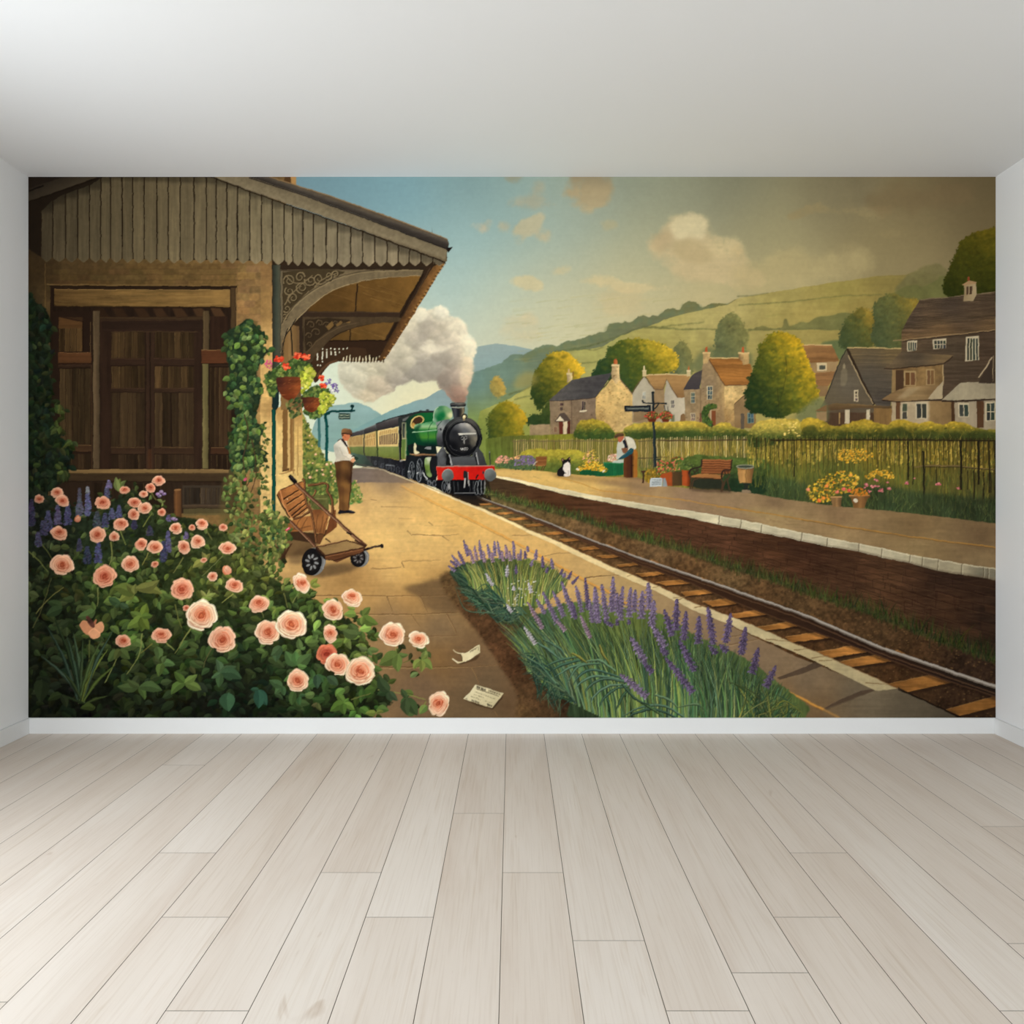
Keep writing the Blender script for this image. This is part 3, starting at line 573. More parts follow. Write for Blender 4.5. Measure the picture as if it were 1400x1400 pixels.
def reeds(x0, x1, yb, yt, n, cols, h=(8, 20), w=.9, a=.7):
    xs = rng.uniform(x0, x1, n)
    for x in xs:
        f = (x - x0) / (x1 - x0); y = np.interp(f, np.linspace(0, 1, len(yb)), yb) - rng.uniform(0, 1) * (np.interp(f, np.linspace(0, 1, len(yb)), yb) - np.interp(f, np.linspace(0, 1, len(yt)), yt))
        H = rng.uniform(*h); dx = rng.normal(0, .16) * H
        line([(x, y), (x + dx * .4, y - H * .6), (x + dx, y - H)], jit(cols[rng.integers(len(cols))], .1), w * rng.uniform(.6, 1.3), .2, a=a)
YE = [(186, 154, 64), (168, 140, 56), (142, 122, 48), (198, 168, 84), (110, 106, 46)]; GR = [(72, 86, 46), (60, 74, 42), (90, 100, 54), (48, 60, 38), (104, 106, 52)]
def hedge(name, label, pts, lit, dk, n=200, s=3.4, split=.5):
    part(name, None, label)
    P = sp(pts, 5); lo, hi = P[:, 1].min(), P[:, 1].max()
    def c(X, Y):
        t = np.clip((Y - lo) / (hi - lo) * 1.5 - .2 + NF['med'][0, 0] * 0, 0, 1)[..., None]
        return lerp(lit, dk, t * t * (3 - 2 * t))
    poly(P, c, edge=1.2, tex=[('med', .12), ('fine', .1)])
    cl = full_mask(P, 1)
    for x, y in scatter(P, n):
        t = np.clip((y - lo) / (hi - lo) * 1.6 - .25 + rng.normal(0, .18), 0, 1)
        poly(ell(x, y, s * rng.uniform(.3, .8), s * rng.uniform(.2, .5), rng.uniform(-.6, .6), 8), jit(lerp(np.minimum(np.multiply(lit, 1.12), 255), dk, t), .08), a=.65, own=False, clip=cl)
hedge('hedge', 'printed clipped yellow green hedge left of the signpost', d1([(735, 985), (740, 900), (780, 850), (850, 832), (930, 840), (1000, 880), (1040, 930), (1050, 985), (900, 1000)]), (166, 142, 48), (56, 74, 34), 160)
hedge('hedge', 'printed long yellow flowering hedge in front of the white house', d5([(20, 170), (60, 140), (150, 115), (250, 100), (350, 108), (450, 100), (560, 98), (680, 110), (740, 150), (820, 108), (880, 105), (940, 150), (1040, 175), (1050, 240), (700, 245), (300, 245), (60, 240)]), (178, 150, 58), (62, 76, 36), 420)
poly(d5([(60, 205), (150, 190), (260, 175), (420, 185), (560, 170), (660, 175), (640, 230), (60, 235)]), (54, 72, 34), a=.6, soft=1.5, own=False, tex=('med', .15))
# pale picket fence
part('picket_fence', None, 'printed pale picket fence along the far platform garden')
XL = np.arange(703, 1024, 3.05)
for x in XL:
    yt = np.interp(x, [700, 870, 900, 1022], [601, 600, 598, 595.5]) + rng.normal(0, .7); yb = np.interp(x, [700, 800, 900, 1022], [622, 640, 640, 636]) - (rng.uniform(0, 10) if x > 900 else 0)
    if 840 < x < 872 and rng.uniform() < .5: continue
    dk = rng.uniform() < .45
    line([(x, yt), (x + rng.normal(0, .4), yb)], jit((196, 172, 118) if x > 895 and not dk else (170, 144, 92) if not dk else (122, 104, 62), .08), rng.uniform(1.1, 1.9), a=.85, own=True)
    line([(x + 1.3, yt + 2), (x + 1.5, yb)], (74, 70, 38), .8, a=.6)
line([(700, 603), (780, 603), (870, 603)], (104, 88, 58), 1.4, a=.85, own=True); line([(899, 602), (960, 602.5), (1022, 601)], (72, 56, 40), 1.9, a=.9, own=True); line([(872, 603.5), (900, 602)], (96, 84, 52), 1.4, own=True)
line([(872, 626.5), (912, 625)], (92, 78, 48), 1.6, own=True)
use(len(PARTS) - 1)
reeds(905, 1040, [632, 626, 622], [622, 612, 608], 260, YE, (5, 14)); reeds(874, 905, [655, 650], [635, 630], 60, GR, (5, 14))
hedge('hedge', 'printed low grassy hedge behind the cat', d4([(240, 260), (300, 215), (420, 205), (560, 212), (680, 212), (760, 225), (790, 260), (800, 400), (700, 420), (560, 400), (330, 375), (300, 300)]), (158, 142, 50), (86, 98, 42), 240, 3.6)
hedge('hedge', 'printed dark green bank behind the bench', d5([(480, 430), (540, 395), (640, 380), (800, 390), (960, 400), (1100, 395), (1200, 420), (1240, 520), (1200, 690), (1000, 690), (900, 680), (560, 640), (500, 560)]), (78, 92, 42), (34, 50, 32), 260, 3.6)
hedge('hedge', 'printed large yellow flowering bush at the middle of the fence', d2([(845, 930), (845, 850), (880, 790), (940, 750), (1040, 745), (1140, 738), (1220, 760), (1265, 830), (1240, 880), (1100, 900), (1000, 930), (900, 940)]), (188, 160, 70), (54, 68, 32), 380)
for x, y in scatter(d2([(1080, 770), (1200, 760), (1255, 830), (1200, 870), (1090, 860)]), 26): blob(x, y, 1.5, 1., jit((226, 196, 104), .05), own=False)
hedge('hedge', 'printed yellow shrub row below the dark windows', d6([(160, 110), (175, 60), (230, 52), (310, 75), (350, 100), (420, 95), (500, 70), (560, 60), (640, 85), (700, 100), (740, 70), (790, 60), (860, 80), (900, 90), (960, 75), (1040, 95), (1100, 75), (1160, 78), (1230, 105), (1300, 125), (1390, 130), (1390, 195), (800, 195), (400, 190), (190, 180)]), (180, 148, 50), (58, 64, 30), 620, 3.6)
for p in ([(640, 185), (680, 140), (760, 110), (800, 120), (860, 160), (870, 190)], [(880, 190), (930, 140), (990, 140), (1040, 180), (1040, 195)], [(400, 185), (430, 140), (500, 150), (560, 190)], [(180, 170), (190, 110), (240, 100), (260, 160)], [(1060, 190), (1100, 140), (1180, 150), (1260, 130), (1390, 150), (1390, 195)]):
    poly(d6(sp(p, 4)), (58, 64, 30), a=.6, soft=1.2, own=False, tex=('med', .15))

part('reeds', None, 'printed yellow reeds and tall grass behind the iron fence')
reeds(1022, 1362, [640, 632, 640, 648], [608, 606, 606, 608], 900, YE, (7, 18), 1.1)
reeds(1022, 1362, [668, 676, 684, 690], [636, 640, 644, 650], 700, [(112, 112, 46), (86, 94, 44), (132, 116, 46), (66, 78, 40)], (8, 18))
# iron fence
for x, y in scatter([(1022, 604), (1362, 604), (1362, 640), (1022, 636)], 300): blob(x, y, rng.uniform(.8, 1.8), rng.uniform(.8, 2.2), jit([(74, 80, 38), (92, 92, 40), (206, 172, 72)][rng.integers(3)], .1), a=.6, own=False)
part('iron_fence', None, 'printed dark iron railing fence at the right')
for x in np.arange(1028, 1362, 2.75):
    y0 = np.interp(x, [1022, 1200, 1360], [601, 600, 601]); L = rng.uniform(12, 50) if x > 1190 else rng.uniform(10, 40)
    line([(x, y0 - 2), (x + rng.normal(0, .8), y0 + L)], jit((58, 46, 26), .1), rng.uniform(.6, 1.2), .3, a=.55 if x < 1190 else .8, own=x > 1180)
for x in np.arange(1034, 1362, 6.1):
    line([(x, 598.5), (x + rng.normal(0, .5), rng.uniform(622, 634)), (x + rng.normal(0, .8), rng.uniform(640, 655))], (48, 40, 24), rng.uniform(1.2, 1.9), .4, a=.75, own=True)
line(d6([(-30, 192), (400, 190), (900, 190), (1380, 196)]), (44, 34, 22), 1.7, own=True); 
line(d6([(870, 362), (920, 352), (1040, 350), (1150, 354), (1260, 368), (1380, 374)]), (112, 92, 56), 1.8, own=True); line(d6([(920, 358), (1150, 360), (1380, 380)]), (46, 38, 26), .9)
for x, t, b, w in ((115, 190, 420, 1.6), (828, 200, 440, 2.4), (858, 200, 470, 1.2), (1158, 190, 500, 3), (1268, 195, 470, 2.6), (1335, 200, 520, 1.8), (925, 258, 650, 2.6), (1006, 360, 470, 1.2), (1240, 380, 560, 1.8), (1300, 390, 560, 1.6), (1372, 196, 560, 2.4), (1200, 380, 500, 1.2), (1345, 390, 520, 1.4)):
    line(d6([(x, t), (x + 4, (t + b) / 2), (x + 2, b)]), (36, 32, 22), w, own=True)
part('grass', None, 'printed dark grass verge along the right platform')
G = d6([(-60, 420), (100, 440), (200, 470), (420, 480), (700, 480), (900, 520), (1100, 540), (1385, 560), (1385, 712), (1200, 690), (930, 655), (700, 632), (450, 612), (200, 582), (-60, 545)])
poly(G, field([(1060, 665, (60, 72, 42)), (1150, 690, (52, 60, 36)), (1250, 690, (52, 62, 38)), (1340, 705, (44, 50, 32))]), a=.85, soft=2.5, tex=[('vs', .12), ('med', .1)])
for x, y in scatter(G, 620):
    H = rng.uniform(4, 13); dx = rng.normal(0, .4) * H
    line([(x, y + 3), (x + dx * .4, y + 3 - H * .6), (x + dx, y + 3 - H)], jit(GR[rng.integers(5)], .12) * (1.0 if x < 1250 else .85), rng.uniform(.7, 1.4), .2, a=.7)

# ---- right platform
part('platform', None, 'printed far platform with pale kerb on the right')
KT = list(e5([(140, 38), (270, 62), (400, 92), (640, 140), (900, 185), (1160, 226), (1300, 247)])) + list(e6([(0, 163), (210, 202), (420, 247), (550, 272), (700, 302), (820, 325), (960, 358), (1090, 380), (1210, 400), (1345, 420), (1400, 428)]))
back = [(676, 641), (727, 642.5), (760, 646), (791, 649.5), (850, 652.5), (870, 652.5), (905, 664), (950, 668), (1002, 672), (1028, 674)] + list(d6([(-30, 545), (200, 580), (450, 610), (700, 632), (930, 657), (1150, 685), (1400, 714)]))
poly(back + KT[::-1], field([(690, 645, (195, 155, 90)), (740, 650, (214, 172, 96)), (800, 656, (205, 161, 90)), (850, 662, (180, 140, 84)), (870, 655, (141, 111, 79)), (790, 668, (220, 180, 105)), (880, 672, (166, 132, 88)), (940, 676, (139, 111, 84)), (1000, 690, (145, 118, 86)), (1060, 688, (125, 100, 72)), (1060, 712, (170, 141, 95)), (1150, 705, (127, 100, 70)), (1150, 728, (155, 127, 86)), (1250, 722, (120, 95, 63)), (1250, 745, (143, 118, 79)), (1340, 735, (109, 86, 59)), (1340, 765, (127, 104, 72)), (900, 690, (166, 136, 95))]), tex=[('horz', .02), ('med', .03), ('hs', .02)])
for p, c, a in ((d4([(480, 412), (560, 405), (700, 432), (900, 450), (1000, 466), (860, 472), (640, 458)]), (118, 92, 58), .5), (d4([(560, 470), (760, 500), (1000, 500), (1180, 520), (1100, 535), (800, 530)]), (222, 184, 108), .55), (d4([(880, 480), (1100, 470), (1250, 500), (1400, 540), (1250, 545), (1000, 510)]), (128, 102, 74), .55),
                (d5([(1050, 830), (1180, 815), (1400, 850), (1400, 880), (1100, 880)]), (160, 134, 90), .5), (d4([(40, 392), (300, 400), (520, 430), (300, 436), (60, 420)]), (220, 180, 104), .6), (e6([(60, 140), (160, 118), (300, 150), (560, 190), (340, 185)]), (158, 132, 88), .45)):
    poly(sp(p, 5), c, a=a, soft=2, own=False)
for i in range(90):
    x = rng.uniform(700, 1355); y = np.interp(x, [700, 1000, 1355], [650, 695, 745]) + rng.uniform(-4, 14); line([(x, y), (x + rng.uniform(8, 30), y + rng.uniform(1, 5))], lerp((88, 68, 48), (176, 146, 96), rng.uniform()), .8, .2, a=.3)
line(np.concatenate([d4([(560, 440), (760, 495), (900, 545), (1150, 575), (1400, 606)]), d5([(520, 755), (800, 800), (1100, 848)])]), (186, 132, 56), 1.5, a=.6, smooth=True); line(e6([(0, 118), (250, 152), (420, 182), (700, 227), (1000, 272), (1385, 320)]), (170, 122, 56), 1.6, a=.8, smooth=True); line(e6([(420, 186), (700, 232), (1000, 277), (1385, 325)]), (104, 74, 40), 1, a=.7)
kerb = part('kerb', CUR, 'pale stone kerb edge')
KB = list(e6([(1400, 494), (1340, 476), (1210, 456), (1090, 437), (960, 402), (820, 372), (700, 342), (550, 316), (420, 290), (210, 246), (0, 207)])) + list(e5([(1330, 302), (1160, 262), (900, 216), (640, 166), (400, 114), (270, 78), (140, 50)]))
poly(KT + KB, field([(700, 655, (233, 213, 162)), (800, 680, (215, 198, 155)), (900, 697, (193, 180, 144)), (1000, 716, (204, 191, 155)), (1100, 736, (193, 180, 149)), (1200, 754, (180, 167, 136)), (1300, 772, (156, 143, 114)), (1355, 785, (114, 105, 86))]), tex=[('med', .05), ('horz', .04)])
line(np.array(KT) + (0, .6), (226, 212, 176), 1.4, 1.8, a=.55)
line(np.array(KB[:11]) + (0, -2), (112, 98, 76), 2.5, .8, a=.5); line(np.array(KB), (58, 42, 30), 1.6, .6, a=.7)
for x, y0, y1 in ((12, 166, 206), (120, 186, 232), (222, 208, 248), (422, 246, 292), (548, 274, 316), (704, 302, 344), (818, 328, 374), (958, 358, 402), (1020, 368, 414), (1096, 382, 436), (1214, 400, 458), (1322, 418, 474), (1345, 422, 480)):
    line(e6([(x, y0), (x - 4, y1)]), (92, 80, 60), 1.2, a=.75); line(e6([(x + 6, y0 + 2), (x + 3, y1 - 3)]), (216, 204, 172), .8, a=.5)

part('retaining_wall', None, 'printed dark brick wall below the far platform')
WB = [(660, 672), (717, 688), (784, 705), (859, 731), (936, 752), (985, 770), (1049, 789), (1118, 814), (1187, 836), (1242, 858), (1300, 880), (1362, 902)]
poly(np.concatenate([[(664, 650)], np.array(KB)[::-1], [(1362, 800)], WB[::-1]]), field([(670, 662, (70, 52, 34)), (760, 685, (76, 48, 30)), (860, 710, (82, 52, 34)), (960, 735, (84, 54, 36)), (1060, 765, (78, 50, 32)), (1160, 790, (72, 48, 32)), (1200, 815, (82, 56, 36)), (1300, 830, (62, 42, 28)), (1355, 850, (44, 32, 24)), (1100, 745, (60, 38, 26)), (1300, 785, (46, 32, 24))]), tex=[('horz', .08), ('hs', .12), ('med', .06)])
for i in range(150):
    t = rng.uniform(0, 1) ** .7; x = 690 + t * 650; top = np.interp(x, [679, 743, 871, 1000, 1173, 1351], [656, 670, 696, 722, 752, 790]); bot = np.interp(x, [p[0] for p in WB], [p[1] for p in WB]); v = rng.uniform(.15, .95); y = top + v * (bot - top); sl = .25 + .12 * v; L = rng.uniform(8, 40)
    line([(x, y), (x + L, y + L * sl)], lerp((44, 28, 20), (116, 80, 54), rng.uniform() ** 2), .8 + t * .5, .3, a=.5)
for x, y, w, h in ((590, 430, 150, 44), (460, 390, 130, 34), (770, 480, 120, 40), (995, 555, 90, 40), (1085, 535, 100, 46), (1180, 575, 88, 52), (860, 510, 130, 40), (1060, 625, 110, 40), (1130, 640, 120, 44), (1270, 600, 110, 46), (930, 590, 100, 36), (690, 520, 110, 36)):
    q = e6([(x, y), (x + w, y + w * .28), (x + w, y + w * .28 + h), (x, y + h)]); line(np.concatenate([q, q[:1]]), (40, 26, 18), 1, a=.6)

for v in np.linspace(.12, .92, 8):                        # brick courses and staggered joints
    xs = np.linspace(860, 1361, 26); tp = np.interp(xs, [679, 743, 871, 1000, 1173, 1351], [656, 670, 696, 722, 752, 790]); bt = np.interp(xs, [p[0] for p in WB], [p[1] for p in WB]); ys = tp + v * (bt - tp)
    line(np.stack([xs, ys + rng.normal(0, .3, 26)], 1), (40, 26, 18), .4, 1.1, a=.55); line(np.stack([xs, ys + 1.2], 1), (112, 78, 52), .2, .8, a=.3)
    for j in range(14):
        x = 900 + j * 34 + rng.uniform(-8, 8); k = int(np.argmin(abs(xs - x))); h = (bt[k] - tp[k]) * .1
        if rng.uniform() < .8: line([(x, ys[k]), (x, ys[k] + h)], (38, 25, 18), .9, a=.6)
        if rng.uniform() < .3: poly([(x, ys[k]), (x + 30, ys[k] + 8), (x + 30, ys[k] + 8 + h), (x, ys[k] + h)], lerp((96, 62, 40), (50, 34, 24), rng.uniform()), a=.35, own=False)
part('ballast', None, 'printed brown ballast beside the rails')
RT2 = [(652, 679), (717, 702), (794, 733), (871, 762), (940, 785), (1000, 806), (1100, 841), (1200, 884), (1290, 915), (1362, 939)]
LK = [(640, 688), (691, 709.5), (768, 743), (833, 774), (897, 801), (949, 825), (1000, 850), (1087, 893), (1140, 916), (1193, 925), (1228, 941), (1310, 982)]
poly(np.concatenate([WB, [(1362, 985), (1230, 985), (1100, 930)], (np.array(LK) + (-6, 8))[::-1]]), field([(680, 690, (98, 84, 50)), (720, 695, (92, 78, 48)), (800, 725, (104, 80, 52)), (900, 760, (104, 80, 52)), (1000, 795, (98, 76, 48)), (1100, 825, (86, 64, 40)), (1200, 865, (74, 54, 34)), (1340, 915, (50, 36, 26)), (720, 718, (112, 84, 48)), (800, 752, (98, 66, 36)), (900, 790, (88, 56, 30)), (1000, 835, (82, 52, 30)), (1100, 880, (72, 48, 28)), (1220, 925, (66, 44, 26)), (1320, 970, (52, 36, 24))]), tex=[('fine', .2), ('med', .1)])
for i in range(1900):
    t = rng.uniform(0, 1); x = 660 + 700 * t; up_ = np.interp(x, [p[0] for p in WB], [p[1] for p in WB]); lo = np.interp(x, [p[0] for p in LK], [p[1] for p in LK]); y = rng.uniform(up_, min(lo, 981)); s = .5 + 1.6 * t
    poly(ell(x, y, s * rng.uniform(.5, 1), s * rng.uniform(.3, .7), .3, 7), lerp((52, 36, 22), (140, 104, 62), rng.uniform() ** 1.6), a=.55, own=False)
poly([(585, 660), (668, 650), (672, 690), (640, 694)], (40, 32, 24))
part('weeds', None, 'printed green weeds at the foot of the brick wall')
poly(np.concatenate([np.array(WB) + (0, -3), (np.array(WB) + (0, 4))[::-1]]), (46, 54, 28), a=.7, soft=1.5, own=False, tex=('fine', .25))
for i in range(1150):
    t = rng.uniform(0, 1) ** 1.1; x = 662 + 700 * t; y = np.interp(x, [p[0] for p in WB], [p[1] for p in WB]) + rng.normal(-1, 2 + 3 * t); H = (4 + 13 * t) * rng.uniform(.5, 1.6); dx = rng.normal(0, .35) * H; f = 1 - .45 * t
    line([(x, y + 2), (x + dx * .4, y - H * .5), (x + dx, y - H)], jit(np.array([(64, 84, 36), (86, 100, 44), (48, 64, 34), (104, 96, 50)][rng.integers(4)]) * f, .15), .8 + .8 * t, .2, a=.75, own=i % 3 == 0)

# sleepers and the near rail side
SL = [(e5, [(60, 190), (140, 186), (150, 192), (70, 198)]), (e5, [(110, 212), (190, 206), (205, 212), (125, 220)]), (e5, [(150, 238), (230, 234), (250, 240), (170, 246)]), (e5, [(215, 268), (310, 262), (330, 270), (240, 278)]), (e5, [(300, 300), (405, 294), (425, 302), (320, 310)]), (e5, [(405, 345), (510, 336), (530, 345), (430, 356)]), (e5, [(490, 380), (600, 370), (622, 378), (515, 390)]), (e5, [(595, 424), (725, 412), (750, 422), (620, 434)]),
      (e5, [(690, 466), (820, 455), (850, 463), (720, 476)]), (e5, [(800, 515), (940, 494), (975, 504), (810, 524)]), (e5, [(900, 562), (1070, 542), (1100, 552), (930, 574)]), (e5, [(1005, 606), (1200, 586), (1225, 604), (1060, 620)]), (e5, [(1140, 660), (1310, 638), (1345, 652), (1165, 676)]), (e4, [(190, 68), (310, 50), (350, 64), (230, 84)]), (e4, [(305, 118), (430, 95), (480, 110), (320, 132)]), (e4, [(410, 172), (560, 142), (600, 156), (450, 182)]),
      (e4, [(530, 212), (690, 186), (730, 206), (556, 230)]), (e4, [(655, 276), (800, 242), (868, 258), (716, 294)]), (e4, [(760, 312), (920, 274), (965, 298), (790, 332)]), (e4, [(955, 404), (1110, 362), (1185, 382), (1020, 436)]), (e4, [(1190, 512), (1330, 455), (1370, 478), (1240, 532)])]
for f, q in SL:
    part('sleeper'); P = f(q); x = P[:, 0].mean(); d = np.interp(x, [1150, 1340], [1, .72])
    P = P + np.array([(-3, .2), (15, -1.6), (18, .2), (-3, 1.4)]) * (x - 590) / 400
    poly(P + (0, 3.5 * (x - 640) / 500), (44, 30, 20), a=.8, soft=.6)
    poly(P, hgrad((P[:, 0].min(), np.multiply((128, 84, 42), d)), (P[:, 0].mean(), np.multiply((186, 124, 60), d)), (P[:, 0].max(), np.multiply((112, 72, 36), d))), tex=[('hs', .12), ('med', .08)])
    line([P[0], P[1]], np.multiply((196, 144, 82), d), .9, a=.6)
part('rail', None, 'printed steel rail along the track')
RB = [(652, 682), (700, 702), (717, 709), (794, 742), (871, 776), (940, 801), (1000, 829), (1060, 853), (1166, 890), (1266, 928), (1362, 960)]
RB = [(x, y - .3 * (y - np.interp(x, [p[0] for p in RT2], [p[1] for p in RT2]))) for x, y in RB]
poly(np.concatenate([RT2, RB[::-1]]), field([(660, 682, (66, 50, 38)), (800, 738, (64, 42, 28)), (1000, 818, (54, 36, 24)), (1200, 890, (44, 30, 22)), (1350, 948, (34, 26, 20))]), tex=('horz', .06))
A = np.array(RT2); line(A + (0, .2), (104, 92, 80), 1, 6, a=1, own=True); line(A + (0, -.6), (170, 160, 146), .8, 3.2, a=.85); line(A + (0, 6) * np.linspace(.3, 1.6, len(A))[:, None], (112, 78, 54), .6, 2, a=.55)
line(np.array(RB) + (0, -1), (98, 66, 44), .8, 2, a=.6); line(np.array(RB) + (0, 2), (30, 20, 14), 1, 4, a=.5, soft=1)
line([(1228, 941), (1270, 962), (1311, 982)], (26, 20, 16), 2.6, own=False)

# ---- near platform
part('platform', None, 'printed sunlit near platform paved with stone slabs')
NP = [(470, 640), (500, 640), (540, 645), (573, 659)] + [(620, 680), (668, 700), (720, 725), (790, 756), (833, 778), (890, 805), (949, 832), (1000, 856), (1087, 897), (1204, 943), (1228, 941), (1311, 982), (380, 982), (370, 700), (413, 660)]
poly(NP, field([(480, 645, (116, 98, 84)), (520, 650, (112, 94, 80)), (550, 658, (122, 100, 80)), (500, 668, (216, 172, 106)), (560, 672, (222, 174, 99)), (600, 690, (224, 176, 99)), (480, 700, (220, 174, 106)), (520, 740, (226, 183, 110)), (580, 720, (228, 183, 110)), (640, 710, (220, 174, 99)), (650, 725, (218, 172, 99)), (560, 780, (216, 168, 95)), (600, 790, (176, 134, 76)), (480, 790, (160, 120, 70)), (500, 800, (176, 134, 78)), (560, 820, (160, 120, 70)), (620, 810, (118, 90, 58)), (540, 850, (134, 106, 74)), (600, 860, (122, 98, 70)), (600, 900, (124, 92, 54)), (640, 900, (110, 84, 58)), (580, 940, (112, 88, 64)), (660, 940, (104, 84, 60)), (700, 960, (98, 74, 50)), (640, 975, (106, 84, 58)), (740, 735, (214, 170, 102)), (740, 770, (205, 162, 97)), (800, 780, (197, 158, 99)), (850, 805, (178, 146, 96)), (900, 840, (156, 128, 90)), (980, 870, (138, 112, 84)), (1020, 890, (130, 106, 80)), (1050, 920, (130, 108, 82)), (1100, 930, (122, 102, 78)), (1180, 950, (106, 92, 72)), (1250, 975, (84, 74, 58)), (1060, 960, (140, 100, 56)), (1110, 972, (112, 88, 60)), (440, 720, (206, 164, 100)), (520, 700, (222, 180, 112)), (560, 740, (224, 182, 112)), (600, 750, (222, 178, 108)), (540, 770, (214, 170, 104)), (660, 740, (218, 174, 104))], 3.4, 22), tex=[('horz', .018), ('med', .025), ('hs', .012)])
poly(g1([(0, 1015), (150, 995), (380, 1010), (560, 1080), (900, 1205), (700, 1205), (300, 1195), (0, 1200)]), field([(490, 650, (114, 98, 86)), (540, 655, (120, 102, 86)), (560, 660, (132, 106, 78))]), soft=.5, tex=('horz', .04))
for p, a in ((e1([(1010, 190), (1130, 160), (1250, 130), (1340, 120), (1340, 330), (1150, 310), (1100, 240)]), .6), (e2([(-200, 640), (-60, 560), (40, 520), (140, 500), (260, 640), (100, 700)]), .35), (g3([(640, 1110), (800, 1080), (990, 1110), (1080, 1100), (960, 1170), (760, 1210), (620, 1220)]), .6), (g3([(290, 990), (420, 900), (560, 880), (460, 1000), (420, 1080), (300, 1070)]), .65), (g3([(700, 860), (800, 810), (960, 830), (700, 950)]), .25)):
    poly(sp(p, 5), (96, 74, 50), a=a, soft=2.5, own=False, tex=('horz', .05))
def seam(f, p, w=1.3, a=.6, c=(96, 68, 40)):
    line(f(p), c, w, w * .4, a=a, smooth=len(p) > 2); line(f(np.add(p, (0, 6))), (226, 190, 130), w * .7, .2, a=a * .45, smooth=len(p) > 2)
for f, p, w, a in ((e8, [(400, 740), (560, 738), (720, 735)], 1.2, .45), (e8, [(400, 750), (425, 795)], 1.4, .6), (e8, [(160, 805), (280, 800), (400, 792)], 1.2, .5), (e8, [(450, 495), (490, 540)], 1.4, .6), (e8, [(490, 530), (640, 536), (740, 535), (860, 530)], 1.3, .55), (e8, [(615, 430), (655, 460)], 1.3, .6), (e8, [(730, 540), (780, 578)], 1.3, .6), (e8, [(240, 305), (340, 310), (480, 312)], 1, .4), (e8, [(160, 250), (210, 258)], 1.3, .55), (e8, [(580, 460), (720, 462), (900, 458)], .8, .3), (e8, [(380, 400), (500, 405)], .8, .3),
                   (e1, [(440, 238), (700, 236), (900, 238), (1120, 238), (1290, 232)], 1.3, .7), (e1, [(915, 242), (948, 342)], 1.6, .8), (e1, [(1112, 242), (1158, 338)], 1.4, .75), (e1, [(690, 345), (900, 348), (1130, 346), (1320, 340)], 1.5, .75), (e1, [(1060, 352), (1110, 420)], 1.3, .6), (e1, [(1275, 350), (1335, 470)], 1.3, .7), (e1, [(760, 480), (1000, 482), (1340, 476)], 1.4, .6), (e1, [(1290, 230), (1345, 310)], 1.3, .6), (e1, [(830, 72), (920, 78), (1000, 70)], 1, .5), (e1, [(1000, 36), (1022, 72)], 1.3, .6), (e1, [(860, 665), (1100, 664), (1400, 662)], 1.7, .8),
                   (e7, [(520, 490), (600, 640), (640, 760)], 1.5, .7), (e7, [(890, 1190), (950, 1290)], 1.5, .6), (e7, [(0, 492), (400, 485), (760, 468), (1060, 436)], 1.4, .7), (e2, [(-20, 185), (60, 182), (110, 195)], 1.3, .5), (e2, [(145, 655), (220, 765)], 1.3, .6), (e2, [(0, 806), (120, 808), (260, 795)], 1.3, .6), (e2, [(120, 815), (205, 965)], 1.4, .7),
                   (e4, [(300, 210), (420, 190)], 1.2, .5), (e3, [(470, 92), (600, 80), (760, 74)], 1.3, .7), (e2, [(640, 190), (760, 185), (900, 176)], .9, .35), (e2, [(900, 350), (1000, 330), (1130, 322)], 1.2, .6), (e2, [(1230, 520), (1400, 505)], 1.3, .7), (e5, [(240, 358), (380, 350)], .8, .4), (e4, [(290, 245), (420, 218)], 1.3, .6)):
    seam(f, p, w, a)
for i in range(110):
    x, y = rng.uniform(470, 700), rng.uniform(665, 800); line([(x, y), (x + rng.uniform(4, 22), y + rng.normal(0, .6))], lerp((168, 122, 64), (236, 202, 140), rng.uniform()), rng.uniform(.7, 1.3), .2, a=.3)
for p in ([(488, 380), (560, 352), (640, 318), (700, 306), (716, 314), (600, 362), (500, 388)], [(676, 508), (760, 462), (830, 434), (880, 426), (892, 432), (780, 478), (690, 512)]): poly(e4(p), (78, 62, 48), a=.9)
OL = list(e8([(400, 140), (440, 160), (560, 220), (700, 292), (860, 366), (1000, 432), (1150, 508), (1290, 580)])) + list(e2([(760, 290), (1000, 420), (1180, 520), (1330, 600)])) + list(e3([(620, 185), (800, 300), (960, 385), (1000, 402)])) + list(e4([(250, 292), (440, 392), (560, 452), (690, 516), (745, 545)]))
line(OL, (214, 150, 66), .8, 3.4, a=.85, smooth=True, wm=2.4, soft=.3); line(np.array(OL) + (-1.5, 1.5), (140, 92, 44), .5, 1.8, a=.5, smooth=True)
kerb = part('kerb', CUR, 'cream kerb along the near platform edge')
KO = list(g1([(150, 985), (300, 990), (420, 1010), (560, 1060), (760, 1135), (900, 1200)])) + list(e8([(520, 108), (640, 158), (800, 226), (960, 290), (1100, 340), (1250, 410), (1400, 482)])) + list(e5([(500, 398), (620, 455), (750, 517), (870, 565), (1000, 622), (1110, 672), (1200, 717)])) + list(e4([(310, 132), (420, 178), (560, 240), (640, 270), (720, 304), (880, 376), (985, 426)]))
KI = list(e4([(905, 432), (830, 396), (640, 304), (560, 268), (440, 220), (300, 158)])) + list(e5([(1200, 748), (1100, 696), (1000, 645), (870, 590), (740, 533), (620, 475), (500, 418)])) + list(e8([(1400, 500), (1250, 428), (1100, 362), (960, 306), (800, 242), (640, 174), (520, 116)])) + list(g1([(890, 1208), (740, 1150), (540, 1075), (400, 1020), (300, 998), (150, 990)]))
KI = [(x - 2.2 * min(1, max(0, (x - 600) / 200)), y + 1.4 * min(1, max(0, (x - 600) / 200))) for x, y in KI]
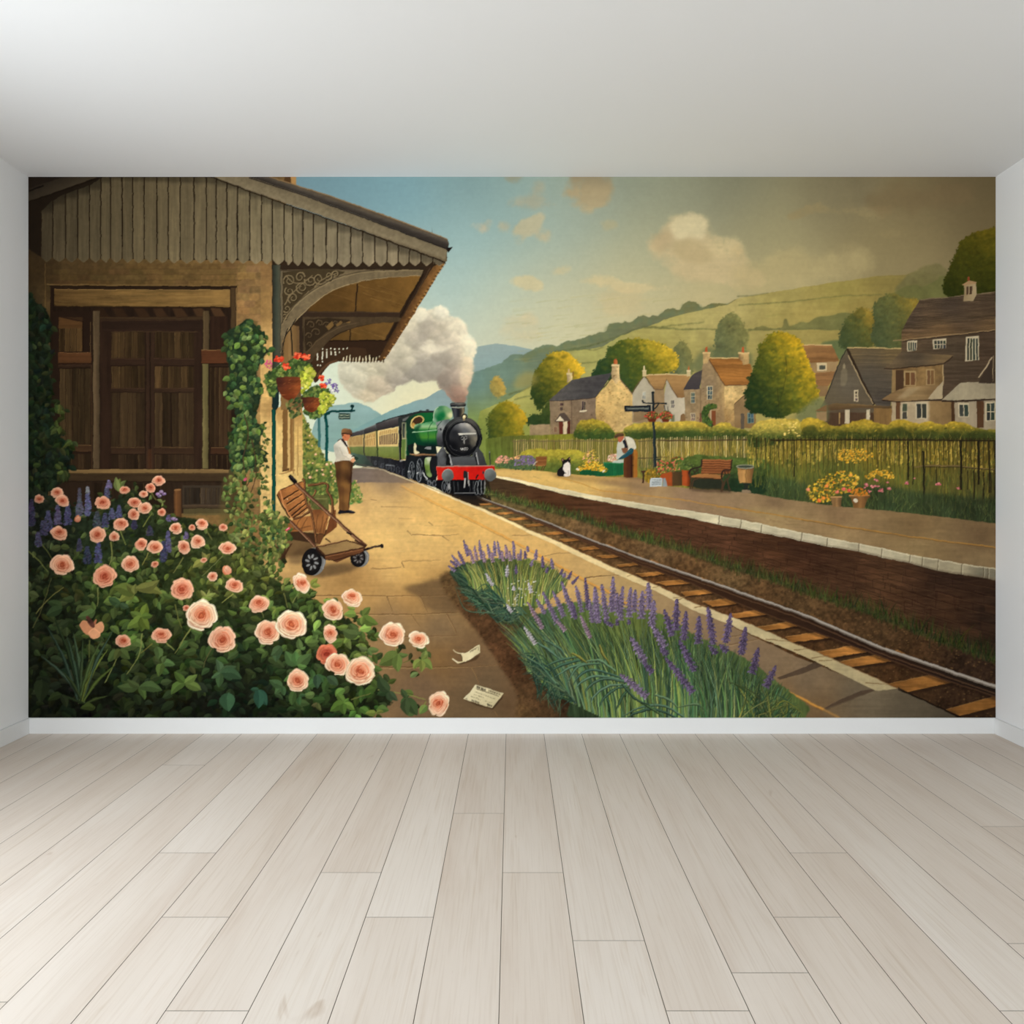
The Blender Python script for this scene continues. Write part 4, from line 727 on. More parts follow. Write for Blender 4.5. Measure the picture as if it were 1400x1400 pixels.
poly(KO + KI, field([(500, 639, (150, 136, 116)), (560, 655, (196, 180, 140)), (600, 672, (232, 210, 160)), (700, 714, (236, 210, 150)), (780, 750, (232, 204, 146)), (850, 786, (222, 196, 142)), (950, 832, (206, 184, 138)), (1050, 876, (186, 168, 126)), (1100, 897, (184, 164, 120)), (1180, 935, (176, 158, 118))]), tex=[('med', .04), ('horz', .03)])
line(KO, (120, 84, 50), .8, 1.6, a=.6)
for p in ([(78, 62), (118, 44)], [(150, 92), (200, 80)], [(440, 222), (548, 232)], [(556, 266), (620, 262)], [(628, 300), (700, 288)], [(660, 310), (730, 308)], [(850, 400), (960, 410)]): line(e4(p), (116, 90, 58), 1.6, .5, a=.75)
for p in ([(750, 520), (775, 530)], [(845, 575), (880, 565)], [(980, 635), (1030, 625)], [(1090, 690), (1170, 682)], [(1200, 740), (1260, 732)]): line(e5(p), (140, 108, 66), 1.3, .5, a=.7)
poly(e4([(905, 432), (985, 426), (1245, 545), (1260, 560), (680, 560), (676, 512), (890, 432)]), field([(1140, 975, (112, 94, 70)), (1200, 950, (116, 102, 80)), (1230, 970, (96, 84, 66)), (1300, 980, (72, 62, 50))]), own=False, a=.5, tex=('horz', .06))
line(e4([(985, 428), (1120, 486), (1245, 545)]), (30, 22, 16), 1.6, 2.6)
# ---- steam
part('steam', None, 'printed cream steam plume trailing from the chimney')
STM = [(700, 700), (675, 670), (650, 630), (612, 610), (590, 560), (530, 565), (480, 570), (440, 555), (400, 580), (350, 590), (300, 640), (240, 655), (200, 690), (150, 700), (110, 685), (60, 660), (0, 600), (-30, 540), (-20, 440), (60, 440), (200, 430), (270, 390), (350, 270), (430, 150), (455, 110), (490, 100), (540, 118), (580, 95), (620, 90), (655, 105), (675, 150), (740, 170), (780, 215), (790, 260), (835, 300), (848, 350), (838, 400), (818, 420), (830, 480), (815, 560), (790, 620), (772, 700)]
SF = field([c8(*a) + (b,) for a, b in (((740, 690), (140, 106, 88)), ((700, 640), (150, 120, 102)), ((780, 610), (196, 162, 132)), ((640, 580), (146, 132, 116)), ((790, 500), (216, 194, 160)), ((700, 520), (168, 150, 132)), ((810, 380), (238, 222, 186)), ((790, 300), (238, 222, 188)), ((720, 230), (232, 216, 184)), ((620, 130), (232, 220, 190)), ((520, 200), (180, 168, 146)), ((590, 240), (186, 172, 148)), ((500, 300), (168, 156, 138)), ((500, 130), (228, 214, 182)), ((440, 200), (222, 208, 176)), ((560, 340), (224, 208, 178)), ((680, 350), (206, 190, 164)), ((600, 460), (156, 146, 130)), ((650, 410), (172, 158, 138)), ((480, 480), (160, 150, 134)), ((400, 420), (190, 178, 152)), ((360, 350), (200, 188, 160)), ((440, 540), (150, 140, 124)), ((300, 500), (186, 174, 148)), ((350, 560), (158, 146, 130)), ((200, 500), (198, 186, 156)), ((240, 600), (184, 166, 140)), ((100, 520), (200, 190, 162)), ((150, 660), (200, 182, 150)), ((60, 600), (196, 186, 160)), ((20, 500), (196, 188, 162)))], 3.2, 5)
cp = c8(sp(STM, 5))
poly(cp, SF, a=1, soft=1.2, tex=[('med', .03)], edge=2.2)
SC = full_mask(cp, 2)
for i in range(520):                                     # billows: a lit upper rim over a shaded body
    x, y = scatter(cp, 1)[0]; r = rng.uniform(3, 10) * (1.1 if x > 560 else .9)
    b = SF(np.array([[x]]), np.array([[y]]))[0, 0]
    poly(ell(x, y, r, r * .8, rng.uniform(-.5, .5), 14), b * .95, a=.3, soft=r * .25, own=False, clip=SC)
    th = np.linspace(-2.6 + rng.uniform(-.4, .4), -.1, 9); R = r * .85
    poly(ribbon(np.stack([x + R * np.cos(th), y + R * .8 * np.sin(th)], 1), .3, .3, r * .4), np.minimum(b * 1.14 + 5, 248), a=.45, soft=r * .13, own=False, clip=SC)
for x, y, r in ((100, 560, 62), (30, 520, 60), (200, 585, 62), (320, 530, 60), (250, 470, 55), (400, 455, 62), (470, 520, 55), (560, 490, 60), (450, 310, 62), (380, 380, 50), (520, 190, 55), (560, 260, 50), (640, 340, 62), (680, 430, 55), (620, 135, 55), (490, 130, 40), (740, 225, 60), (690, 290, 50), (800, 345, 48), (785, 450, 46), (725, 540, 50), (650, 560, 46), (780, 560, 36), (720, 640, 44), (600, 400, 46)):
    X0_, Y0_ = c8(x, y); R_ = r * .21422; b_ = SF(np.array([[X0_]]), np.array([[Y0_]]))[0, 0]
    poly(ell(X0_, Y0_, R_, R_ * .86, rng.uniform(-.4, .4), 18), lambda X, Y: b_ * (1 + .2 * np.clip(((X - X0_) * .45 - (Y - Y0_)) / R_, -1, .7))[..., None], a=.62, soft=R_ * .13, own=False, clip=SC)
for q, c, a in (([(470, 280), (500, 190), (560, 180), (600, 220), (560, 260), (500, 320)], (166, 154, 136), .5), ([(590, 270), (660, 240), (690, 260), (640, 310), (580, 330)], (170, 158, 138), .45), ([(480, 350), (560, 330), (640, 350), (700, 330), (640, 380), (540, 380)], (238, 224, 194), .55), ([(610, 400), (660, 380), (690, 420), (640, 470)], (150, 140, 124), .45), ([(430, 470), (560, 420), (620, 500), (560, 560), (440, 550)], (156, 146, 130), .4), ([(740, 240), (790, 280), (840, 330), (830, 400), (780, 380)], (246, 232, 198), .5), ([(580, 110), (620, 92), (660, 120), (640, 160), (590, 150)], (244, 232, 204), .5), ([(280, 480), (330, 440), (360, 500), (340, 580), (290, 560)], (164, 152, 134), .35), ([(770, 420), (820, 430), (820, 520), (780, 600), (740, 560)], (236, 212, 172), .5), ([(480, 110), (520, 112), (540, 150), (480, 190), (450, 160)], (240, 228, 198), .5), ([(600, 540), (660, 520), (680, 600), (700, 680), (670, 640), (620, 600)], (132, 118, 104), .45)):
    poly(c8(sp(q, 5)), c, a=a, soft=1.6, own=False, clip=SC, edge=0)

# ---- carriages
part('carriage', None, 'printed farthest cream and green carriages')
car3 = [(-40, 575), (0, 552), (170, 538), (185, 830), (120, 825), (-40, 790)]
poly(g1([(-60, 580), (20, 555), (172, 538), (186, 835), (60, 822), (-60, 800)]), vgrad((590, (186, 158, 98)), (610, (176, 146, 92)), (611, (106, 116, 64)), (624, (84, 94, 54))), tex=('vert', .05))
poly(g1([(-60, 560), (0, 528), (80, 498), (172, 468), (174, 538), (60, 560), (-60, 590)]), vgrad((586, (76, 72, 70)), (596, (58, 54, 54)))); line(g1([(-60, 556), (0, 526), (80, 496), (172, 466)]), (120, 128, 124), .9)
for i in range(15): x = -20 + i * 12; poly(g1([(x, 582 - i * 1.6), (x + 6, 581 - i * 1.6), (x + 6, 680), (x, 680)]), (136, 100, 58), a=.8)
part('carriage', None, 'printed middle cream and green carriage')
poly(g1([(176, 538), (345, 488), (352, 838), (186, 835)]), vgrad((590, (190, 162, 100)), (610, (192, 158, 98)), (611.5, (112, 118, 62)), (624, (90, 98, 50))), tex=('vert', .05))
poly(g1([(172, 468), (250, 438), (345, 402), (348, 490), (176, 540)]), dgrad(g1(250, 430), g1(264, 520), (0, (96, 92, 88)), (.4, (62, 58, 56)), (1, (46, 42, 42)))); line(g1([(172, 466), (250, 436), (345, 400)]), (128, 132, 126), .9)
poly(g1([(190, 562), (325, 520), (326, 684), (194, 690)]), (158, 118, 66), tex=('vs', .14))
for i in range(9): x = 192 + i * 15; line(g1([(x, 562 - i * 4.6), (x, 688)]), (206, 176, 112), .6)
line(g1([(188, 612), (328, 572)]), (204, 174, 112), .7); poly(g1([(168, 530), (184, 525), (192, 838), (174, 836)]), (56, 54, 44))
part('carriage', None, 'printed nearest cream and green carriage with tall windows')
poly(g1([(350, 490), (645, 430), (660, 890), (352, 838)]), vgrad((588, (216, 186, 120)), (609, (212, 178, 112)), (611, (114, 122, 66)), (622, (106, 114, 54)), (628, (92, 98, 46))), tex=('vert', .06))
line(g1([(360, 704), (648, 700)]), (196, 172, 110), .9); line(g1([(370, 846), (660, 888)]), (176, 142, 76), .9)
poly(g1([(345, 402), (520, 330), (690, 286), (735, 282), (690, 330), (655, 425), (350, 492)]), dgrad(g1(500, 330), g1(525, 455), (0, (96, 92, 88)), (.35, (66, 60, 58)), (1, (44, 40, 40)))); line(g1([(345, 400), (520, 328), (700, 278), (760, 270)]), (26, 26, 26), 1)
part('window', CUR, 'row of narrow carriage windows')
for i in range(9):
    x = 386 + i * 28.2; t = (x - 386) / 254; y0 = 500 - t * 48; yb = 680 - t * 6; ym = y0 + 55
    poly(g1([(x, y0), (x + 21, y0 - 4), (x + 21, ym - 6), (x, ym - 3)]), (178, 142, 84)); poly(g1([(x, ym + 5), (x + 21, ym + 1), (x + 21, yb), (x, yb + 1)]), (98, 78, 58)); poly(g1([(x + 11, ym + 4), (x + 20, ym + 2), (x + 20, yb), (x + 11, yb)]), (140, 112, 78))
use(len(PARTS) - 2); poly(g1([(340, 470), (358, 462), (372, 846), (354, 842)]), (44, 54, 32)); poly(g1([(648, 420), (690, 330), (694, 470), (690, 885), (662, 892)]), (28, 26, 26))
part('carriage_underframe', None, 'printed dark wheels and frames below the carriages')
poly(g1([(60, 820), (180, 830), (350, 838), (660, 890), (760, 905), (800, 1160), (700, 1110), (560, 1060), (420, 1010), (300, 985), (200, 960), (80, 920)]), field([(495, 628, (60, 58, 52)), (520, 632, (36, 36, 38)), (550, 640, (28, 28, 32)), (555, 655, (24, 24, 28))]), tex=('vs', .2))
for x, y, r in ((330, 930, 28), (430, 970, 34), (500, 985, 40), (570, 1010, 44), (640, 1030, 48), (720, 1060, 52)):
    line(g1(ell(x, y, r * .5, r)), (92, 94, 98), .7, a=.75); line(g1(ell(x, y, r * .2, r * .4)), (80, 82, 86), .5, a=.6)
line(g1([(470, 955), (600, 975)]), (150, 152, 152), .9, a=.8)
for i in range(60): x = rng.uniform(200, 740); y = 870 + (x - 200) * .2 + rng.uniform(-20, 70); line(g1([(x, y), (x + rng.uniform(-6, 20), y + rng.uniform(4, 40))]), (96, 96, 98), .5, .2, a=.5)
poly(g1([(660, 890), (700, 895), (720, 910), (670, 915)]), (150, 146, 140), a=.8)

# ---- locomotive
LOCO = part('locomotive', None, 'printed green steam locomotive with black smokebox and red buffer beam')
poly(g1([(690, 330), (760, 280), (840, 250), (960, 232), (1130, 232), (1160, 420), (1150, 830), (760, 880), (745, 600)]), field([(556, 580, (26, 44, 34)), (560, 600, (14, 58, 34)), (570, 610, (10, 56, 34)), (585, 568, (22, 92, 44)), (592, 580, (18, 84, 40)), (560, 620, (12, 46, 30)), (590, 610, (14, 46, 32)), (575, 625, (12, 40, 28))]))
poly(g1([(640, 320), (690, 290), (800, 262), (900, 234), (960, 224), (1130, 224), (1130, 242), (960, 246), (860, 268), (770, 310), (742, 372), (700, 372), (690, 470), (650, 430)]), (42, 44, 42)); poly(g1([(700, 330), (790, 288), (760, 345), (700, 362)]), (118, 116, 110), a=.7)
line(g1([(640, 300), (840, 246), (960, 224), (1130, 222)]), (24, 24, 24), 1.1)
poly(g1(ell(950, 222, 22, 12)), (40, 42, 42)); poly(g1(ell(1045, 206, 24, 9)), (52, 50, 50))
part('cab_door', LOCO); poly(g1([(690, 382), (750, 376), (752, 880), (690, 890)]), vgrad((580, (120, 116, 92)), (599, (150, 142, 104)), (600, (96, 118, 60)), (628, (110, 122, 54)))); poly(g1([(702, 398), (732, 394), (730, 580), (704, 584)]), (36, 42, 38)); poly(g1([(712, 430), (726, 428), (724, 570), (712, 572)]), (66, 72, 62)); line(g1([(690, 600), (750, 598)]), (170, 158, 116), .9); line(g1([(748, 380), (750, 880)]), (156, 150, 116), .9); line(g1([(720, 610), (722, 880)]), (62, 84, 42), .7)
line(g1([(690, 888), (752, 880)]), (176, 120, 62), 1)
part('cab_window', LOCO, 'cream framed round cab window'); poly(g1(sp([(815, 400), (830, 330), (880, 290), (940, 282), (985, 310), (996, 355), (960, 390), (930, 420), (900, 460), (860, 468), (828, 450)], 5)), (206, 176, 106)); poly(g1(sp([(832, 385), (860, 325), (900, 300), (945, 298), (975, 330), (972, 365), (940, 390), (905, 425), (870, 425), (840, 420)], 5)), (62, 40, 26)); poly(g1([(828, 400), (850, 375), (905, 415), (885, 450), (845, 440)]), (176, 132, 64))
use(LOCO); line(g1([(752, 380), (760, 600), (758, 870)]), (58, 116, 66), .8, a=.7)
# boiler
BOI = part('boiler', LOCO)
poly(g2(sp([(-30, 400), (10, 370), (120, 350), (250, 325), (330, 300), (420, 300), (440, 520), (400, 660), (280, 660), (120, 640), (40, 620), (0, 560), (-20, 480)], 4)), vgrad((574, (52, 118, 74)), (579, (90, 146, 96)), (583, (146, 172, 124)), (586.5, (84, 140, 74)), (588, (32, 98, 48)), (593, (56, 116, 48)), (598, (72, 124, 44)), (601, (36, 92, 40)), (606, (14, 48, 32)), (610, (14, 26, 24))), tex=('hs', .03))
poly(g2([(-30, 430), (20, 385), (60, 370), (20, 470), (60, 600), (110, 650), (20, 640), (-20, 560)]), (10, 50, 32), a=.75, soft=.8)
poly(g2([(240, 330), (330, 300), (420, 300), (430, 660), (330, 660), (260, 640), (250, 540), (262, 430)]), field([(600, 578, (126, 132, 124)), (604, 586, (160, 160, 152)), (598, 592, (104, 104, 104)), (606, 596, (70, 70, 72)), (600, 603, (50, 48, 50)), (608, 606, (30, 30, 32)), (610, 576, (86, 94, 90))]), tex=('fine', .03))
for x in (150, 250): line(g2(sp([(x + 66, 335), (x + 20, 390), (x - 6, 470), (x - 6, 560), (x + 6, 640)], 5, False)), (20, 58, 36), .9, a=.8)
line(g2([(-60, 478), (100, 464), (250, 448)]), (150, 180, 140), 1.2); line(g2([(250, 448), (300, 432)]), (96, 100, 96), 1)
poly(g2([(290, 430), (310, 420), (320, 450), (300, 458)]), (40, 40, 42))
poly(g1([(760, 690), (860, 660), (950, 690), (1160, 700), (1180, 810), (800, 812)]), (20, 28, 26)); poly(g1([(1000, 735), (1030, 708), (1100, 706), (1098, 742)]), (126, 126, 122)); poly(g1(sp([(856, 670), (870, 655), (886, 672), (896, 700), (896, 760), (930, 775), (930, 798), (866, 800), (858, 740)], 4)), (214, 200, 156))
use(LOCO); poly(g1([(800, 808), (930, 806), (1180, 812), (1180, 845), (960, 835), (800, 822)]), (120, 84, 56)); line(g1([(800, 808), (1180, 816)]), (164, 124, 84), .8)
part('dome', LOCO, 'pale edged green steam dome'); poly(g2(sp([(208, 340), (214, 260), (230, 190), (270, 150), (330, 138), (390, 150), (440, 190), (452, 240), (440, 300), (340, 320), (250, 345)], 5)), field([(594, 560, (118, 150, 116)), (600, 557, (64, 118, 76)), (604, 568, (18, 96, 50)), (600, 572, (20, 92, 48)), (612, 560, (120, 156, 104)), (616, 568, (204, 200, 150)), (612, 574, (110, 140, 84)), (594, 575, (110, 142, 112))], 3, 1)); line(g2(sp([(210, 330), (214, 260), (232, 192), (270, 152)], 4, False)), (156, 176, 142), 1.4)
part('chimney', LOCO); poly(g2([(440, 165), (612, 160), (600, 230), (605, 280), (470, 300), (460, 240)]), hgrad((618, (32, 32, 35)), (622, (68, 68, 70)), (626, (24, 25, 30)), (630, (56, 49, 41)), (633, (132, 118, 89)), (636, (35, 32, 30))))
poly(g2(sp([(425, 128), (436, 104), (530, 96), (612, 104), (625, 128), (600, 150), (450, 152)], 4)), hgrad((616, (35, 35, 38)), (624, (56, 56, 57)), (630, (88, 83, 73)), (637, (32, 30, 30)))); line(g2([(432, 132), (530, 140), (620, 128)]), (22, 22, 24), .9); line(g2([(432, 118), (530, 112), (620, 116)]), (128, 122, 108), .7); line(g2([(446, 156), (530, 166), (604, 156)]), (170, 160, 140), .9)
SM = part('smokebox', LOCO, 'round black smokebox front')
poly(g2(sp([(330, 520), (350, 420), (400, 350), (470, 302), (560, 280), (660, 292), (750, 345), (810, 430), (832, 540), (810, 640), (760, 720), (680, 780), (580, 800), (480, 790), (400, 740), (350, 650)], 4)), field([(608, 590, (17, 17, 18)), (616, 578, (52, 52, 50)), (630, 572, (66, 65, 63)), (645, 575, (75, 70, 64)), (656, 588, (43, 42, 40)), (657, 600, (24, 24, 26)), (640, 620, (16, 16, 17)), (615, 615, (13, 13, 14))], 3, 2))
poly(g2(ell(585, 560, 205, 220)), (18, 18, 20)); line(g2(ell(588, 548, 222, 236, 0, 40)), (112, 108, 104), .6, a=.5)
DR = part('smokebox_door', SM); poly(g2(ell(590, 545, 178, 188, 0, 40)), field([(615, 585, (40, 40, 42)), (622, 580, (86, 86, 86)), (632, 578, (150, 146, 140)), (640, 580, (178, 168, 152)), (648, 588, (150, 142, 130)), (651, 594, (96, 92, 86)), (636, 590, (92, 92, 92)), (622, 592, (34, 34, 36)), (632, 598, (24, 24, 26)), (640, 603, (34, 32, 32)), (645, 604, (92, 86, 72)), (650, 600, (120, 110, 92)), (640, 612, (18, 18, 20)), (620, 610, (16, 16, 18))], 3, 2))
poly(g2([(522, 488), (750, 484), (752, 500), (540, 510)]), (206, 198, 180)); line(g2(sp([(420, 640), (460, 690), (520, 712)], 4, False)), (86, 84, 84), .6)
for s in (-1, 1): line(g2(ell(602 + s * 20, 545, 17, 20)), (176, 170, 158), .7, a=.85)
line(g2([(590, 560), (606, 580), (622, 560)]), (190, 184, 170), .7); line(g2([(606, 572), (608, 625)]), (176, 170, 158), .7); line(g2([(596, 612), (606, 575)]), (150, 146, 136), .5)
line(g2([(556, 672), (572, 700)]), (214, 208, 196), .8); line(g2([(572, 700), (580, 672)]), (214, 208, 196), .8); line(g2([(588, 672), (590, 702)]), (214, 208, 196), .8); line(g2(ell(612, 686, 10, 14)), (206, 200, 188), .7); line(g2([(630, 672), (632, 702), (648, 694), (650, 678), (632, 672)]), (196, 190, 178), .7)
part('lamp', LOCO, 'round brass headlamp'); poly(g2(ell(608, 278, 36, 40)), (30, 28, 26)); poly(g2(ell(606, 280, 22, 26)), (206, 184, 130)); poly(g2(ell(602, 274, 9, 11)), (246, 234, 196)); poly(g2([(590, 306), (622, 306), (620, 326), (594, 326)]), (150, 128, 92))
use(LOCO); line(g2([(800, 432), (832, 434)]), (48, 46, 44), 1); line(g2([(346, 440), (372, 436)]), (46, 46, 46), 1)
# front frames
poly(g2([(240, 770), (330, 650), (390, 740), (480, 790), (700, 780), (770, 660), (850, 750), (890, 900), (250, 910)]), field([(600, 620, (95, 95, 95)), (606, 628, (83, 83, 83)), (612, 625, (37, 37, 37)), (630, 632, (78, 78, 78)), (640, 625, (71, 71, 71)), (655, 625, (56, 56, 56)), (662, 632, (51, 51, 51))], 3, 2))
poly(g2([(375, 745), (412, 755), (432, 900), (370, 890)]), (20, 20, 20)); poly(g2([(735, 760), (752, 740), (780, 890), (760, 892)]), (20, 20, 20)); poly(g2([(448, 800), (736, 800), (752, 892), (452, 894)]), vgrad((626, (78, 78, 78)), (636, (64, 64, 64))))
line(g2([(418, 758), (446, 898)]), (166, 164, 160), 1.6); line(g2([(756, 732), (786, 892)]), (150, 148, 144), 1.5); line(g2(ell(325, 800, 52, 90)), (62, 60, 60), .8, a=.8)
# running gear
part('running_gear', LOCO, 'dark wheels, rods and cylinder')
poly(g1([(755, 830), (1180, 835), (1180, 985), (1165, 1165), (1290, 1220), (1290, 1300), (1100, 1250), (930, 1200), (760, 1120), (720, 1100)]), field([(560, 630, (24, 26, 28)), (580, 650, (20, 22, 24)), (600, 665, (16, 16, 18))]), tex=('fine', .06))
for x, y, rx, ry in ((830, 1030, 34, 118), (935, 1030, 38, 162), (800, 1090, 18, 50), (1070, 1200, 22, 36), (1140, 1210, 24, 42), (930, 1120, 26, 66)):
    line(g1(ell(x, y, rx, ry)), (122, 124, 126), 1.0, a=.85); line(g1(ell(x, y, rx * .6, ry * .6)), (70, 72, 74), .6, a=.7)
for a, b in (((905, 900), (945, 1020)), ((945, 1020), (960, 1080)), ((900, 960), (960, 1150)), ((980, 1060), (1050, 1150)), ((1010, 1150), (1120, 1210)), ((780, 1045), (830, 1050)), ((830, 950), (850, 1120))): line(g1([a, b]), (150, 150, 148), .9, a=.75)
poly(g1([(975, 1058), (990, 1058), (1050, 1150), (1040, 1160)]), (206, 204, 196)); poly(g1([(778, 1038), (812, 1040), (812, 1056), (778, 1052)]), (190, 188, 180)); poly(g1(ell(908, 1066, 12, 12)), (196, 192, 184))
poly(g1(sp([(1008, 880), (1040, 855), (1100, 862), (1075, 920), (1080, 1020), (1100, 1110), (1060, 1120), (1020, 1060), (1006, 960)], 4)), field([(582, 630, (130, 150, 96)), (586, 628, (190, 190, 160)), (583, 640, (96, 118, 48)), (586, 650, (120, 140, 84)), (581, 645, (70, 88, 44))], 3, 1)); poly(g1([(1090, 870), (1120, 850), (1170, 860), (1180, 1100), (1120, 1110), (1085, 1000)]), (26, 26, 28))
poly(g2([(260, 1080), (870, 1080), (860, 1200), (840, 1285), (700, 1295), (600, 1290), (480, 1270), (380, 1250), (260, 1180)]), (16, 16, 18))
for x, y, rx, ry in ((350, 1170, 30, 78), (405, 1180, 20, 80), (760, 1190, 22, 90), (800, 1180, 26, 96), (845, 1160, 26, 104)):
    line(g2(ell(x, y, rx, ry)), (136, 136, 134), 1.0, a=.75)
poly(g2(ell(406, 1172, 14, 42)), (176, 172, 166), a=.85); poly(g2(ell(352, 1170, 13, 44)), (74, 76, 78))
for x in (470, 520, 672, 720, 770): line(g2([(x, 1100), (x + 4, 1240)]), (90, 90, 90), .9, a=.7)
line(g2([(470, 1254), (750, 1250)]), (112, 110, 108), 1.2); poly(g2([(860, 1090), (872, 1110), (866, 1190), (856, 1200)]), (160, 154, 146), a=.8)
BB = part('buffer_beam', LOCO, 'bright red buffer beam')
poly(g2([(252, 912), (988, 904), (996, 960), (980, 1060), (850, 1078), (262, 1084)]), hgrad((597, (186, 34, 24)), (620, (198, 32, 22)), (650, (190, 26, 20)), (676, (176, 28, 22))), tex=('fine', .02)); poly(g2([(252, 908), (988, 898), (990, 910), (254, 922)]), (176, 120, 104)); line(g2([(256, 920), (266, 1084)]), (206, 70, 56), .8); poly(g2([(850, 1050), (985, 1050), (980, 1082), (852, 1082)]), (120, 24, 24), a=.7)
for cx, cy in ((393, 1026), (934, 1018)):
    part('buffer', LOCO, 'round grey buffer'); poly(g2(ell(cx, cy, 76, 80, 0, 30)), (40, 36, 34)); poly(g2(ell(cx - 1, cy - 2, 74, 78, 0, 30)), (186, 168, 150)); poly(g2(ell(cx, cy + 4, 73, 76, 0, 30)), field([(570 + (cx - 30) * .107, 540 + (cy - 40) * .107, (112, 114, 110)), (570 + (cx + 30) * .107, 540 + (cy + 40) * .107, (78, 80, 76))], 2, 2))
part('coupling', LOCO); poly(g2(sp([(600, 990), (612, 962), (640, 980), (654, 1020), (650, 1090), (600, 1060)], 4)), (36, 34, 34)); line(g2([(650, 985), (656, 1080)]), (150, 140, 130), .9); poly(g2([(606, 1060), (626, 1062), (614, 1180), (596, 1180)]), (172, 166, 158)); poly(g2([(650, 1080), (676, 1090), (672, 1160), (660, 1160)]), (150, 144, 136)); line(g2([(778, 1012), (748, 1066)]), (30, 26, 26), 1.6); poly(g2(ell(846, 990, 12, 20)), (54, 50, 54))
use(LOCO); line(g2([(928, 738), (930, 900)]), (44, 46, 44), 1.5); poly(g2(ell(927, 730, 8, 12)), (110, 112, 100))
poly(g2([(300, 1225), (480, 1272), (700, 1296), (820, 1280), (830, 1330), (700, 1340), (560, 1320)]), (26, 22, 20), a=.75, soft=1, own=False)

# ---- far right platform furniture
part('flower_bed', None, 'printed pink and purple flower bed by the locomotive')
FB = d4(sp([(45, 300), (90, 262), (170, 270), (250, 258), (340, 262), (385, 290), (385, 350), (340, 380), (180, 372), (60, 355)], 4))
poly(FB, (92, 104, 60), edge=1, tex=('fine', .12))
for x, y in scatter(FB, 330):
    u = (x - 670) / .164286; v = (y - 580) / .164286
    c = (206, 140, 112) if u < 160 and v < 325 else (206, 148, 96) if u < 250 and v < 290 else (116, 96, 126) if u > 200 and v < 345 else (72, 90, 56)
    blob(x, y, rng.uniform(.7, 1.5), rng.uniform(.6, 1.2), jit(c, .12), own=False)
BN = part('bench', None, 'printed small brown bench left of the cat')
poly(d4([(382, 268), (472, 268), (468, 340), (380, 340)]), (132, 82, 44), tex=('horz', .1)); line(d4([(384, 290), (470, 290)]), (92, 54, 30), .7); line(d4([(384, 314), (470, 314)]), (92, 54, 30), .7); poly(d4([(370, 338), (466, 338), (440, 350), (380, 350)]), (150, 100, 54))
for a, b in (((390, 345), (398, 385)), ((440, 345), (424, 388)), ((462, 340), (440, 385))): part('leg', BN); line(d4([a, b]), (84, 58, 34), 1.3, own=True)
use(BN); line(d4(sp([(360, 345), (378, 318), (395, 312)], 4, False)), (196, 180, 150), 1); line(d4([(356, 348), (364, 380)]), (96, 70, 44), 1)
CT = part('cat', None, 'printed black and white cat sitting on the platform')
poly(d4([(540, 432), (600, 440), (690, 432), (660, 424), (560, 424)]), (116, 88, 54), a=.5, soft=1, own=False)
poly(d4(sp([(557, 415), (562, 385), (580, 365), (600, 345), (600, 320), (596, 290), (604, 284), (622, 294), (640, 292), (655, 278), (664, 276), (670, 300), (672, 330), (668, 360), (672, 400), (668, 425), (640, 434), (600, 434), (568, 432)], 3)), (30, 26, 26))
poly(d4(sp([(622, 330), (640, 318), (655, 318), (668, 330), (668, 380), (670, 415), (662, 430), (640, 434), (630, 425), (634, 410), (618, 400), (606, 370), (612, 345)], 4)), (226, 212, 194)); poly(d4(sp([(614, 430), (618, 412), (636, 412), (644, 432), (630, 436)], 4)), (222, 206, 188)); line(d4([(646, 380), (650, 425)]), (160, 140, 124), .6); poly(d4([(600, 292), (606, 288), (614, 300), (604, 306)]), (168, 120, 96)); poly(d4([(656, 286), (664, 280), (666, 296), (660, 300)]), (168, 120, 96)); line(d4([(626, 322), (634, 330)]), (214, 206, 180), .8); poly(d4([(640, 320), (648, 312), (654, 326)]), (230, 200, 180))
CR = part('planter', None, 'printed green slatted planter heaped with yellow flowers')
poly(d4([(742, 382), (940, 385), (975, 400), (970, 432), (920, 436), (748, 420)]), (30, 84, 48), tex=('vert', .1))
for y in (395, 410): line(d4([(745, y), (965, y + 12)]), (20, 60, 36), .7)
part('foliage', CR, 'yellow and orange flowers')
YF = d4(sp([(718, 380), (745, 350), (780, 330), (800, 312), (860, 310), (930, 330), (985, 370), (960, 400), (920, 392), (800, 378), (740, 385)], 4))
poly(YF, (140, 124, 48), edge=1)
for x, y in scatter(YF, 170): blob(x, y, rng.uniform(.8, 1.6), rng.uniform(.6, 1.2), jit([(222, 170, 44), (236, 190, 70), (206, 140, 34), (110, 112, 44)][rng.integers(4)], .07), own=False)
YT = d4(sp([(770, 300), (780, 240), (820, 215), (870, 215), (890, 260), (900, 300), (860, 320), (790, 318)], 4))
for x, y in scatter(YT, 110): blob(x, y, rng.uniform(.7, 1.5), rng.uniform(.6, 1.2), jit([(214, 176, 76), (196, 160, 60), (120, 116, 50), (208, 150, 110)][rng.integers(4)], .08))
for x, y in d4([(722, 370), (735, 378), (940, 395), (950, 385)]): blob(x, y, 1.4, 1.2, (220, 206, 180))
CR2 = part('crate', None, 'printed green crate the stooping gardener works over')
poly(d4([(942, 320), (1116, 322), (1116, 424), (960, 430), (975, 400), (985, 370), (942, 350)]), (32, 96, 56), tex=('vert', .12))
for x in range(960, 1116, 14): line(d4([(x, 330), (x, 424)]), (22, 70, 42), .6, a=.7)
line(d4([(940, 320), (1118, 322)]), (58, 130, 80), 1.2); poly(d4([(1010, 300), (1110, 292), (1116, 320), (1020, 322)]), (190, 196, 186), a=.85); 
part('flowers', CR2, 'pale pink flowers')
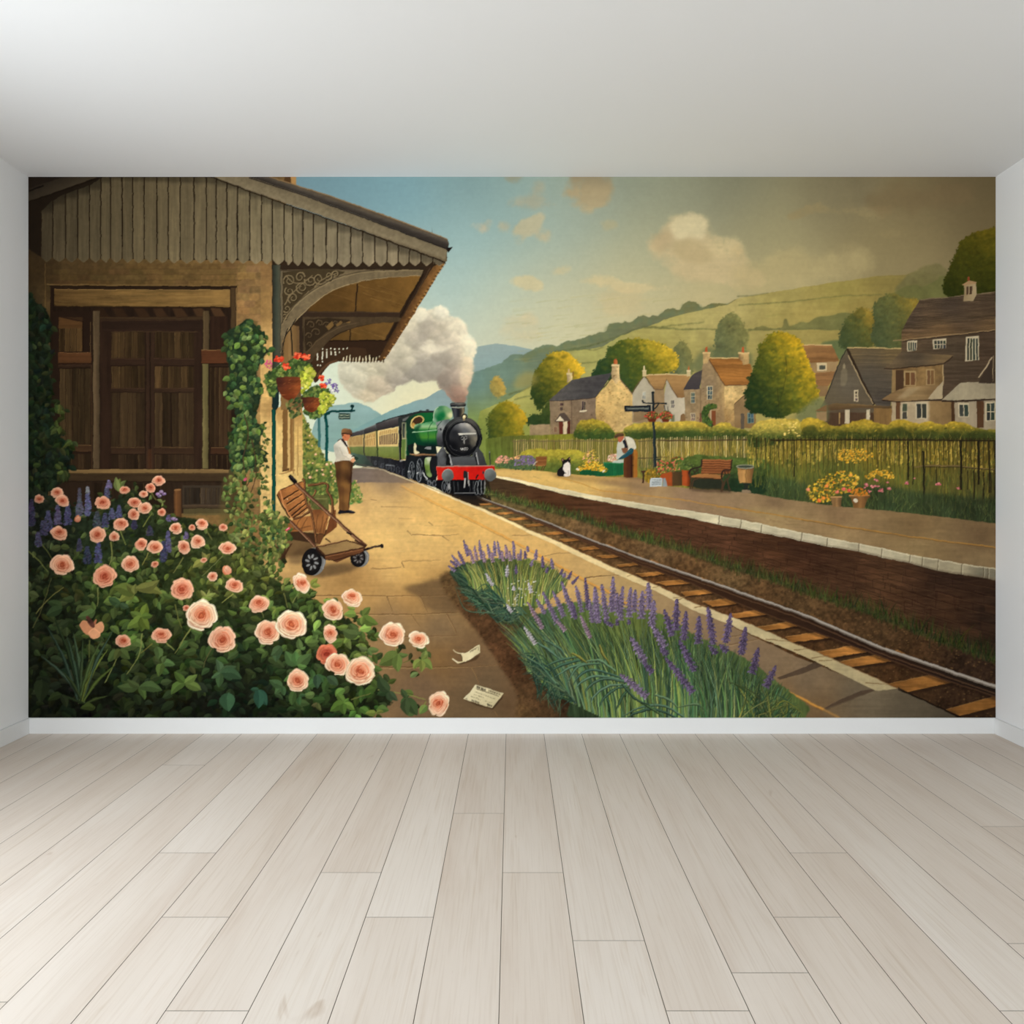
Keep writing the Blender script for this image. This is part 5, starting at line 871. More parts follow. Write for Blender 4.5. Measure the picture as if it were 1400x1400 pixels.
for x, y in scatter(d4(sp([(972, 290), (985, 262), (1020, 250), (1050, 250), (1060, 280), (1030, 305), (985, 310)], 4)), 60): blob(x, y, 1.1, .9, jit([(214, 168, 136), (206, 140, 116), (224, 196, 164)][rng.integers(3)], .06))
GD = part('person', None, 'printed gardener stooping in white shirt, brown apron and cap')
poly(d4([(1060, 440), (1220, 444), (1300, 452), (1200, 458), (1080, 448)]), (104, 80, 56), a=.5, soft=1, own=False)
poly(d4(sp([(1062, 150), (1110, 108), (1150, 105), (1190, 125), (1212, 170), (1215, 205), (1190, 240), (1130, 240), (1070, 290), (1050, 275), (1056, 220)], 4)), field([(845, 600, (196, 188, 166)), (862, 602, (220, 208, 182)), (850, 620, (176, 176, 160)), (866, 612, (208, 196, 168))]))
poly(d4(sp([(1116, 280), (1130, 235), (1180, 215), (1215, 210), (1228, 250), (1224, 320), (1226, 400), (1222, 440), (1180, 444), (1116, 440), (1112, 380)], 3)), hgrad((853, (96, 54, 30)), (860, (72, 40, 26)), (864, (60, 36, 24)), (867, (166, 106, 44)), (872, (150, 92, 38))), tex=('vert', .08))
poly(d4([(1092, 205), (1130, 190), (1150, 215), (1140, 250), (1104, 240)]), (122, 78, 52)); poly(d4([(1102, 140), (1120, 130), (1150, 200), (1120, 195)]), (30, 32, 40)); line(d4([(1120, 112), (1140, 190), (1150, 215)]), (96, 64, 44), 1)
poly(d4(sp([(1066, 292), (1100, 260), (1140, 235), (1170, 200), (1196, 205), (1190, 235), (1150, 262), (1110, 285), (1076, 294)], 4)), (32, 70, 78)); line(d4([(1090, 272), (1180, 212)]), (70, 110, 112), .8, a=.7)
part('head', GD); poly(d4(sp([(1062, 120), (1066, 100), (1105, 95), (1114, 115), (1095, 140), (1072, 146)], 4)), (176, 96, 66)); part('cap', GD); poly(d4(sp([(1034, 105), (1050, 84), (1080, 72), (1110, 78), (1112, 96), (1070, 108), (1045, 118)], 4)), (94, 70, 46)); line(d4([(1040, 108), (1080, 92), (1112, 92)]), (52, 38, 28), .9)
part('leg', GD); line(d4([(1178, 260), (1180, 440)]), (44, 26, 18), 1.3, own=True)

SP = part('signpost', None, 'printed black signpost with name board and two hanging baskets')
line(d5([(262, -60), (268, 200), (276, 480)]), (36, 44, 44), 2.6, 4.4, own=True); line(d5([(258, 100), (264, 300), (270, 480)]), (76, 84, 80), .7, a=.6); line(d5([(258, 418), (320, 418)]), (40, 46, 44), 1.4, own=True)
line(d2([(168, 545), (170, 630), (172, 760)]), (30, 36, 38), 3, own=True); poly(d2(ell(168, 552, 10, 10)), (28, 32, 34)); line(d2([(96, 625), (180, 632), (268, 630)]), (32, 36, 38), 1.8, own=True); poly(d2(ell(98, 615, 8, 9)), (32, 36, 38)); line(d2([(180, 670), (200, 650), (212, 632)]), (34, 38, 38), 1.6, own=True); line(d2([(246, 640), (256, 680)]), (40, 40, 38), .9); line(d2([(270, 650), (280, 690)]), (40, 40, 38), .7)
part('name_board', SP); poly(d1([(1128, 728), (1340, 722), (1342, 774), (1130, 778)]), (24, 28, 32)); poly(d1([(1142, 740), (1326, 737), (1326, 756), (1144, 760)]), (74, 78, 72)); line(d1([(1150, 752), (1320, 748)]), (150, 148, 130), .8, a=.8); line(d1([(1146, 768), (1330, 764)]), (60, 64, 64), .7)
for cx, cy, w in ((162, 738, 52), (258, 738, 48)):
    part('hanging_basket', SP); poly(d2([(cx - w * .7, cy - 8), (cx + w * .7, cy - 8), (cx + w * .45, cy + 24), (cx - w * .4, cy + 24)]), (96, 44, 28))
    q = d2(sp([(cx - w * .95, cy - 25), (cx - w * .3, cy - 52), (cx + w * .4, cy - 50), (cx + w, cy - 22), (cx + w * .7, cy), (cx - w * .7, cy)], 4)); poly(q, (84, 74, 36), edge=1)
    for x, y in scatter(q, 46): blob(x, y, rng.uniform(.6, 1.3), rng.uniform(.6, 1.1), jit([(206, 70, 56), (196, 90, 70), (170, 50, 40), (150, 130, 60), (90, 92, 42)][rng.integers(5)], .1))

part('stool', None, 'printed small dark stool left of the notice'); poly(d5([(162, 510), (212, 506), (214, 522), (164, 526)]), (72, 48, 34)); poly(d5([(172, 522), (186, 522), (186, 612), (172, 612)]), (60, 38, 28))
part('shrub', None, 'printed ochre plant behind the white notice'); q = d5(sp([(195, 540), (220, 505), (270, 500), (300, 530), (320, 560), (290, 600), (210, 600)], 4)); poly(q, (122, 96, 34), edge=1); dabs(q, 90, 1.6, lambda x, y: jit([(168, 130, 44), (140, 110, 38), (96, 86, 36)][rng.integers(3)], .1))
def pot(label, body, flowers, cols, n, pc=(166, 76, 36)):
    P = part('flower_pot', None, label); poly(d5(body), hgrad((d5(body)[:, 0].min(), np.multiply(pc, .92)), (d5(body)[:, 0].mean(), pc), (d5(body)[:, 0].max(), np.multiply(pc, .5))), tex=('med', .05))
    part('plant', P); q = d5(sp(flowers, 4)); poly(q, (74, 88, 40), edge=1.2, tex=('fine', .12))
    for x, y in scatter(q, n): blob(x, y, rng.uniform(.7, 1.7), rng.uniform(.6, 1.3), jit(cols[rng.integers(len(cols))], .1), own=False)
pot('printed terracotta trough with red and yellow flowers', [(310, 520), (440, 512), (500, 516), (502, 632), (380, 634), (330, 600)], [(290, 500), (300, 440), (340, 425), (390, 430), (420, 400), (480, 390), (510, 420), (500, 480), (470, 520), (400, 516), (320, 540), (290, 530)], [(196, 84, 62), (206, 110, 84), (120, 112, 48), (84, 98, 44), (176, 150, 70), (150, 70, 40)], 150)
poly(d5([(416, 516), (502, 512), (502, 632), (420, 634)]), (62, 58, 38), a=.75, own=False, soft=.6)
pot('printed plain terracotta pot left of the large bench', [(500, 500), (572, 506), (568, 634), (504, 632)], [(490, 490), (500, 430), (540, 415), (580, 440), (600, 480), (560, 506)], [(84, 100, 50), (66, 82, 40), (104, 114, 56)], 60)
NT = part('notice', None, 'printed white notice board standing on the far platform'); poly(d5([(240, 570), (340, 568), (334, 642), (232, 640)]), (186, 190, 186)); poly(d5([(344, 568), (366, 570), (380, 640), (338, 642)]), (140, 144, 140))
for i, y in enumerate((584, 600, 612, 625)): line(d5([(250, y), (270, y - .5), (300, y + .5), (328, y)]), (70, 74, 74), .9 if i < 3 else .8, a=.75)
for i in range(26): x = rng.uniform(250, 328); y = [584, 600, 612, 625][rng.integers(4)]; line(d5([(x, y - 4), (x + 2, y + 4)]), (186, 190, 186), .5, a=.8)

BN = part('bench', None, 'printed large slatted wooden bench with dark iron arms')
poly(d5([(560, 660), (620, 680), (830, 696), (910, 690), (900, 660), (600, 640)]), (70, 54, 40), a=.6, soft=1.2, own=False); poly(d5([(590, 575), (830, 580), (840, 660), (600, 640)]), (44, 44, 34), a=.85, own=False, soft=.5)
part('backrest', BN); poly(d5([(672, 414), (916, 418), (900, 530), (660, 540)]), (78, 44, 28))
for i in range(6):
    y = 414 + i * 20; poly(d5([(672 - i * 2.2, y), (916 - i * 3, y + 4), (914 - i * 3, y + 19), (670 - i * 2.2, y + 15)]), vgrad((628 + i * 3, (176, 108, 62)), (631 + i * 3, (132, 78, 44))), tex=('horz', .1))
part('seat', BN); poly(d5([(580, 546), (650, 534), (850, 540), (832, 578), (700, 572), (578, 562)]), vgrad((648, (166, 112, 62)), (654, (140, 92, 52))), tex=('horz', .1)); line(d5([(578, 564), (700, 574), (830, 580)]), (70, 42, 28), 1.2)
for s in ([(664, 414), (660, 470), (600, 490), (575, 500), (560, 540), (575, 570)], [(918, 420), (905, 495), (850, 505), (835, 530), (830, 580)]): part('armrest', BN); line(d5(sp(s, 5, False)), (48, 36, 30), 2, own=True)
for a, b in (((590, 500), (610, 530)), ((620, 495), (640, 530)), ((850, 510), (870, 550)), ((880, 510), (890, 540)), ((600, 530), (640, 495))): line(d5([a, b]), (56, 42, 34), 1.2, own=True)
for s in ([(560, 545), (580, 580), (572, 640), (566, 662)], [(640, 572), (600, 590), (584, 660)], [(826, 580), (840, 610), (824, 686)], [(870, 570), (850, 620), (834, 684)], [(905, 540), (880, 590), (898, 670)]): part('leg', BN); line(d5(sp(s, 5, False)), (74, 54, 38), 1.9, own=True)
BK = part('bucket', None, 'printed wooden litter bucket on a dark stand')
poly(d5([(960, 470), (1098, 468), (1102, 490), (1080, 612), (980, 608), (964, 500)]), hgrad((1008, (150, 108, 62)), (1016, (186, 138, 80)), (1024, (146, 104, 58)), (1031, (104, 74, 44))), tex=('vert', .08)); poly(d5(ell(1028, 478, 72, 16)), (64, 70, 56)); line(d5(ell(1028, 474, 72, 14)), (150, 146, 124), 1); line(d5([(966, 500), (1098, 498)]), (122, 86, 50), .8); line(d5([(1030, 495), (1030, 610)]), (116, 80, 46), .6)
part('stand', BK); poly(d5([(1002, 610), (1062, 612), (1050, 640), (1056, 668), (1010, 668), (1020, 640)]), (40, 42, 36)); poly(d5([(1000, 668), (1064, 666), (1080, 690), (996, 694)]), (136, 114, 88))
# potted flowers at the right
FL = part('flower_clump', None, 'printed yellow and orange flower clump beside the two pots')
q = d6(sp([(195, 500), (230, 460), (290, 430), (360, 395), (430, 375), (500, 405), (520, 440), (480, 500), (440, 520), (380, 545), (340, 570), (280, 580), (230, 570), (200, 540)], 4)); poly(q, (96, 92, 40), edge=1.6, tex=('fine', .15))
for x, y in scatter(q, 330): blob(x, y, rng.uniform(.9, 2), rng.uniform(.7, 1.5), jit([(214, 168, 46), (196, 156, 50), (206, 130, 44), (86, 88, 40), (176, 150, 60), (70, 76, 36)][rng.integers(6)], .09), own=False)
for x, y, c in ((205, 500, (214, 130, 90)), (272, 568, (222, 110, 50)), (385, 515, (206, 110, 84)), (300, 552, (220, 130, 50)), (427, 497, (206, 96, 80)), (320, 478, (220, 128, 60)), (460, 506, (196, 84, 66)), (490, 465, (214, 160, 60)), (510, 425, (206, 170, 70)), (470, 410, (216, 150, 60))): blob(*d6(x, y), 2.9, 2.4, c, own=False); blob(*d6(x + 3, y - 3), 1.4, 1.1, np.minimum(np.array(c) * 1.15, 255), own=False)
part('flowers', None, 'printed marigolds growing against the iron fence')
for q, n in ((d6(sp([(390, 260), (450, 245), (520, 240), (600, 270), (600, 300), (520, 330), (470, 340), (400, 310)], 4)), 150), (d6(sp([(560, 430), (580, 400), (660, 370), (720, 385), (745, 420), (700, 430), (640, 410), (600, 440)], 4)), 110)):
    for x, y in scatter(q, n): blob(x, y, rng.uniform(.9, 2), rng.uniform(.7, 1.4), jit([(206, 150, 44), (214, 168, 60), (180, 130, 40), (110, 98, 40)][rng.integers(4)], .08))
part('flowers', None, 'printed pink flowers between the pots and the fence post')
for x, y, r in ((570, 470, 20), (590, 512, 14), (612, 482, 20), (636, 448, 14), (660, 508, 18), (708, 492, 20), (620, 440, 12), (825, 458, 18), (1018, 464, 20), (1143, 492, 12), (870, 430, 8), (560, 490, 10), (700, 455, 10), (640, 480, 10)):
    X, Y = d6(x, y)
    for k in range(7): blob(X + rng.normal(0, r * .07), Y + rng.normal(0, r * .05), r * .09, r * .07, jit((182, 92, 96) if k % 3 else (206, 128, 120), .08))
for lab, b, c in (('printed small basket pot right of the yellow clump', [(346, 545), (416, 543), (412, 608), (356, 608)], (150, 112, 70)), ('printed wide clay pot holding orange flowers', [(462, 535), (592, 533), (596, 545), (575, 560), (556, 616), (490, 616), (472, 556)], (140, 98, 56))):
    P = part('flower_pot', None, lab); Q = d6(b); poly(Q, hgrad((Q[:, 0].min(), np.multiply(c, .8)), (Q[:, 0].mean(), c), (Q[:, 0].max(), np.multiply(c, .62))), tex=('vert', .1)); part('rim', P); line(Q[:2] + (0, .6), np.multiply(c, 1.25), 2, own=True)
q = d6(sp([(468, 520), (490, 500), (530, 492), (560, 500), (580, 530), (520, 540)], 4)); part('plant', P); dabs(q, 60, 2.2, lambda x, y: jit([(206, 130, 40), (186, 110, 40), (120, 100, 40)][rng.integers(3)], .08)); poly(d6(ell(500, 568, 14, 12)), (212, 196, 168), own=False)
part('embankment', None, 'printed dark green bank at the tail of the train')
poly(g1([(-80, 790), (20, 790), (190, 830), (300, 960), (200, 985), (60, 960), (0, 1000), (-100, 1010)]), field([(480, 625, (72, 92, 78)), (490, 635, (58, 74, 60)), (505, 636, (48, 52, 48))]), tex=('med', .1)); line(g1([(30, 930), (160, 960), (320, 985)]), (70, 66, 58), 1.4)
# ---- far end of the near platform: bushes, lamp, man
part('rose_bush', None, 'printed climbing rose bush between the station wall and the standing man')
q = c7(sp([(425, 60), (470, 100), (500, 180), (560, 260), (590, 340), (620, 400), (680, 430), (710, 500), (720, 620), (710, 720), (680, 760), (600, 740), (430, 700)], 4))
poly(q, field([(415, 580, (140, 132, 62)), (425, 610, (150, 140, 62)), (440, 640, (92, 108, 50)), (455, 670, (80, 98, 46)), (420, 660, (70, 84, 40)), (440, 685, (74, 92, 44))]), edge=1.6, tex=[('med', .12), ('fine', .12)])
dabs(q, 420, 3, lambda x, y: jit([(98, 116, 54), (132, 132, 62), (72, 90, 42), (160, 146, 74), (58, 76, 38)][rng.integers(5)], .12), 1.8, own=True, a=.75)
for x, y, r in ((475, 262, 10), (490, 205, 8), (535, 360, 11), (505, 290, 7), (625, 437, 13), (660, 432, 9), (548, 486, 9), (592, 482, 9), (595, 518, 11), (655, 498, 9), (665, 530, 9), (490, 540, 13), (475, 510, 8), (690, 570, 8), (510, 425, 7)):
    blob(*c7(x, y), r * .17, r * .15, jit((214, 160, 116), .07), own=False); blob(*c7(x - 2, y - 3), r * .1, r * .08, (232, 194, 148), own=False)
q = c7(sp([(790, 745), (800, 660), (820, 590), (850, 560), (870, 600), (905, 690), (890, 740)], 4)); poly(q, (120, 126, 60), edge=1.6, tex=('fine', .15)); dabs(q, 70, 2.6, lambda x, y: jit([(134, 138, 66), (84, 108, 50), (176, 164, 96), (70, 112, 54)][rng.integers(4)], .1), a=.8)
for x, y in ((860, 565), (870, 680), (890, 700), (850, 600)): blob(*c7(x, y), 1.1, 1, (206, 160, 116), own=False)
LP = part('lamp_post', None, 'printed green lamp post with hanging name board behind the man')
line(c6([(952, 940), (955, 1000), (960, 1200)]), (52, 92, 88), 2.4, own=True); line(c7([(560, 60), (566, 300)]), (60, 100, 96), 3.4, own=True); line(c7([(612, 30), (622, 130), (624, 412)]), (18, 66, 60), 4.2, own=True); line(c7([(610, 130), (640, 134)]), (14, 56, 50), 2.5); line(c7([(632, 140), (634, 410)]), (50, 108, 96), .8, a=.7)
line(c6([(1010, 990), (1030, 945), (1080, 926), (1300, 922)]), (16, 52, 48), 2.9, own=True); line(c6([(1010, 1000), (1020, 960), (1060, 940)]), (16, 52, 48), 3, own=True); line(c6([(1255, 935), (1272, 900), (1270, 875)]), (16, 44, 42), 2.2, own=True); poly(c6(ell(1270, 878, 17, 16)), (16, 40, 38)); line(c6([(1060, 880), (1084, 872)]), (30, 60, 56), 1.4)
part('name_board', LP); poly(c6([(1142, 942), (1254, 946), (1252, 1004), (1144, 1006)]), (44, 60, 52)); line(c6([(1146, 962), (1250, 962)]), (150, 156, 130), 1); line(c6([(1150, 986), (1246, 986)]), (128, 136, 116), 1.6); line(c6([(1150, 998), (1246, 998)]), (36, 48, 44), .8)
MN = part('person', None, 'printed man in white shirt, waistcoat, brown trousers and flat cap standing on the platform')
poly(c7([(680, 830), (720, 812), (850, 822), (830, 838), (720, 840)]), (150, 112, 66), a=.6, soft=1, own=False)
poly(c7(sp([(696, 410), (830, 400), (836, 440), (826, 520), (818, 620), (808, 700), (800, 790), (770, 806), (720, 808), (722, 740), (714, 640), (700, 560), (694, 470)], 4)), field([c7(*a) + (b,) for a, b in (((720, 430), (86, 56, 32)), ((700, 520), (66, 42, 26)), ((770, 450), (122, 84, 44)), ((775, 600), (138, 96, 48)), ((790, 720), (132, 90, 46)), ((735, 640), (88, 56, 32)), ((740, 760), (100, 66, 36)), ((815, 560), (52, 32, 22)), ((825, 430), (70, 46, 28)))], 2.6, 3), tex=('vert', .07))
line(c7([(822, 430), (812, 620), (800, 780)]), (46, 28, 20), 1.5, a=.8)
part('shirt', MN); poly(c7(sp([(735, 232), (770, 236), (800, 290), (815, 350), (850, 385), (856, 410), (830, 415), (775, 402), (700, 415), (696, 380), (680, 320), (684, 276)], 4)), field([c7(*a) + (b,) for a, b in (((720, 270), (226, 214, 190)), ((695, 310), (176, 168, 150)), ((760, 300), (230, 218, 192)), ((720, 370), (186, 176, 156)), ((780, 370), (222, 206, 180)), ((750, 395), (196, 182, 156)))], 2.6, 3), tex=('med', .05))
line(c7([(725, 300), (750, 360), (800, 390)]), (150, 140, 122), .9, a=.6)
part('waistcoat', MN); poly(c7([(735, 232), (752, 232), (790, 280), (812, 330), (818, 360), (800, 350), (782, 296), (740, 246)]), (46, 36, 34)); poly(c7([(785, 285), (806, 310), (816, 356), (800, 352)]), (166, 104, 46)); line(c7([(706, 250), (738, 234)]), (70, 52, 44), 1)
part('head', MN); poly(c7(sp([(742, 200), (752, 186), (806, 196), (808, 216), (800, 236), (786, 250), (764, 246), (748, 226)], 4)), (192, 112, 72)); poly(c7([(742, 196), (756, 190), (760, 214), (744, 218)]), (96, 58, 36)); poly(c7([(764, 214), (770, 212), (772, 226), (766, 226)]), (160, 84, 54))
part('cap', MN); poly(c7(sp([(740, 186), (744, 160), (770, 150), (812, 160), (828, 184), (822, 206), (800, 200), (760, 190), (740, 204)], 4)), dgrad(c7(750, 150), c7(800, 205), (0, (150, 104, 62)), (1, (84, 56, 38)))); line(c7([(742, 190), (780, 192), (826, 204)]), (40, 28, 22), 1.5)
part('hand', MN); poly(c7(sp([(815, 400), (836, 382), (856, 392), (852, 410), (835, 424), (815, 416)], 4)), (206, 146, 104)); poly(c7(sp([(845, 380), (862, 372), (880, 388), (866, 404), (856, 404)], 4)), (36, 52, 40)); line(c7([(820, 372), (846, 366), (852, 380)]), (40, 30, 26), 1.2)
part('shoe', MN); poly(c7(sp([(716, 815), (726, 800), (775, 804), (800, 800), (840, 812), (852, 824), (830, 832), (790, 826), (720, 830)], 4)), (26, 24, 28)); line(c7([(800, 804), (838, 814)]), (90, 92, 104), .8, a=.7)

# ---- station building
ST = part('station_building', None, 'printed stone station building with timber front at the left')
poly([(39, 242), (405, 242), (405, 254), (378, 300), (374, 700), (374, 790), (39, 790)], field([(45, 300, (36, 28, 20)), (60, 370, (60, 46, 28)), (100, 375, (84, 64, 38)), (200, 376, (96, 74, 42)), (300, 378, (108, 82, 46)), (340, 375, (118, 90, 54)), (345, 400, (140, 108, 66)), (66, 420, (86, 66, 40)), (50, 420, (60, 48, 30)), (66, 560, (112, 84, 48)), (66, 660, (96, 72, 44)), (50, 600, (40, 38, 26)), (340, 460, (140, 106, 62)), (345, 600, (140, 108, 62)), (345, 690, (130, 98, 56)), (350, 760, (110, 84, 48))], 3, 8), tex=[('med', .08), ('fine', .05)])
STONE = [(236, 180, 140)]
for r, y in enumerate(np.arange(361, 392, 7.6)):
    x = 64 + (r % 2) * 9
    while x < 322:
        w = rng.uniform(14, 30); c = np.interp(x, [64, 330], [.75, 1.05]) * np.array((100, 76, 43)); poly(rect(x, y, min(x + w - 1, 322), y + 6.6), jit(c, .06), a=.6, own=False, soft=.5, tex=('fine', .05)); line([(x, y + 7), (x + w, y + 7)], (62, 46, 27), .8, a=.5); x += w
line([(62, 360), (62, 380), (63, 700)], (128, 98, 56), .9, a=.6)
for y in np.arange(364, 770, 9.5):
    x = 326 + rng.uniform(-1, 6)
    for k in range(3):
        w = rng.uniform(10, 17)
        if x + 4 > 357: break
        c = np.interp(y, [364, 420, 600, 760], [.88, 1.05, 1.1, .9]) * np.array((136, 104, 62))
        poly(sp(rect(x, y, min(x + w - 1, 357), y + 8.4), 3), jit(c, .09), a=.8, own=False, soft=.4, tex=('fine', .06)); line([(x, y + 9), (x + w, y + 9)], (92, 68, 40), .7, a=.6); x += w
    if rng.uniform() < .4: line([(326, y + 9.2), (357, y + 8.9)], (176, 142, 92), .8, a=.5)
line(c1([(1324, 580), (1326, 800), (1322, 1000)]), (212, 168, 100), 1.6, a=.7)
part('side_wall', ST, 'sunlit side wall')
poly([(357, 360), (373, 360), (373, 560), (414, 545), (414, 664), (400, 700), (372, 760), (356, 780), (356, 500)], field([(362, 370, (128, 96, 58)), (365, 420, (152, 116, 68)), (360, 470, (196, 154, 92)), (365, 530, (214, 170, 102)), (362, 600, (222, 182, 114)), (362, 680, (206, 168, 104)), (362, 740, (160, 124, 74)), (380, 600, (224, 186, 116)), (408, 600, (206, 166, 96)), (382, 655, (216, 180, 112)), (405, 655, (210, 174, 106)), (380, 560, (176, 136, 80)), (410, 560, (166, 126, 72))], 3, 4), tex=[('med', .05), ('fine', .04)])
for y in np.arange(372, 760, 8.2): line([(358, y), (371, y + rng.uniform(-1.5, 1.5))], (150, 112, 64), .6, a=.4); 
for x0, x1, y0, y1, c in ((386.5, 396, 558, 644, (118, 84, 46)), (396.6, 402, 552, 644, (128, 92, 50)), (406.5, 408, 576, 650, (166, 128, 74)), (400.5, 402.5, 555, 648, (150, 114, 66))): poly(rect(x0, y0, x1, y1), c, tex=('vert', .1))
poly(rect(393.5, 560, 396.8, 640), (206, 168, 104), a=.9); line([(382, 648), (404, 643)], (150, 112, 66), 1.4); line([(386, 644), (396, 641)], (90, 64, 38), 1.6)
for y in np.arange(575, 645, 7): line([(403.5, y), (412, y)], (172, 134, 78), .6, a=.5)
poly([(384, 440), (412, 440), (412, 560), (384, 560)], hgrad((384, (120, 90, 52)), (396, (132, 100, 60)), (404, (112, 84, 50)), (412, (84, 62, 40))), tex=('vert', .07))

part('timber_front', ST, 'dark timber door front with panels')
poly(rect(68.8, 391, 324, 700), (38, 27, 19), tex=('vert', .12))
poly(c1([(135, 632), (1186, 632), (1186, 640), (135, 642)]), (46, 33, 22)); line(c1([(112, 622), (400, 624), (760, 628), (1186, 630)]), (132, 102, 60), 1.1, a=.8); line(c1([(130, 632), (1186, 636)]), (36, 26, 18), 1.6)
poly(c1([(1152, 640), (1176, 640), (1180, 1040), (1156, 1040)]), (72, 54, 34)); line(c1([(1182, 640), (1186, 1040)]), (150, 116, 70), .9)
for i in range(7):
    x = 380 + i * 110 + rng.uniform(-10, 10); poly(c1([(x, 756), (x + 55, 756), (x + 90, 806), (x + 25, 806)]), np.multiply((66, 45, 28), .7 + .08 * i), a=.8, soft=.4)
poly(c1([(380, 806), (1130, 800), (1130, 822), (380, 826)]), (52, 38, 25)); line(c1([(380, 808), (1000, 814)]), (88, 66, 42), .8, a=.6)
def board(x0, y0, x1, y1, n, c=(74, 55, 33), f=c5, lit=(104, 82, 48)):
    w = (x1 - x0) / n
    poly(f(rect(x0, y0, x1, y1)), (40, 28, 19))
    for i in range(n):
        k = rng.uniform(.6, 1.05); P = f(rect(x0 + i * w + 1, y0, x0 + (i + 1) * w - 2, y1))
        poly(P, np.multiply(c, k), tex=[('vert', .14), ('vs', .08)])
        if rng.uniform() < .6: line([P[0] + (.5, 0), P[3] + (.5, 0)], lit, rng.uniform(.5, 1.2), .4, a=rng.uniform(.25, .7))
        if rng.uniform() < .5:
            x = rng.uniform(P[0][0] + 1, P[1][0]); line([(x, P[0][1]), (x + rng.normal(0, .7), P[2][1])], (38, 26, 18), .7, .4, a=.6)
def frame(x0, y0, x1, y1, c, f=c5, hi=None, tex=('horz', .1)):
    P = f(rect(x0, y0, x1, y1)); poly(P, c, tex=tex)
    line([P[0] + (0, .4), P[1] + (0, .4)], hi if hi is not None else np.multiply(c, 1.5), .8, a=.75); line([P[3], P[2]], np.multiply(c, .5), .9, a=.8)
DOOR = part('door', CUR, 'brown double door of boarded panels')
poly(c5(rect(415, 30, 992, 870)), (46, 32, 23), tex=('vert', .1))
poly(c5(rect(425, 36, 985, 96)), (44, 31, 23), tex=('horz', .1)); line(c5([(420, 36), (980, 30)]), (76, 56, 38), .8, a=.6); line(c5([(478, 97), (965, 97)]), (86, 64, 40), .9, a=.7)
for x0, x1 in ((480, 668), (724, 945)):
    k = 5 if x0 < 600 else 6
    board(x0, 100, x1, 246, k); board(x0, 292, x1, 414, k); board(x0, 440, x1, 744, k - 1, (66, 50, 32)); board(x0, 788, x1, 868, k, (54, 40, 27))
    frame(x0 - 4, 248, x1, 288, (50, 35, 25)); frame(x0 - 4, 416, x1, 438, (52, 37, 26)); frame(x0 - 4, 746, x1, 786, (54, 38, 26), hi=(104, 78, 48))
for x in (674, 700): poly(c5(rect(x, 100, x + 20, 868)), (54, 38, 27), tex=('vert', .12))
line(c5([(672, 100), (672, 868)]), (30, 21, 15), 1); line(c5([(698, 100), (700, 868)]), (28, 20, 14), 1.2); poly(c5(rect(684, 760, 706, 868)), (76, 46, 28), a=.6)
line(c5([(815, 440), (818, 744)]), (34, 24, 17), 2)
use(DOOR - 1)
def post(x0, x1, y0, y1, c, hi):
    P = c5(rect(x0, y0, x1, y1)); poly(P, hgrad((P[0][0], np.multiply(c, .72)), (P[0][0] + 2, c), (P[1][0] - 1, np.multiply(c, .85)), (P[1][0], np.multiply(c, .5))), tex=('vert', .1)); line([P[0] + (1.2, 0), P[3] + (1.2, 0)], hi, .8, a=.5)
post(376, 414, -20, 868, (92, 74, 52), (130, 106, 72)); post(994, 1030, -20, 200, (88, 70, 46), (124, 100, 64)); post(992, 1026, 278, 868, (104, 92, 56), (140, 124, 78))
poly(c5(rect(150, -20, 372, 872)), (40, 28, 20)); 
poly(c5(rect(184, 15, 318, 208)), (60, 42, 26)); poly(c5([(184, 15), (318, 42), (318, 88), (184, 76)]), (88, 60, 34), tex=('horz', .1)); board(186, 78, 316, 208, 4, (84, 62, 36)); poly(c5([(184, 15), (200, 10), (322, 38), (320, 46)]), (46, 32, 22)); line(c5([(362, 40), (362, 212)]), (108, 84, 52), .8, a=.8); line(c5([(320, 40), (322, 205)]), (30, 20, 14), 1.6)
frame(180, 214, 366, 274, (84, 54, 32), hi=(134, 96, 58)); board(188, 304, 366, 732, 5, (70, 54, 34)); frame(180, 282, 370, 302, (48, 34, 24)); frame(200, 736, 366, 772, (66, 46, 30), hi=(128, 98, 60)); board(214, 784, 366, 868, 4, (58, 43, 28)); line(c5([(368, 285), (370, 868)]), (98, 70, 42), .9, a=.6)
poly(c5(rect(1036, 10, 1136, 196)), (46, 31, 22), tex=('vert', .1)); frame(988, 200, 1136, 276, (78, 46, 28), hi=(140, 108, 66)); board(1036, 292, 1158, 744, 5, (62, 45, 29)); frame(1030, 284, 1160, 296, (40, 28, 20)); frame(1038, 748, 1160, 786, (62, 40, 26), hi=(112, 84, 52)); board(1040, 792, 1160, 868, 4, (54, 38, 26))
part('sill', ST); frame(190, 872, 1180, 894, (118, 92, 56), hi=(156, 124, 78)); frame(240, 894, 1140, 940, (58, 44, 29), hi=(84, 64, 40)); poly(c5(rect(1140, 872, 1180, 944)), (70, 62, 38))
part('skirting_panel', ST); poly(c5(rect(150, 944, 1160, 1120)), (46, 34, 24), tex=('vert', .1)); poly(c5(rect(880, 962, 1140, 1075)), (58, 48, 37)); board(890, 975, 1130, 1068, 8, (62, 51, 39)); frame(880, 1074, 1140, 1090, (64, 50, 36)); poly(c5(rect(885, 1092, 1150, 1130)), (92, 82, 50), a=.7); board(380, 950, 800, 1110, 9, (50, 37, 25))
P = part('bollard', ST, 'short lit wooden post'); poly(c5([(830, 990), (872, 986), (874, 1180), (832, 1180)]), hgrad((237, (70, 44, 28)), (241, (112, 74, 42)), (247, (82, 54, 32))), tex=('vert', .08)); poly(c5(ell(851, 988, 21, 6)), (136, 96, 58))
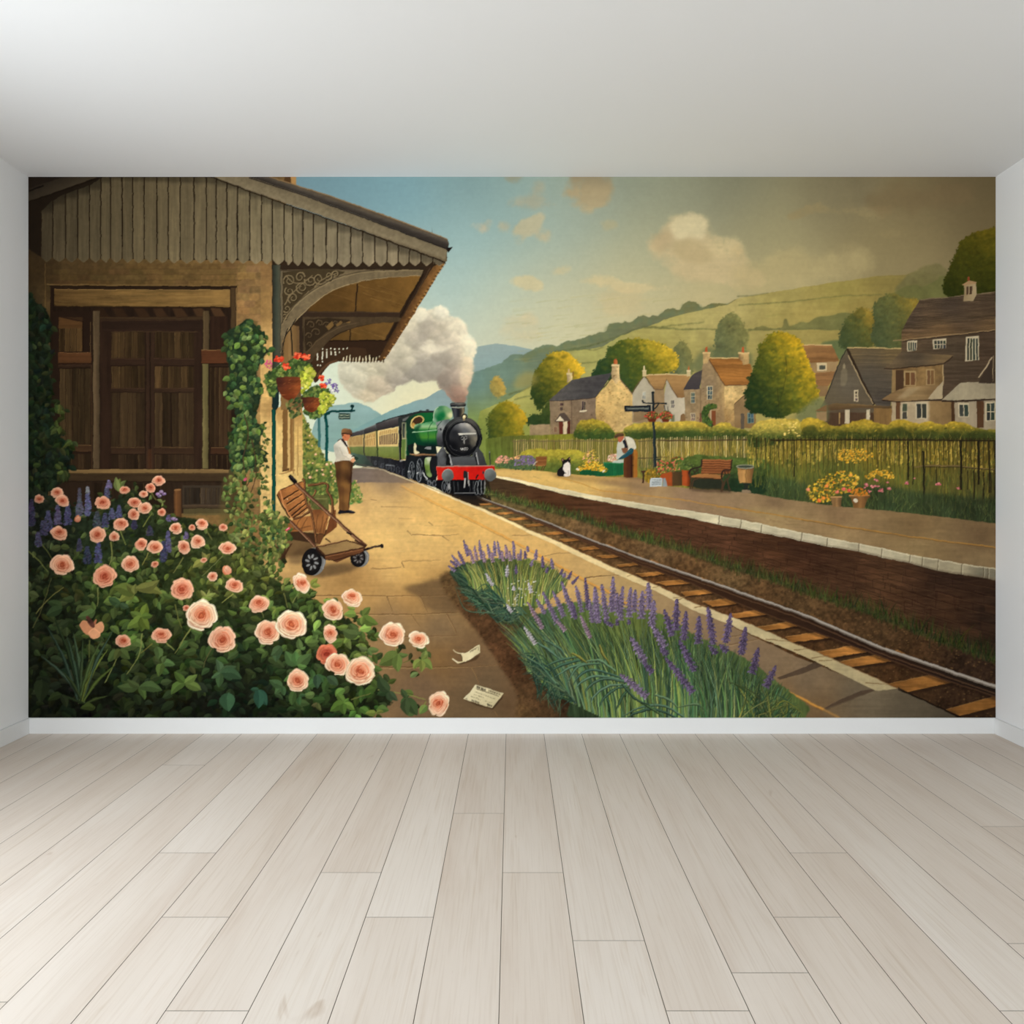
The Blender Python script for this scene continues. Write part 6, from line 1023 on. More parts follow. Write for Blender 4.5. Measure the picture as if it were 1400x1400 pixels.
part('beam', ST, 'pale header beam above the door'); poly(c1([(158, 648), (1148, 652), (1148, 750), (158, 746)]), hgrad((75, (92, 68, 38)), (180, (116, 88, 48)), (315, (124, 94, 52))), tex=[('hs', .1), ('horz', .12)]); line(c1([(158, 650), (1148, 654)]), (150, 118, 70), .9, a=.7); line(c1([(160, 747), (1148, 751)]), (40, 28, 18), 1.8)
for i in range(30): x = rng.uniform(165, 900); y = rng.uniform(660, 740); line(c1([(x, y), (x + rng.uniform(60, 240), y + rng.uniform(-4, 4))]), lerp((80, 58, 32), (160, 126, 74), rng.uniform()), .7, .2, a=.4)
part('chimney_stack', ST); poly([(398, 241), (405, 241), (405, 254.5), (398, 252)], (176, 132, 78)); poly([(390, 241), (398, 241), (398, 252), (388, 247)], (84, 58, 34))

# ---- canopy
CA = part('canopy', None, 'printed station canopy with scalloped valance and carved brackets')
use(CA)
poly([(372, 352), (612, 352), (584, 400), (524, 494), (470, 494), (457, 494), (446, 500), (433, 516), (414, 530), (410, 446), (372, 440)], (46, 34, 23), tex=('med', .08))
part('soffit', CA, 'honey brown boarded soffit')
def soff(pts, c0, c1_):
    poly(c2(pts), dgrad(c2(420, 700), c2(900, 620), (0, c0), (1, c1_)), tex=[('med', .07)])
soff([(330, 770), (380, 700), (470, 655), (600, 612), (780, 585), (968, 572), (940, 630), (848, 778), (300, 782)], (80, 56, 27), (112, 80, 38))
for i in range(26):
    x = rng.uniform(400, 880); y = rng.uniform(610, 740); L = rng.uniform(60, 190); cx = min(x + L, 940 - (y - 570) * .5)
    line(c2([(x, y), (cx, y + (cx - x) * .3)]), lerp((56, 38, 20), (160, 120, 64), rng.uniform()), .9, .3, a=.45)
soff([(455, 935), (520, 895), (590, 868), (700, 842), (838, 830), (780, 936)], (84, 60, 29), (114, 82, 40))
for i in range(9): x = rng.uniform(540, 740); y = rng.uniform(862, 915); line(c2([(x, y), (x + 70, y + 22)]), lerp((60, 42, 22), (160, 122, 66), rng.uniform()), .8, .3, a=.5)
use(CA); line(c2([(612, 618), (600, 778)]), (44, 31, 20), 2); line(c2([(572, 875), (570, 935)]), (44, 31, 20), 1.7)
poly(c2([(1010, 520), (1040, 520), (870, 800), (776, 940), (740, 1010), (724, 1010), (850, 780)]), (50, 36, 25)); line(c2([(985, 560), (870, 770), (775, 940)]), (36, 26, 18), 2.4); line(c2([(1022, 530), (880, 790), (780, 960)]), (84, 64, 44), 1, a=.8)
poly(c2([(290, 772), (850, 778), (852, 806), (290, 806)]), (52, 39, 28)); line(c2([(300, 776), (848, 780)]), (76, 58, 42), .8, a=.7)
poly(c2([(140, 512), (1000, 520), (975, 552), (160, 545)]), (46, 35, 25)); line(c2([(160, 540), (700, 540), (980, 540)]), (98, 82, 58), 1.1, a=.8)
poly(c2([(430, 938), (780, 936), (745, 1010), (730, 1026), (420, 1020)]), (48, 33, 22)); line(c2([(450, 938), (778, 936)]), (30, 21, 15), 1.5)
# third bracket with the fretwork slots
part('fretwork', CA, 'dark fretwork with bright slots')
poly(c6(sp([(880, 330), (1200, 320), (1400, 330), (1400, 440), (1300, 445), (1160, 446), (1090, 462), (1030, 500), (985, 570), (940, 640), (900, 640), (890, 480)], 2)), (58, 40, 26)); line(c6(sp([(935, 600), (985, 520), (1050, 470), (1130, 440)], 4, False)), (84, 58, 38), 3.4)
for x, y0, y1 in ((938, 370, 440), (988, 352, 432), (1028, 350, 418), (1070, 350, 388), (1108, 352, 372)): line(c6([(x, y0), (x, y1)]), (214, 206, 178), 1.7)
for x, y in ((988, 450), (938, 482), (944, 338), (986, 330), (1028, 336), (1070, 326), (1106, 332), (1146, 330), (1186, 330), (1226, 326), (1148, 362), (1110, 384), (964, 484)): blob(*c6(x, y), 1, 1.2, (214, 208, 180), own=False)
for i in range(13):
    x = 1180 + i * 31; y0 = 420 - 8 * np.sin(i * 1.1); poly(c6([(x, 436), (x + 5, y0 - 6 - (i % 3) * 10), (x + 14, y0 - 10 - (i % 3) * 10), (x + 14, 440), (x + 7, 450)]), (206, 190, 152)); line(c6([(x + 18, 436), (x + 20, 458)]), (58, 38, 24), 1.3)
# second bracket
part('bracket', CA, 'shaded carved bracket further back')
poly(c2(sp([(290, 800), (320, 806), (840, 806), (838, 832), (700, 842), (580, 868), (490, 905), (420, 970), (370, 1029), (350, 1060), (290, 1060)], 3)), (70, 55, 37), tex=('fine', .06)); poly(c2(sp([(318, 822), (570, 822), (520, 845), (440, 890), (380, 940), (322, 1000)], 2)), (48, 37, 25))
for x, y, r in ((350, 850, 22), (400, 840, 20), (380, 890, 26), (340, 910, 20), (440, 850, 22), (345, 960, 16), (490, 838, 14)): line(c2(sp([(x - r, y), (x - r * .4, y - r * .8), (x + r * .6, y - r * .5), (x + r * .5, y + r * .4), (x - r * .2, y + r * .4), (x - r * .1, y - r * .1)], 5, False)), (88, 70, 47), 1.3, .6)
for a in ([(436, 860), (470, 825), (480, 850), (450, 880)], [(490, 850), (520, 825), (530, 838), (500, 860)], [(545, 838), (570, 826), (570, 840)]): poly(c2(a), (122, 92, 50), a=.8)
line(c2(sp([(330, 1000), (400, 930), (500, 870), (620, 835)], 4, False)), (92, 74, 50), 1.2, a=.8); poly(c2(rect(286, 800, 304, 1060)), (46, 35, 26)); line(c2([(312, 812), (314, 1000)]), (88, 72, 50), .8, a=.7)
# first bracket
BR = part('bracket', CA, 'grey carved front bracket with scrollwork')
poly(c2([(182, 545), (700, 541), (985, 540), (970, 572), (800, 580), (600, 610), (450, 665), (330, 760), (230, 860), (190, 940), (182, 1029)]), (110, 94, 68), tex=[('fine', .05), ('med', .05)])
poly(c2(sp([(196, 552), (540, 550), (470, 580), (400, 620), (320, 680), (250, 750), (192, 838)], 2)), (64, 52, 34))
def curl(x, y, r, a0, turns=1.4, s=1, w=1.8):
    t = np.linspace(0, 1, 16); a = a0 + s * t * turns * 2 * np.pi; R = r * (1 - .82 * t); q = np.stack([x + R * np.cos(a), y + R * np.sin(a)], 1)
    line(c2(q + (3, 4)), (44, 34, 22), w * 1.2, w * .6, a=.8); line(c2(q), (126, 108, 76), w, w * .5)
for v in ((230, 600, 36, 2.6, 1.5, 1), (290, 580, 30, 0, 1.3, -1), (300, 640, 36, 1.5, 1.5, 1), (350, 600, 34, 3.4, 1.4, -1), (395, 590, 32, 1, 1.4, 1), (230, 660, 30, 4, 1.3, -1), (250, 700, 32, 2, 1.4, 1), (215, 760, 26, 3.6, 1.3, -1), (450, 575, 26, 2.2, 1.2, -1), (490, 565, 20, 3, 1.2, 1), (205, 800, 16, 1, 1.2, 1)): curl(*v)
for a in ([(200, 740), (240, 680), (300, 620), (360, 570)], [(210, 570), (250, 610), (310, 610)], [(370, 640), (420, 590), (500, 560)], [(196, 830), (230, 770), (280, 720), (340, 660)]): line(c2(sp(a, 5, False)), (118, 100, 70), 1.9, 1)
poly(c2(rect(180, 545, 194, 845)), (104, 90, 66)); line(c2([(194, 550), (193, 838)]), (52, 42, 28), .9)
AO = [(188, 850), (235, 775), (330, 685), (450, 612), (570, 570), (700, 550), (985, 541)]; AI = [(184, 1010), (200, 930), (232, 862), (330, 762), (450, 668), (600, 612), (800, 582), (970, 573)]
line(c2(sp(AO, 5, False)), (142, 122, 88), 1, a=.8); line(c2(sp(AI, 5, False)), (176, 150, 104), 1.3, .6, a=.8); line(c2(sp(np.add(AO, (-4, -6)), 5, False)), (50, 40, 27), .9, a=.7)
part('post', CA, 'dark green iron canopy post'); poly(c2([(134, 512), (180, 512), (182, 1060), (140, 1100), (134, 1100)]), hgrad((373, (44, 42, 34)), (378, (58, 62, 50)), (382, (74, 72, 56)), (384, (60, 56, 44))), tex=('vert', .06))
poly(c6([(500, 540), (560, 540), (575, 800), (568, 880), (545, 915), (515, 915), (502, 880)]), (26, 40, 38)); poly([(371.8, 560), (377.3, 560), (376.6, 760), (371.8, 760)], hgrad((371.8, (8, 46, 38)), (374.5, (20, 74, 60)), (377, (10, 44, 38)))); line([(370.6, 560), (370.6, 755)], (226, 190, 124), 1.2, a=.5); line([(378.4, 565), (378.4, 680)], (214, 178, 114), 1.4, a=.7)
# valance along the edge going away
part('edge_trim', CA, 'toothed edge trim'); poly(c2([(1110, 492), (1085, 500), (1040, 520), (860, 810), (780, 950), (728, 1048), (740, 1056), (775, 1029), (880, 870), (960, 740)]), dgrad(c2(1000, 520), c2(1050, 545), (0, (70, 46, 26)), (1, (124, 86, 46))), tex=('fine', .08))
for k in np.linspace(0, 1, 58): x, y = lerp(c2(1106, 500), c2(770, 1032), k); line([(x - 2.2, y - .4), (x + .9, y + .9)], (176, 130, 72) if int(k * 57) % 2 else (66, 44, 26), 1)
# roof, fascia, boards
part('valance', CA, 'weathered grey scalloped valance boards')
BX = [56.6, 72.4, 89.9, 106.4, 122.7, 138, 151.4, 167.1, 181.7, 197.5, 214.5, 230.3, 246.8, 265.5, 282.5, 295.9, 310.4, 325, 341.5, 357.8, 372.6, 388.6, 400.2, 414, 428.6, 446, 461.4, 479.6, 495.9, 512.4, 529.4, 544.5, 559.8, 575.6, 591.4, 609]
poly([(39, 242), (293, 242), (345, 262), (609, 356), (600, 358), (300, 356), (56, 352), (39, 340)], (36, 28, 20))
topy = lambda x: np.interp(x, [39, 56, 72, 92, 126, 150, 300, 340, 373, 610], [300, 290, 274, 264, 252, 236, 243, 258, 272, 360])
for a, b in zip(BX[:-1], BX[1:]):
    m = (a + b) / 2; tip = np.interp(m, [56, 200, 330, 450, 600], [358, 359.5, 360, 364.5, 363]); no = tip - 6.2
    c = np.array([np.interp(m, [56, 120, 200, 280, 360, 480, 600], v) for v in ((76, 90, 104, 108, 122, 128, 132), (65, 78, 90, 94, 108, 114, 116), (47, 56, 64, 68, 80, 88, 88))])
    P = [(a + .8, topy(a)), (b - .8, topy(b)), (b - .6, no), (b - 2, no + 2.4), (b - 3.6, no + 3.2), (m + 1.2, tip), (m - 1, tip), (a + 3.6, no + 3.2), (a + 2, no + 2.2), (a + .6, no)]
    k = rng.uniform(.93, 1.06)
    poly(P, vgrad((topy(m) - 4, c * .62), (topy(m) + 7, c * .72), (topy(m) + 12, c * .97), (345, c * k), (365, c * k * 1.06)), tex=[('vert', .07), ('vs', .04)])
    line([(a + 1.4, topy(a) + 8), (a + 1.3, no)], c * 1.2, .7, .4, a=.4); line([(a, topy(a)), (a + rng.normal(0, .5), 310), (a, no)], (38, 28, 19), rng.uniform(.8, 1.6), 1.1, a=.9)
    line([(a + 3.6, no + 3.4), (m, tip + .2), (b - 3.6, no + 3.4)], c * 1.25, .7, a=.5)
part('roof', CA, 'slate roof edge and fascia board')
poly([(39, 276), (39, 256), (90, 241), (136, 241)], dgrad((60, 248), (70, 270), (0, (46, 38, 30)), (1, (70, 60, 45)))); line([(39, 276.5), (136, 243)], (30, 23, 16), 1.8); poly([(39, 258), (39, 242), (88, 242)], (40, 32, 25)); line([(39, 262), (60, 254)], (26, 20, 15), 2)
poly([(290, 241), (340, 241), (420, 268), (500, 298), (560, 321), (611, 341), (610, 358), (500, 317), (420, 288), (345, 262)], dgrad((420, 268), (413, 288), (0, (112, 98, 74)), (.8, (128, 113, 86)), (1, (104, 90, 66))), tex=('fine', .04)); line([(292, 243.5), (345, 263.5), (420, 289.5), (500, 318.5), (609, 358.5)], (40, 30, 21), 1.4)
poly([(338, 241), (368, 241), (450, 267), (540, 299), (612, 326.5), (613.5, 333), (611.5, 341), (560, 321), (500, 298), (420, 268)], dgrad((470, 274), (464, 291), (0, (96, 78, 56)), (.3, (84, 74, 62)), (.55, (56, 49, 43)), (1, (44, 38, 33))), tex=('horz', .06)); line([(368, 241.6), (450, 267.6), (540, 299.6), (612, 327)], (150, 118, 78), 1.2, a=.9); line([(340, 243), (420, 269), (500, 299), (611, 341)], (34, 28, 24), 1.2)
poly([(611, 338), (618.5, 338), (612.5, 345.5), (609.5, 341)], (28, 24, 22)); poly([(609, 356), (611, 340), (611.2, 358)], (96, 82, 60))
use(CA); line(c6([(735, 40), (690, 110), (640, 200), (605, 300), (598, 400)]), (30, 26, 22), 1.3, smooth=True); line(c6([(655, 130), (620, 250), (610, 400)]), (26, 22, 20), 1); line(c6([(678, 120), (694, 260), (700, 400)]), (24, 22, 20), 1.6)

# ---- hanging baskets
def basket(label, bowl, leafarea, lime, reds, extra):
    B = part('hanging_basket', None, label)
    use(B); q = c6(sp(leafarea, 4)); poly(q, (58, 74, 36), edge=1.4)
    dabs(q, 170, 3.2, lambda x, y: jit([(70, 92, 44), (96, 112, 54), (50, 68, 36), (120, 130, 62)][rng.integers(4)], .1), 1.5)
    part('bowl', B); P = c6(sp(bowl, 4)); lo, hi = P.min(0), P.max(0); poly(P, field([(lo[0] + 3, lo[1] + 4, (66, 36, 28)), ((lo + hi)[0] / 2, lo[1] + 6, (96, 48, 30)), (hi[0] - 5, (lo + hi)[1] / 2, (140, 72, 36)), ((lo + hi)[0] / 2, hi[1] - 5, (104, 48, 26))], 2.5, 3), tex=('hs', .1))
    for i in range(16):
        x = rng.uniform(lo[0] + 6, hi[0] - 5); y = rng.uniform(lo[1] + 4, hi[1] - 4); line([(x, y), (x + rng.uniform(3, 8), y - rng.uniform(.5, 2.5))], lerp((60, 28, 18), (204, 124, 56), rng.uniform() ** 1.5), .9, .2, a=.7)
    use(B); q = c6(sp(lime, 4)); dabs(q, 110, 3.6, lambda x, y: jit([(150, 156, 50), (176, 176, 60), (122, 132, 46), (196, 188, 84)][rng.integers(4)], .08), 1.3)
    for x, y, r in reds:
        part('flower', B, 'red geranium head'); X, Y = c6(x, y); R = r * .143
        for k in range(26):
            a = rng.uniform(0, 6.3); d = R * rng.uniform(0, .85); blob(X + d * np.cos(a), Y + d * .75 * np.sin(a), R * .28, R * .24, jit([(206, 60, 36), (224, 84, 52), (182, 44, 30), (234, 112, 72)][rng.integers(4)], .05))
    for x, y, r, c in extra:
        part('flower', B); X, Y = c6(x, y); R = r * .143
        for k in range(18): a = rng.uniform(0, 6.3); d = R * rng.uniform(0, .9); blob(X + d * np.cos(a), Y + d * np.sin(a), R * .22, R * .2, jit(c, .1))
basket('printed nearer hanging basket with red geraniums under the canopy', [(545, 612), (600, 600), (700, 596), (775, 604), (785, 640), (775, 720), (730, 790), (680, 822), (640, 815), (590, 770), (555, 700)], [(430, 640), (450, 570), (520, 530), (560, 480), (640, 470), (700, 430), (780, 440), (850, 470), (910, 540), (880, 620), (780, 640), (700, 600), (560, 620), (545, 740), (520, 790), (470, 760)], [(780, 560), (830, 490), (880, 510), (915, 570), (890, 640), (870, 700), (820, 720), (800, 780), (785, 640)], [(575, 432, 52), (640, 500, 48), (742, 396, 46), (828, 408, 48)], [(475, 475, 44, (196, 82, 112))])
basket('printed farther hanging basket with purple trailing flowers', [(785, 800), (870, 790), (945, 796), (962, 830), (950, 890), (915, 925), (880, 938), (830, 915), (795, 860)], [(800, 800), (830, 740), (880, 700), (940, 680), (1000, 700), (1060, 720), (1090, 780), (1070, 860), (1020, 930), (930, 1000), (860, 980), (800, 930), (960, 840), (950, 790)], [(960, 780), (1000, 740), (1060, 760), (1105, 800), (1090, 860), (1040, 900), (1010, 940), (960, 960), (950, 900), (970, 840)], [(978, 610, 38), (992, 680, 38)], [(1050, 650, 36, (112, 92, 140)), (1095, 690, 36, (104, 82, 136)), (1125, 730, 26, (96, 76, 126)), (1070, 730, 26, (206, 196, 190))])
dabs(c6(sp([(650, 830), (780, 800), (800, 900), (760, 960), (690, 980), (650, 900)], 4)), 50, 3, lambda x, y: jit([(70, 84, 44), (110, 112, 60), (52, 64, 36)][rng.integers(3)], .1), 1.6)
# ---- soil strip and shade round the lavender
part('soil', None, 'printed dark brown soil bordering the lavender')
SO = [(604, 786), (622, 782), (660, 800), (720, 850), (790, 880), (860, 985), (716, 985), (708, 950), (680, 905), (655, 868), (628, 835), (606, 806)]
poly(sp(SO, 4), field([(620, 800, (88, 66, 40)), (650, 840, (84, 58, 36)), (690, 880, (80, 54, 34)), (720, 900, (66, 42, 26)), (730, 960, (76, 54, 34)), (780, 960, (50, 36, 24)), (720, 975, (96, 72, 44))]), soft=2.5, tex=[('fine', .16), ('med', .12)])
for x, y in scatter(SO, 700): blob(x, y, rng.uniform(.6, 1.8), rng.uniform(.4, 1), lerp((36, 24, 16), (122, 84, 50), rng.uniform() ** 1.5), a=.5, own=False)

# ---- tickets
def marks(f, p, q, n, w, h, c=(52, 44, 34)):
    for i in range(n):
        t = (i + rng.uniform(.05, .3)) / n; x, y = lerp(p, q, t)
        k = rng.integers(4)
        if k < 3: line(f([(x, y - h), (x + w * .1, y + h)]), c, w * .045, a=.8)
        if k != 1: line(f([(x, y - h * rng.uniform(-.9, .9)), (x + w * .8, y - h * rng.uniform(-.9, .9) + w * .15)]), c, w * .04, a=.75)
        if k > 1: line(f([(x + w * .7, y - h), (x + w * .7, y + h)]), c, w * .04, a=.65)
part('paper', None, 'printed curled slip of paper lying on the paving')
poly(e7(sp([(310, 430), (420, 400), (560, 340), (650, 290), (600, 370), (480, 410), (360, 440)], 4)), (66, 48, 30), a=.7, soft=.6, own=False)
poly(e7(sp([(360, 275), (420, 265), (500, 225), (570, 175), (638, 138), (655, 160), (655, 250), (640, 270), (560, 330), (470, 380), (400, 405), (310, 432), (285, 420), (215, 362), (220, 350), (300, 400), (370, 395), (378, 340)], 2)), field([e7(*a) + (b,) for a, b in (((380, 310), (226, 206, 160)), ((480, 290), (232, 216, 170)), ((600, 220), (208, 192, 148)), ((300, 405), (214, 196, 150)))]))
line(e7(sp([(228, 210), (270, 250), (340, 272), (400, 270)], 4, False)), (224, 208, 164), .8, 1.6, own=True); line(e7(sp([(330, 278), (366, 310), (376, 360), (368, 400)], 4, False)), (86, 66, 42), 1.1); line(e7([(215, 355), (300, 412)]), (238, 224, 184), 1.2)
line(e7([(500, 240), (600, 185), (626, 170), (630, 230)]), (120, 106, 80), .7); marks(e7, (500, 250), (600, 195), 9, 12, 8, (110, 96, 70))
part('ticket', None, 'printed small paper ticket lying on the paving')
poly(e7([(400, 1005), (560, 1060), (850, 1150), (1030, 930), (1000, 1000), (860, 1165), (600, 1095)]), (46, 34, 22), a=.75, soft=.5, own=False)
poly(e7([(395, 995), (590, 768), (1030, 912), (850, 1142)]), dgrad(e7(600, 780), e7(850, 1140), (0, (222, 208, 166)), (1, (196, 180, 138))))
marks(e7, (600, 800), (745, 860), 9, 16, 20); marks(e7, (790, 868), (985, 925), 11, 16, 16, (90, 78, 56)); 
for p, q, n in (((600, 840), (930, 945), 22), ((575, 885), (900, 1000), 20), ((560, 930), (720, 985), 9), ((510, 955), (670, 1015), 11), ((740, 1030), (850, 1055), 6)): marks(e7, p, q, n, 11, 6, (104, 90, 66))
marks(e7, (515, 1015), (640, 1060), 8, 16, 11, (40, 34, 26)); marks(e7, (765, 1080), (850, 1110), 5, 18, 20, (30, 26, 20)); poly(e7([(432, 985), (465, 998), (440, 1000)]), (40, 34, 26)); line(e7([(600, 832), (690, 860), (935, 945), (955, 960)]), (80, 68, 48), .6)

# ---- bench end and luggage trolley
part('bench', None, 'printed brown slatted bench behind the luggage trolley')
poly(g3(sp([(200, 780), (420, 720), (640, 740), (620, 860), (460, 980), (280, 1000), (200, 1060), (120, 1000)], 4)), (74, 54, 34), a=.75, soft=2)
poly(g3([(260, 690), (620, 740), (720, 690), (700, 760), (590, 850), (300, 800)]), (58, 40, 26))
poly(g3([(540, 300), (730, 300), (740, 470), (600, 500), (540, 440)]), (84, 84, 44), tex=('fine', .1)); line(g3([(545, 345), (725, 345)]), (128, 122, 70), 1.2, a=.8); line(g3([(560, 360), (700, 450)]), (60, 56, 30), 1)
BK_ = [(150, 300), (190, 245), (330, 190), (440, 150), (474, 175), (480, 380), (520, 440), (440, 520), (330, 565), (280, 520), (215, 400)]
part('backrest', CUR); poly(g3(BK_), field([g3(*a) + (b,) for a, b in (((180, 280), (112, 66, 36)), ((260, 260), (176, 112, 60)), ((400, 200), (166, 104, 54)), ((420, 350), (172, 110, 60)), ((300, 450), (150, 94, 50)), ((340, 540), (120, 72, 40)))]), tex=[('hs', .06), ('fine', .05)])
for a, b in (((225, 355), (400, 245)), ((262, 405), (440, 290)), ((280, 495), (470, 350)), ((315, 540), (480, 400)), ((340, 560), (500, 440))): line(g3([a, b]), (54, 32, 20), 2, 1.4); line(g3(np.add([a, b], (2, 14))), (206, 146, 84), .8, a=.6)
line(g3([(190, 250), (225, 400), (290, 520), (330, 565)]), (206, 136, 82), 1.6, a=.8); line(g3([(155, 300), (210, 420), (300, 560)]), (60, 36, 22), 2); line(g3([(190, 244), (330, 188), (440, 150)]), (84, 50, 30), 1.4); line(g3([(268, 356), (276, 352)]), (240, 210, 170), 1.4)
use(len(PARTS) - 2); part('seat', CUR)
poly(g3([(330, 590), (540, 530), (560, 470), (640, 460), (740, 520), (730, 600), (690, 740), (600, 730), (560, 700), (260, 722), (240, 640)]), field([g3(*a) + (b,) for a, b in (((400, 640), (156, 100, 52)), ((480, 600), (168, 108, 58)), ((300, 690), (120, 72, 38)), ((620, 620), (160, 104, 56)), ((690, 560), (150, 96, 52)), ((640, 720), (130, 80, 44)), ((600, 480), (110, 64, 36)))]), tex=[('vert', .07)])
for p in ([(430, 560), (380, 640), (330, 700)], [(500, 560), (450, 640), (430, 700)], [(620, 520), (600, 620), (610, 720)], [(680, 520), (660, 640), (640, 720)], [(720, 560), (690, 650), (680, 730)], [(340, 690), (540, 650)]): line(g3(p), (84, 52, 30), 1.2, a=.7)
poly(g3([(780, 460), (815, 470), (830, 660), (740, 730), (700, 760), (740, 600)]), (104, 60, 34), tex=('vert', .08))
poly(g3([(610, 740), (690, 745), (640, 860), (600, 850)]), (92, 58, 34)); poly(g3([(330, 850), (250, 980), (255, 1080), (220, 1090), (210, 1000), (300, 860)]), (62, 38, 24)); poly(g3([(140, 880), (260, 900), (230, 1050), (140, 1000)]), (52, 34, 22), a=.8); line(g3([(700, 790), (760, 838)]), (60, 40, 28), 2, 1)
part('armrest', len(PARTS) - 3)
for p, w in (([(335, 575), (420, 555), (490, 510), (540, 470)], 3.4), ([(440, 120), (470, 160), (470, 300), (500, 420), (550, 520), (570, 640), (600, 840)], 3.2), ([(505, 195), (600, 185), (690, 168), (730, 200), (720, 260), (760, 320), (780, 400), (775, 540)], 3.6), ([(575, 250), (590, 262), (560, 320)], 2), ([(520, 370), (530, 440), (560, 480)], 2)):
    line(g3(sp(p, 5, False)), (74, 46, 28), w, own=True); line(g3(sp(np.add(p, (-4, -4)), 5, False)), (176, 120, 72), .9, a=.7)
TR = part('luggage_trolley', None, 'printed wooden luggage trolley with spoked wheels standing on the platform')
poly(g3(sp([(440, 1190), (640, 1120), (980, 1060), (1130, 1090), (980, 1150), (760, 1210), (600, 1230)], 4)), (100, 76, 48), a=.7, soft=2, own=False)
for cx, cy, rx, ry, lab in ((560, 1055, 126, 158, 0), (1082, 1010, 96, 108, 1)):
    part('wheel', TR); poly(g3(ell(cx + 10, cy - 2, rx + 4, ry, .1, 30)), (112, 110, 106)); poly(g3(ell(cx - 14, cy, rx - 12, ry - 4, .1, 30)), (22, 20, 20)); poly(g3(ell(cx - 12, cy, rx * .62, ry * .62, .1, 24)), (36, 32, 30))
    if lab: poly(g3(ell(cx - 8, cy - 6, rx * .6, ry * .62, .3)), (40, 34, 32))
    for k in range(8):
        a = k * np.pi / 4 + .2; X, Y = cx - 12 + rx * .42 * np.cos(a), cy + ry * .42 * np.sin(a)
        poly(g3(ell(X, Y, ry * .17, ry * .08, a + .15)), (136, 134, 130) if not lab else (112, 106, 102)); 
    poly(g3(ell(cx - 12, cy, rx * .15, ry * .14)), (20, 18, 18)); line(g3(sp([(cx + rx * .5, cy - ry * .85), (cx + rx * .98, cy - ry * .2), (cx + rx * .9, cy + ry * .5)], 5, False)), (160, 156, 148), 1.1, a=.7)
use(TR); poly(g3([(590, 880), (700, 985), (715, 1035), (690, 1025), (600, 930)]), (34, 24, 20))
part('platform_bed', TR); poly(g3([(610, 886), (940, 812), (1130, 870), (1150, 895), (700, 985), (660, 960)]), dgrad(g3(640, 890), g3(1000, 930), (0, (128, 100, 62)), (1, (150, 118, 74))), tex=('horz', .06)); poly(g3([(690, 985), (1145, 893), (1150, 925), (830, 1062), (790, 1050), (700, 1025)]), (92, 56, 34), tex=('horz', .1)); line(g3([(700, 1000), (1140, 910)]), (150, 100, 62), 1, a=.8); line(g3([(720, 1030), (800, 1040), (1120, 950)]), (48, 30, 22), 1.3)
for p, w in (([(600, 888), (940, 812), (1040, 840), (1155, 885)], 1.8), ([(600, 888), (700, 985), (1150, 893)], 2.2)): line(g3(p), (66, 40, 26), w, own=True)
line(g3([(610, 882), (940, 806)]), (168, 122, 80), .8, a=.8)
for p, w in (([(350, 160), (500, 300), (800, 560), (1000, 750), (1160, 880)], 4.6), ([(235, 540), (400, 690), (590, 885)], 4)):
    part('shaft', TR); line(g3(p), (70, 42, 30), w, own=True); line(g3(np.add(p, (-8, 2))), (196, 150, 108), 1, a=.85); line(g3(np.add(p, (6, -4))), (112, 72, 50), .9, a=.7)
use(TR); poly(g3([(280, 90), (310, 74), (340, 100), (382, 150), (350, 180), (300, 130)]), (24, 20, 20)); line(g3([(310, 90), (350, 130)]), (90, 84, 82), 1, a=.7); line(g3([(940, 720), (990, 745)]), (26, 22, 20), 2); line(g3([(1030, 810), (1160, 880)]), (60, 38, 26), 2.4)
part('tow_handle', TR); line(g3(sp([(1130, 925), (1190, 900), (1260, 882), (1335, 872)], 4, False)), (40, 28, 24), 2.8, 2.2, own=True); poly(g3(ell(1335, 876, 20, 24)), (30, 26, 26)); line(g3([(1180, 895), (1300, 870)]), (120, 100, 88), .7, a=.6)

# ---- ivy
def vine(pts, n, cols, size=(6, 10), wid=.62, own=True):
    q = scatter(pts, n); q = q[np.argsort(rng.uniform(size=len(q)))]
    for i, (x, y) in enumerate(q):
        k = i / len(q); c = np.array(cols[rng.integers(len(cols))]) * (.55 + .55 * k)
        l = rng.uniform(*size); leaf(x, y, l, l * wid, rng.uniform(.2, 2.9) if rng.uniform() < .7 else rng.uniform(-3, 0), jit(c, .09), own=own)
IVC = [(66, 88, 46), (88, 108, 56), (56, 80, 44), (112, 128, 70), (50, 72, 42), (96, 116, 52)]
IVD = [(34, 44, 28), (44, 56, 32), (30, 42, 30), (56, 66, 36), (40, 52, 36)]
IV = part('ivy', None, 'printed green ivy climbing the station pillar')
q = c5(sp([(1118, 190), (1130, 100), (1180, 70), (1250, 20), (1300, 70), (1340, 110), (1330, 180), (1370, 200), (1330, 250), (1300, 330), (1330, 420), (1310, 520), (1290, 600), (1340, 640), (1310, 720), (1350, 790), (1320, 850), (1260, 870), (1200, 900), (1160, 860), (1140, 720), (1180, 600), (1170, 520), (1120, 440), (1150, 340), (1130, 260)], 3))
poly(q, (34, 46, 30), edge=1.6, tex=('fine', .15)); vine(q, 420, IVC, (5, 11), .72)
for p in ([(1230, 560), (1250, 680), (1220, 820), (1240, 940), (1210, 1110)], [(1270, 700), (1290, 860), (1230, 1000), (1250, 1112)], [(1300, 860), (1280, 960), (1240, 1060)]): line(c5(sp(p, 5, False)), (70, 50, 34), 1.6, 1, own=True)
IVY_LOW = [(64, 84, 42), (96, 108, 54), (118, 124, 62), (136, 138, 72), (82, 98, 46)]
q = c7(sp([(-200, 560), (-60, 560), (0, 700), (40, 800), (20, 1000), (60, 1150), (90, 1300), (-50, 1420), (-190, 1300), (-230, 900)], 4)); 
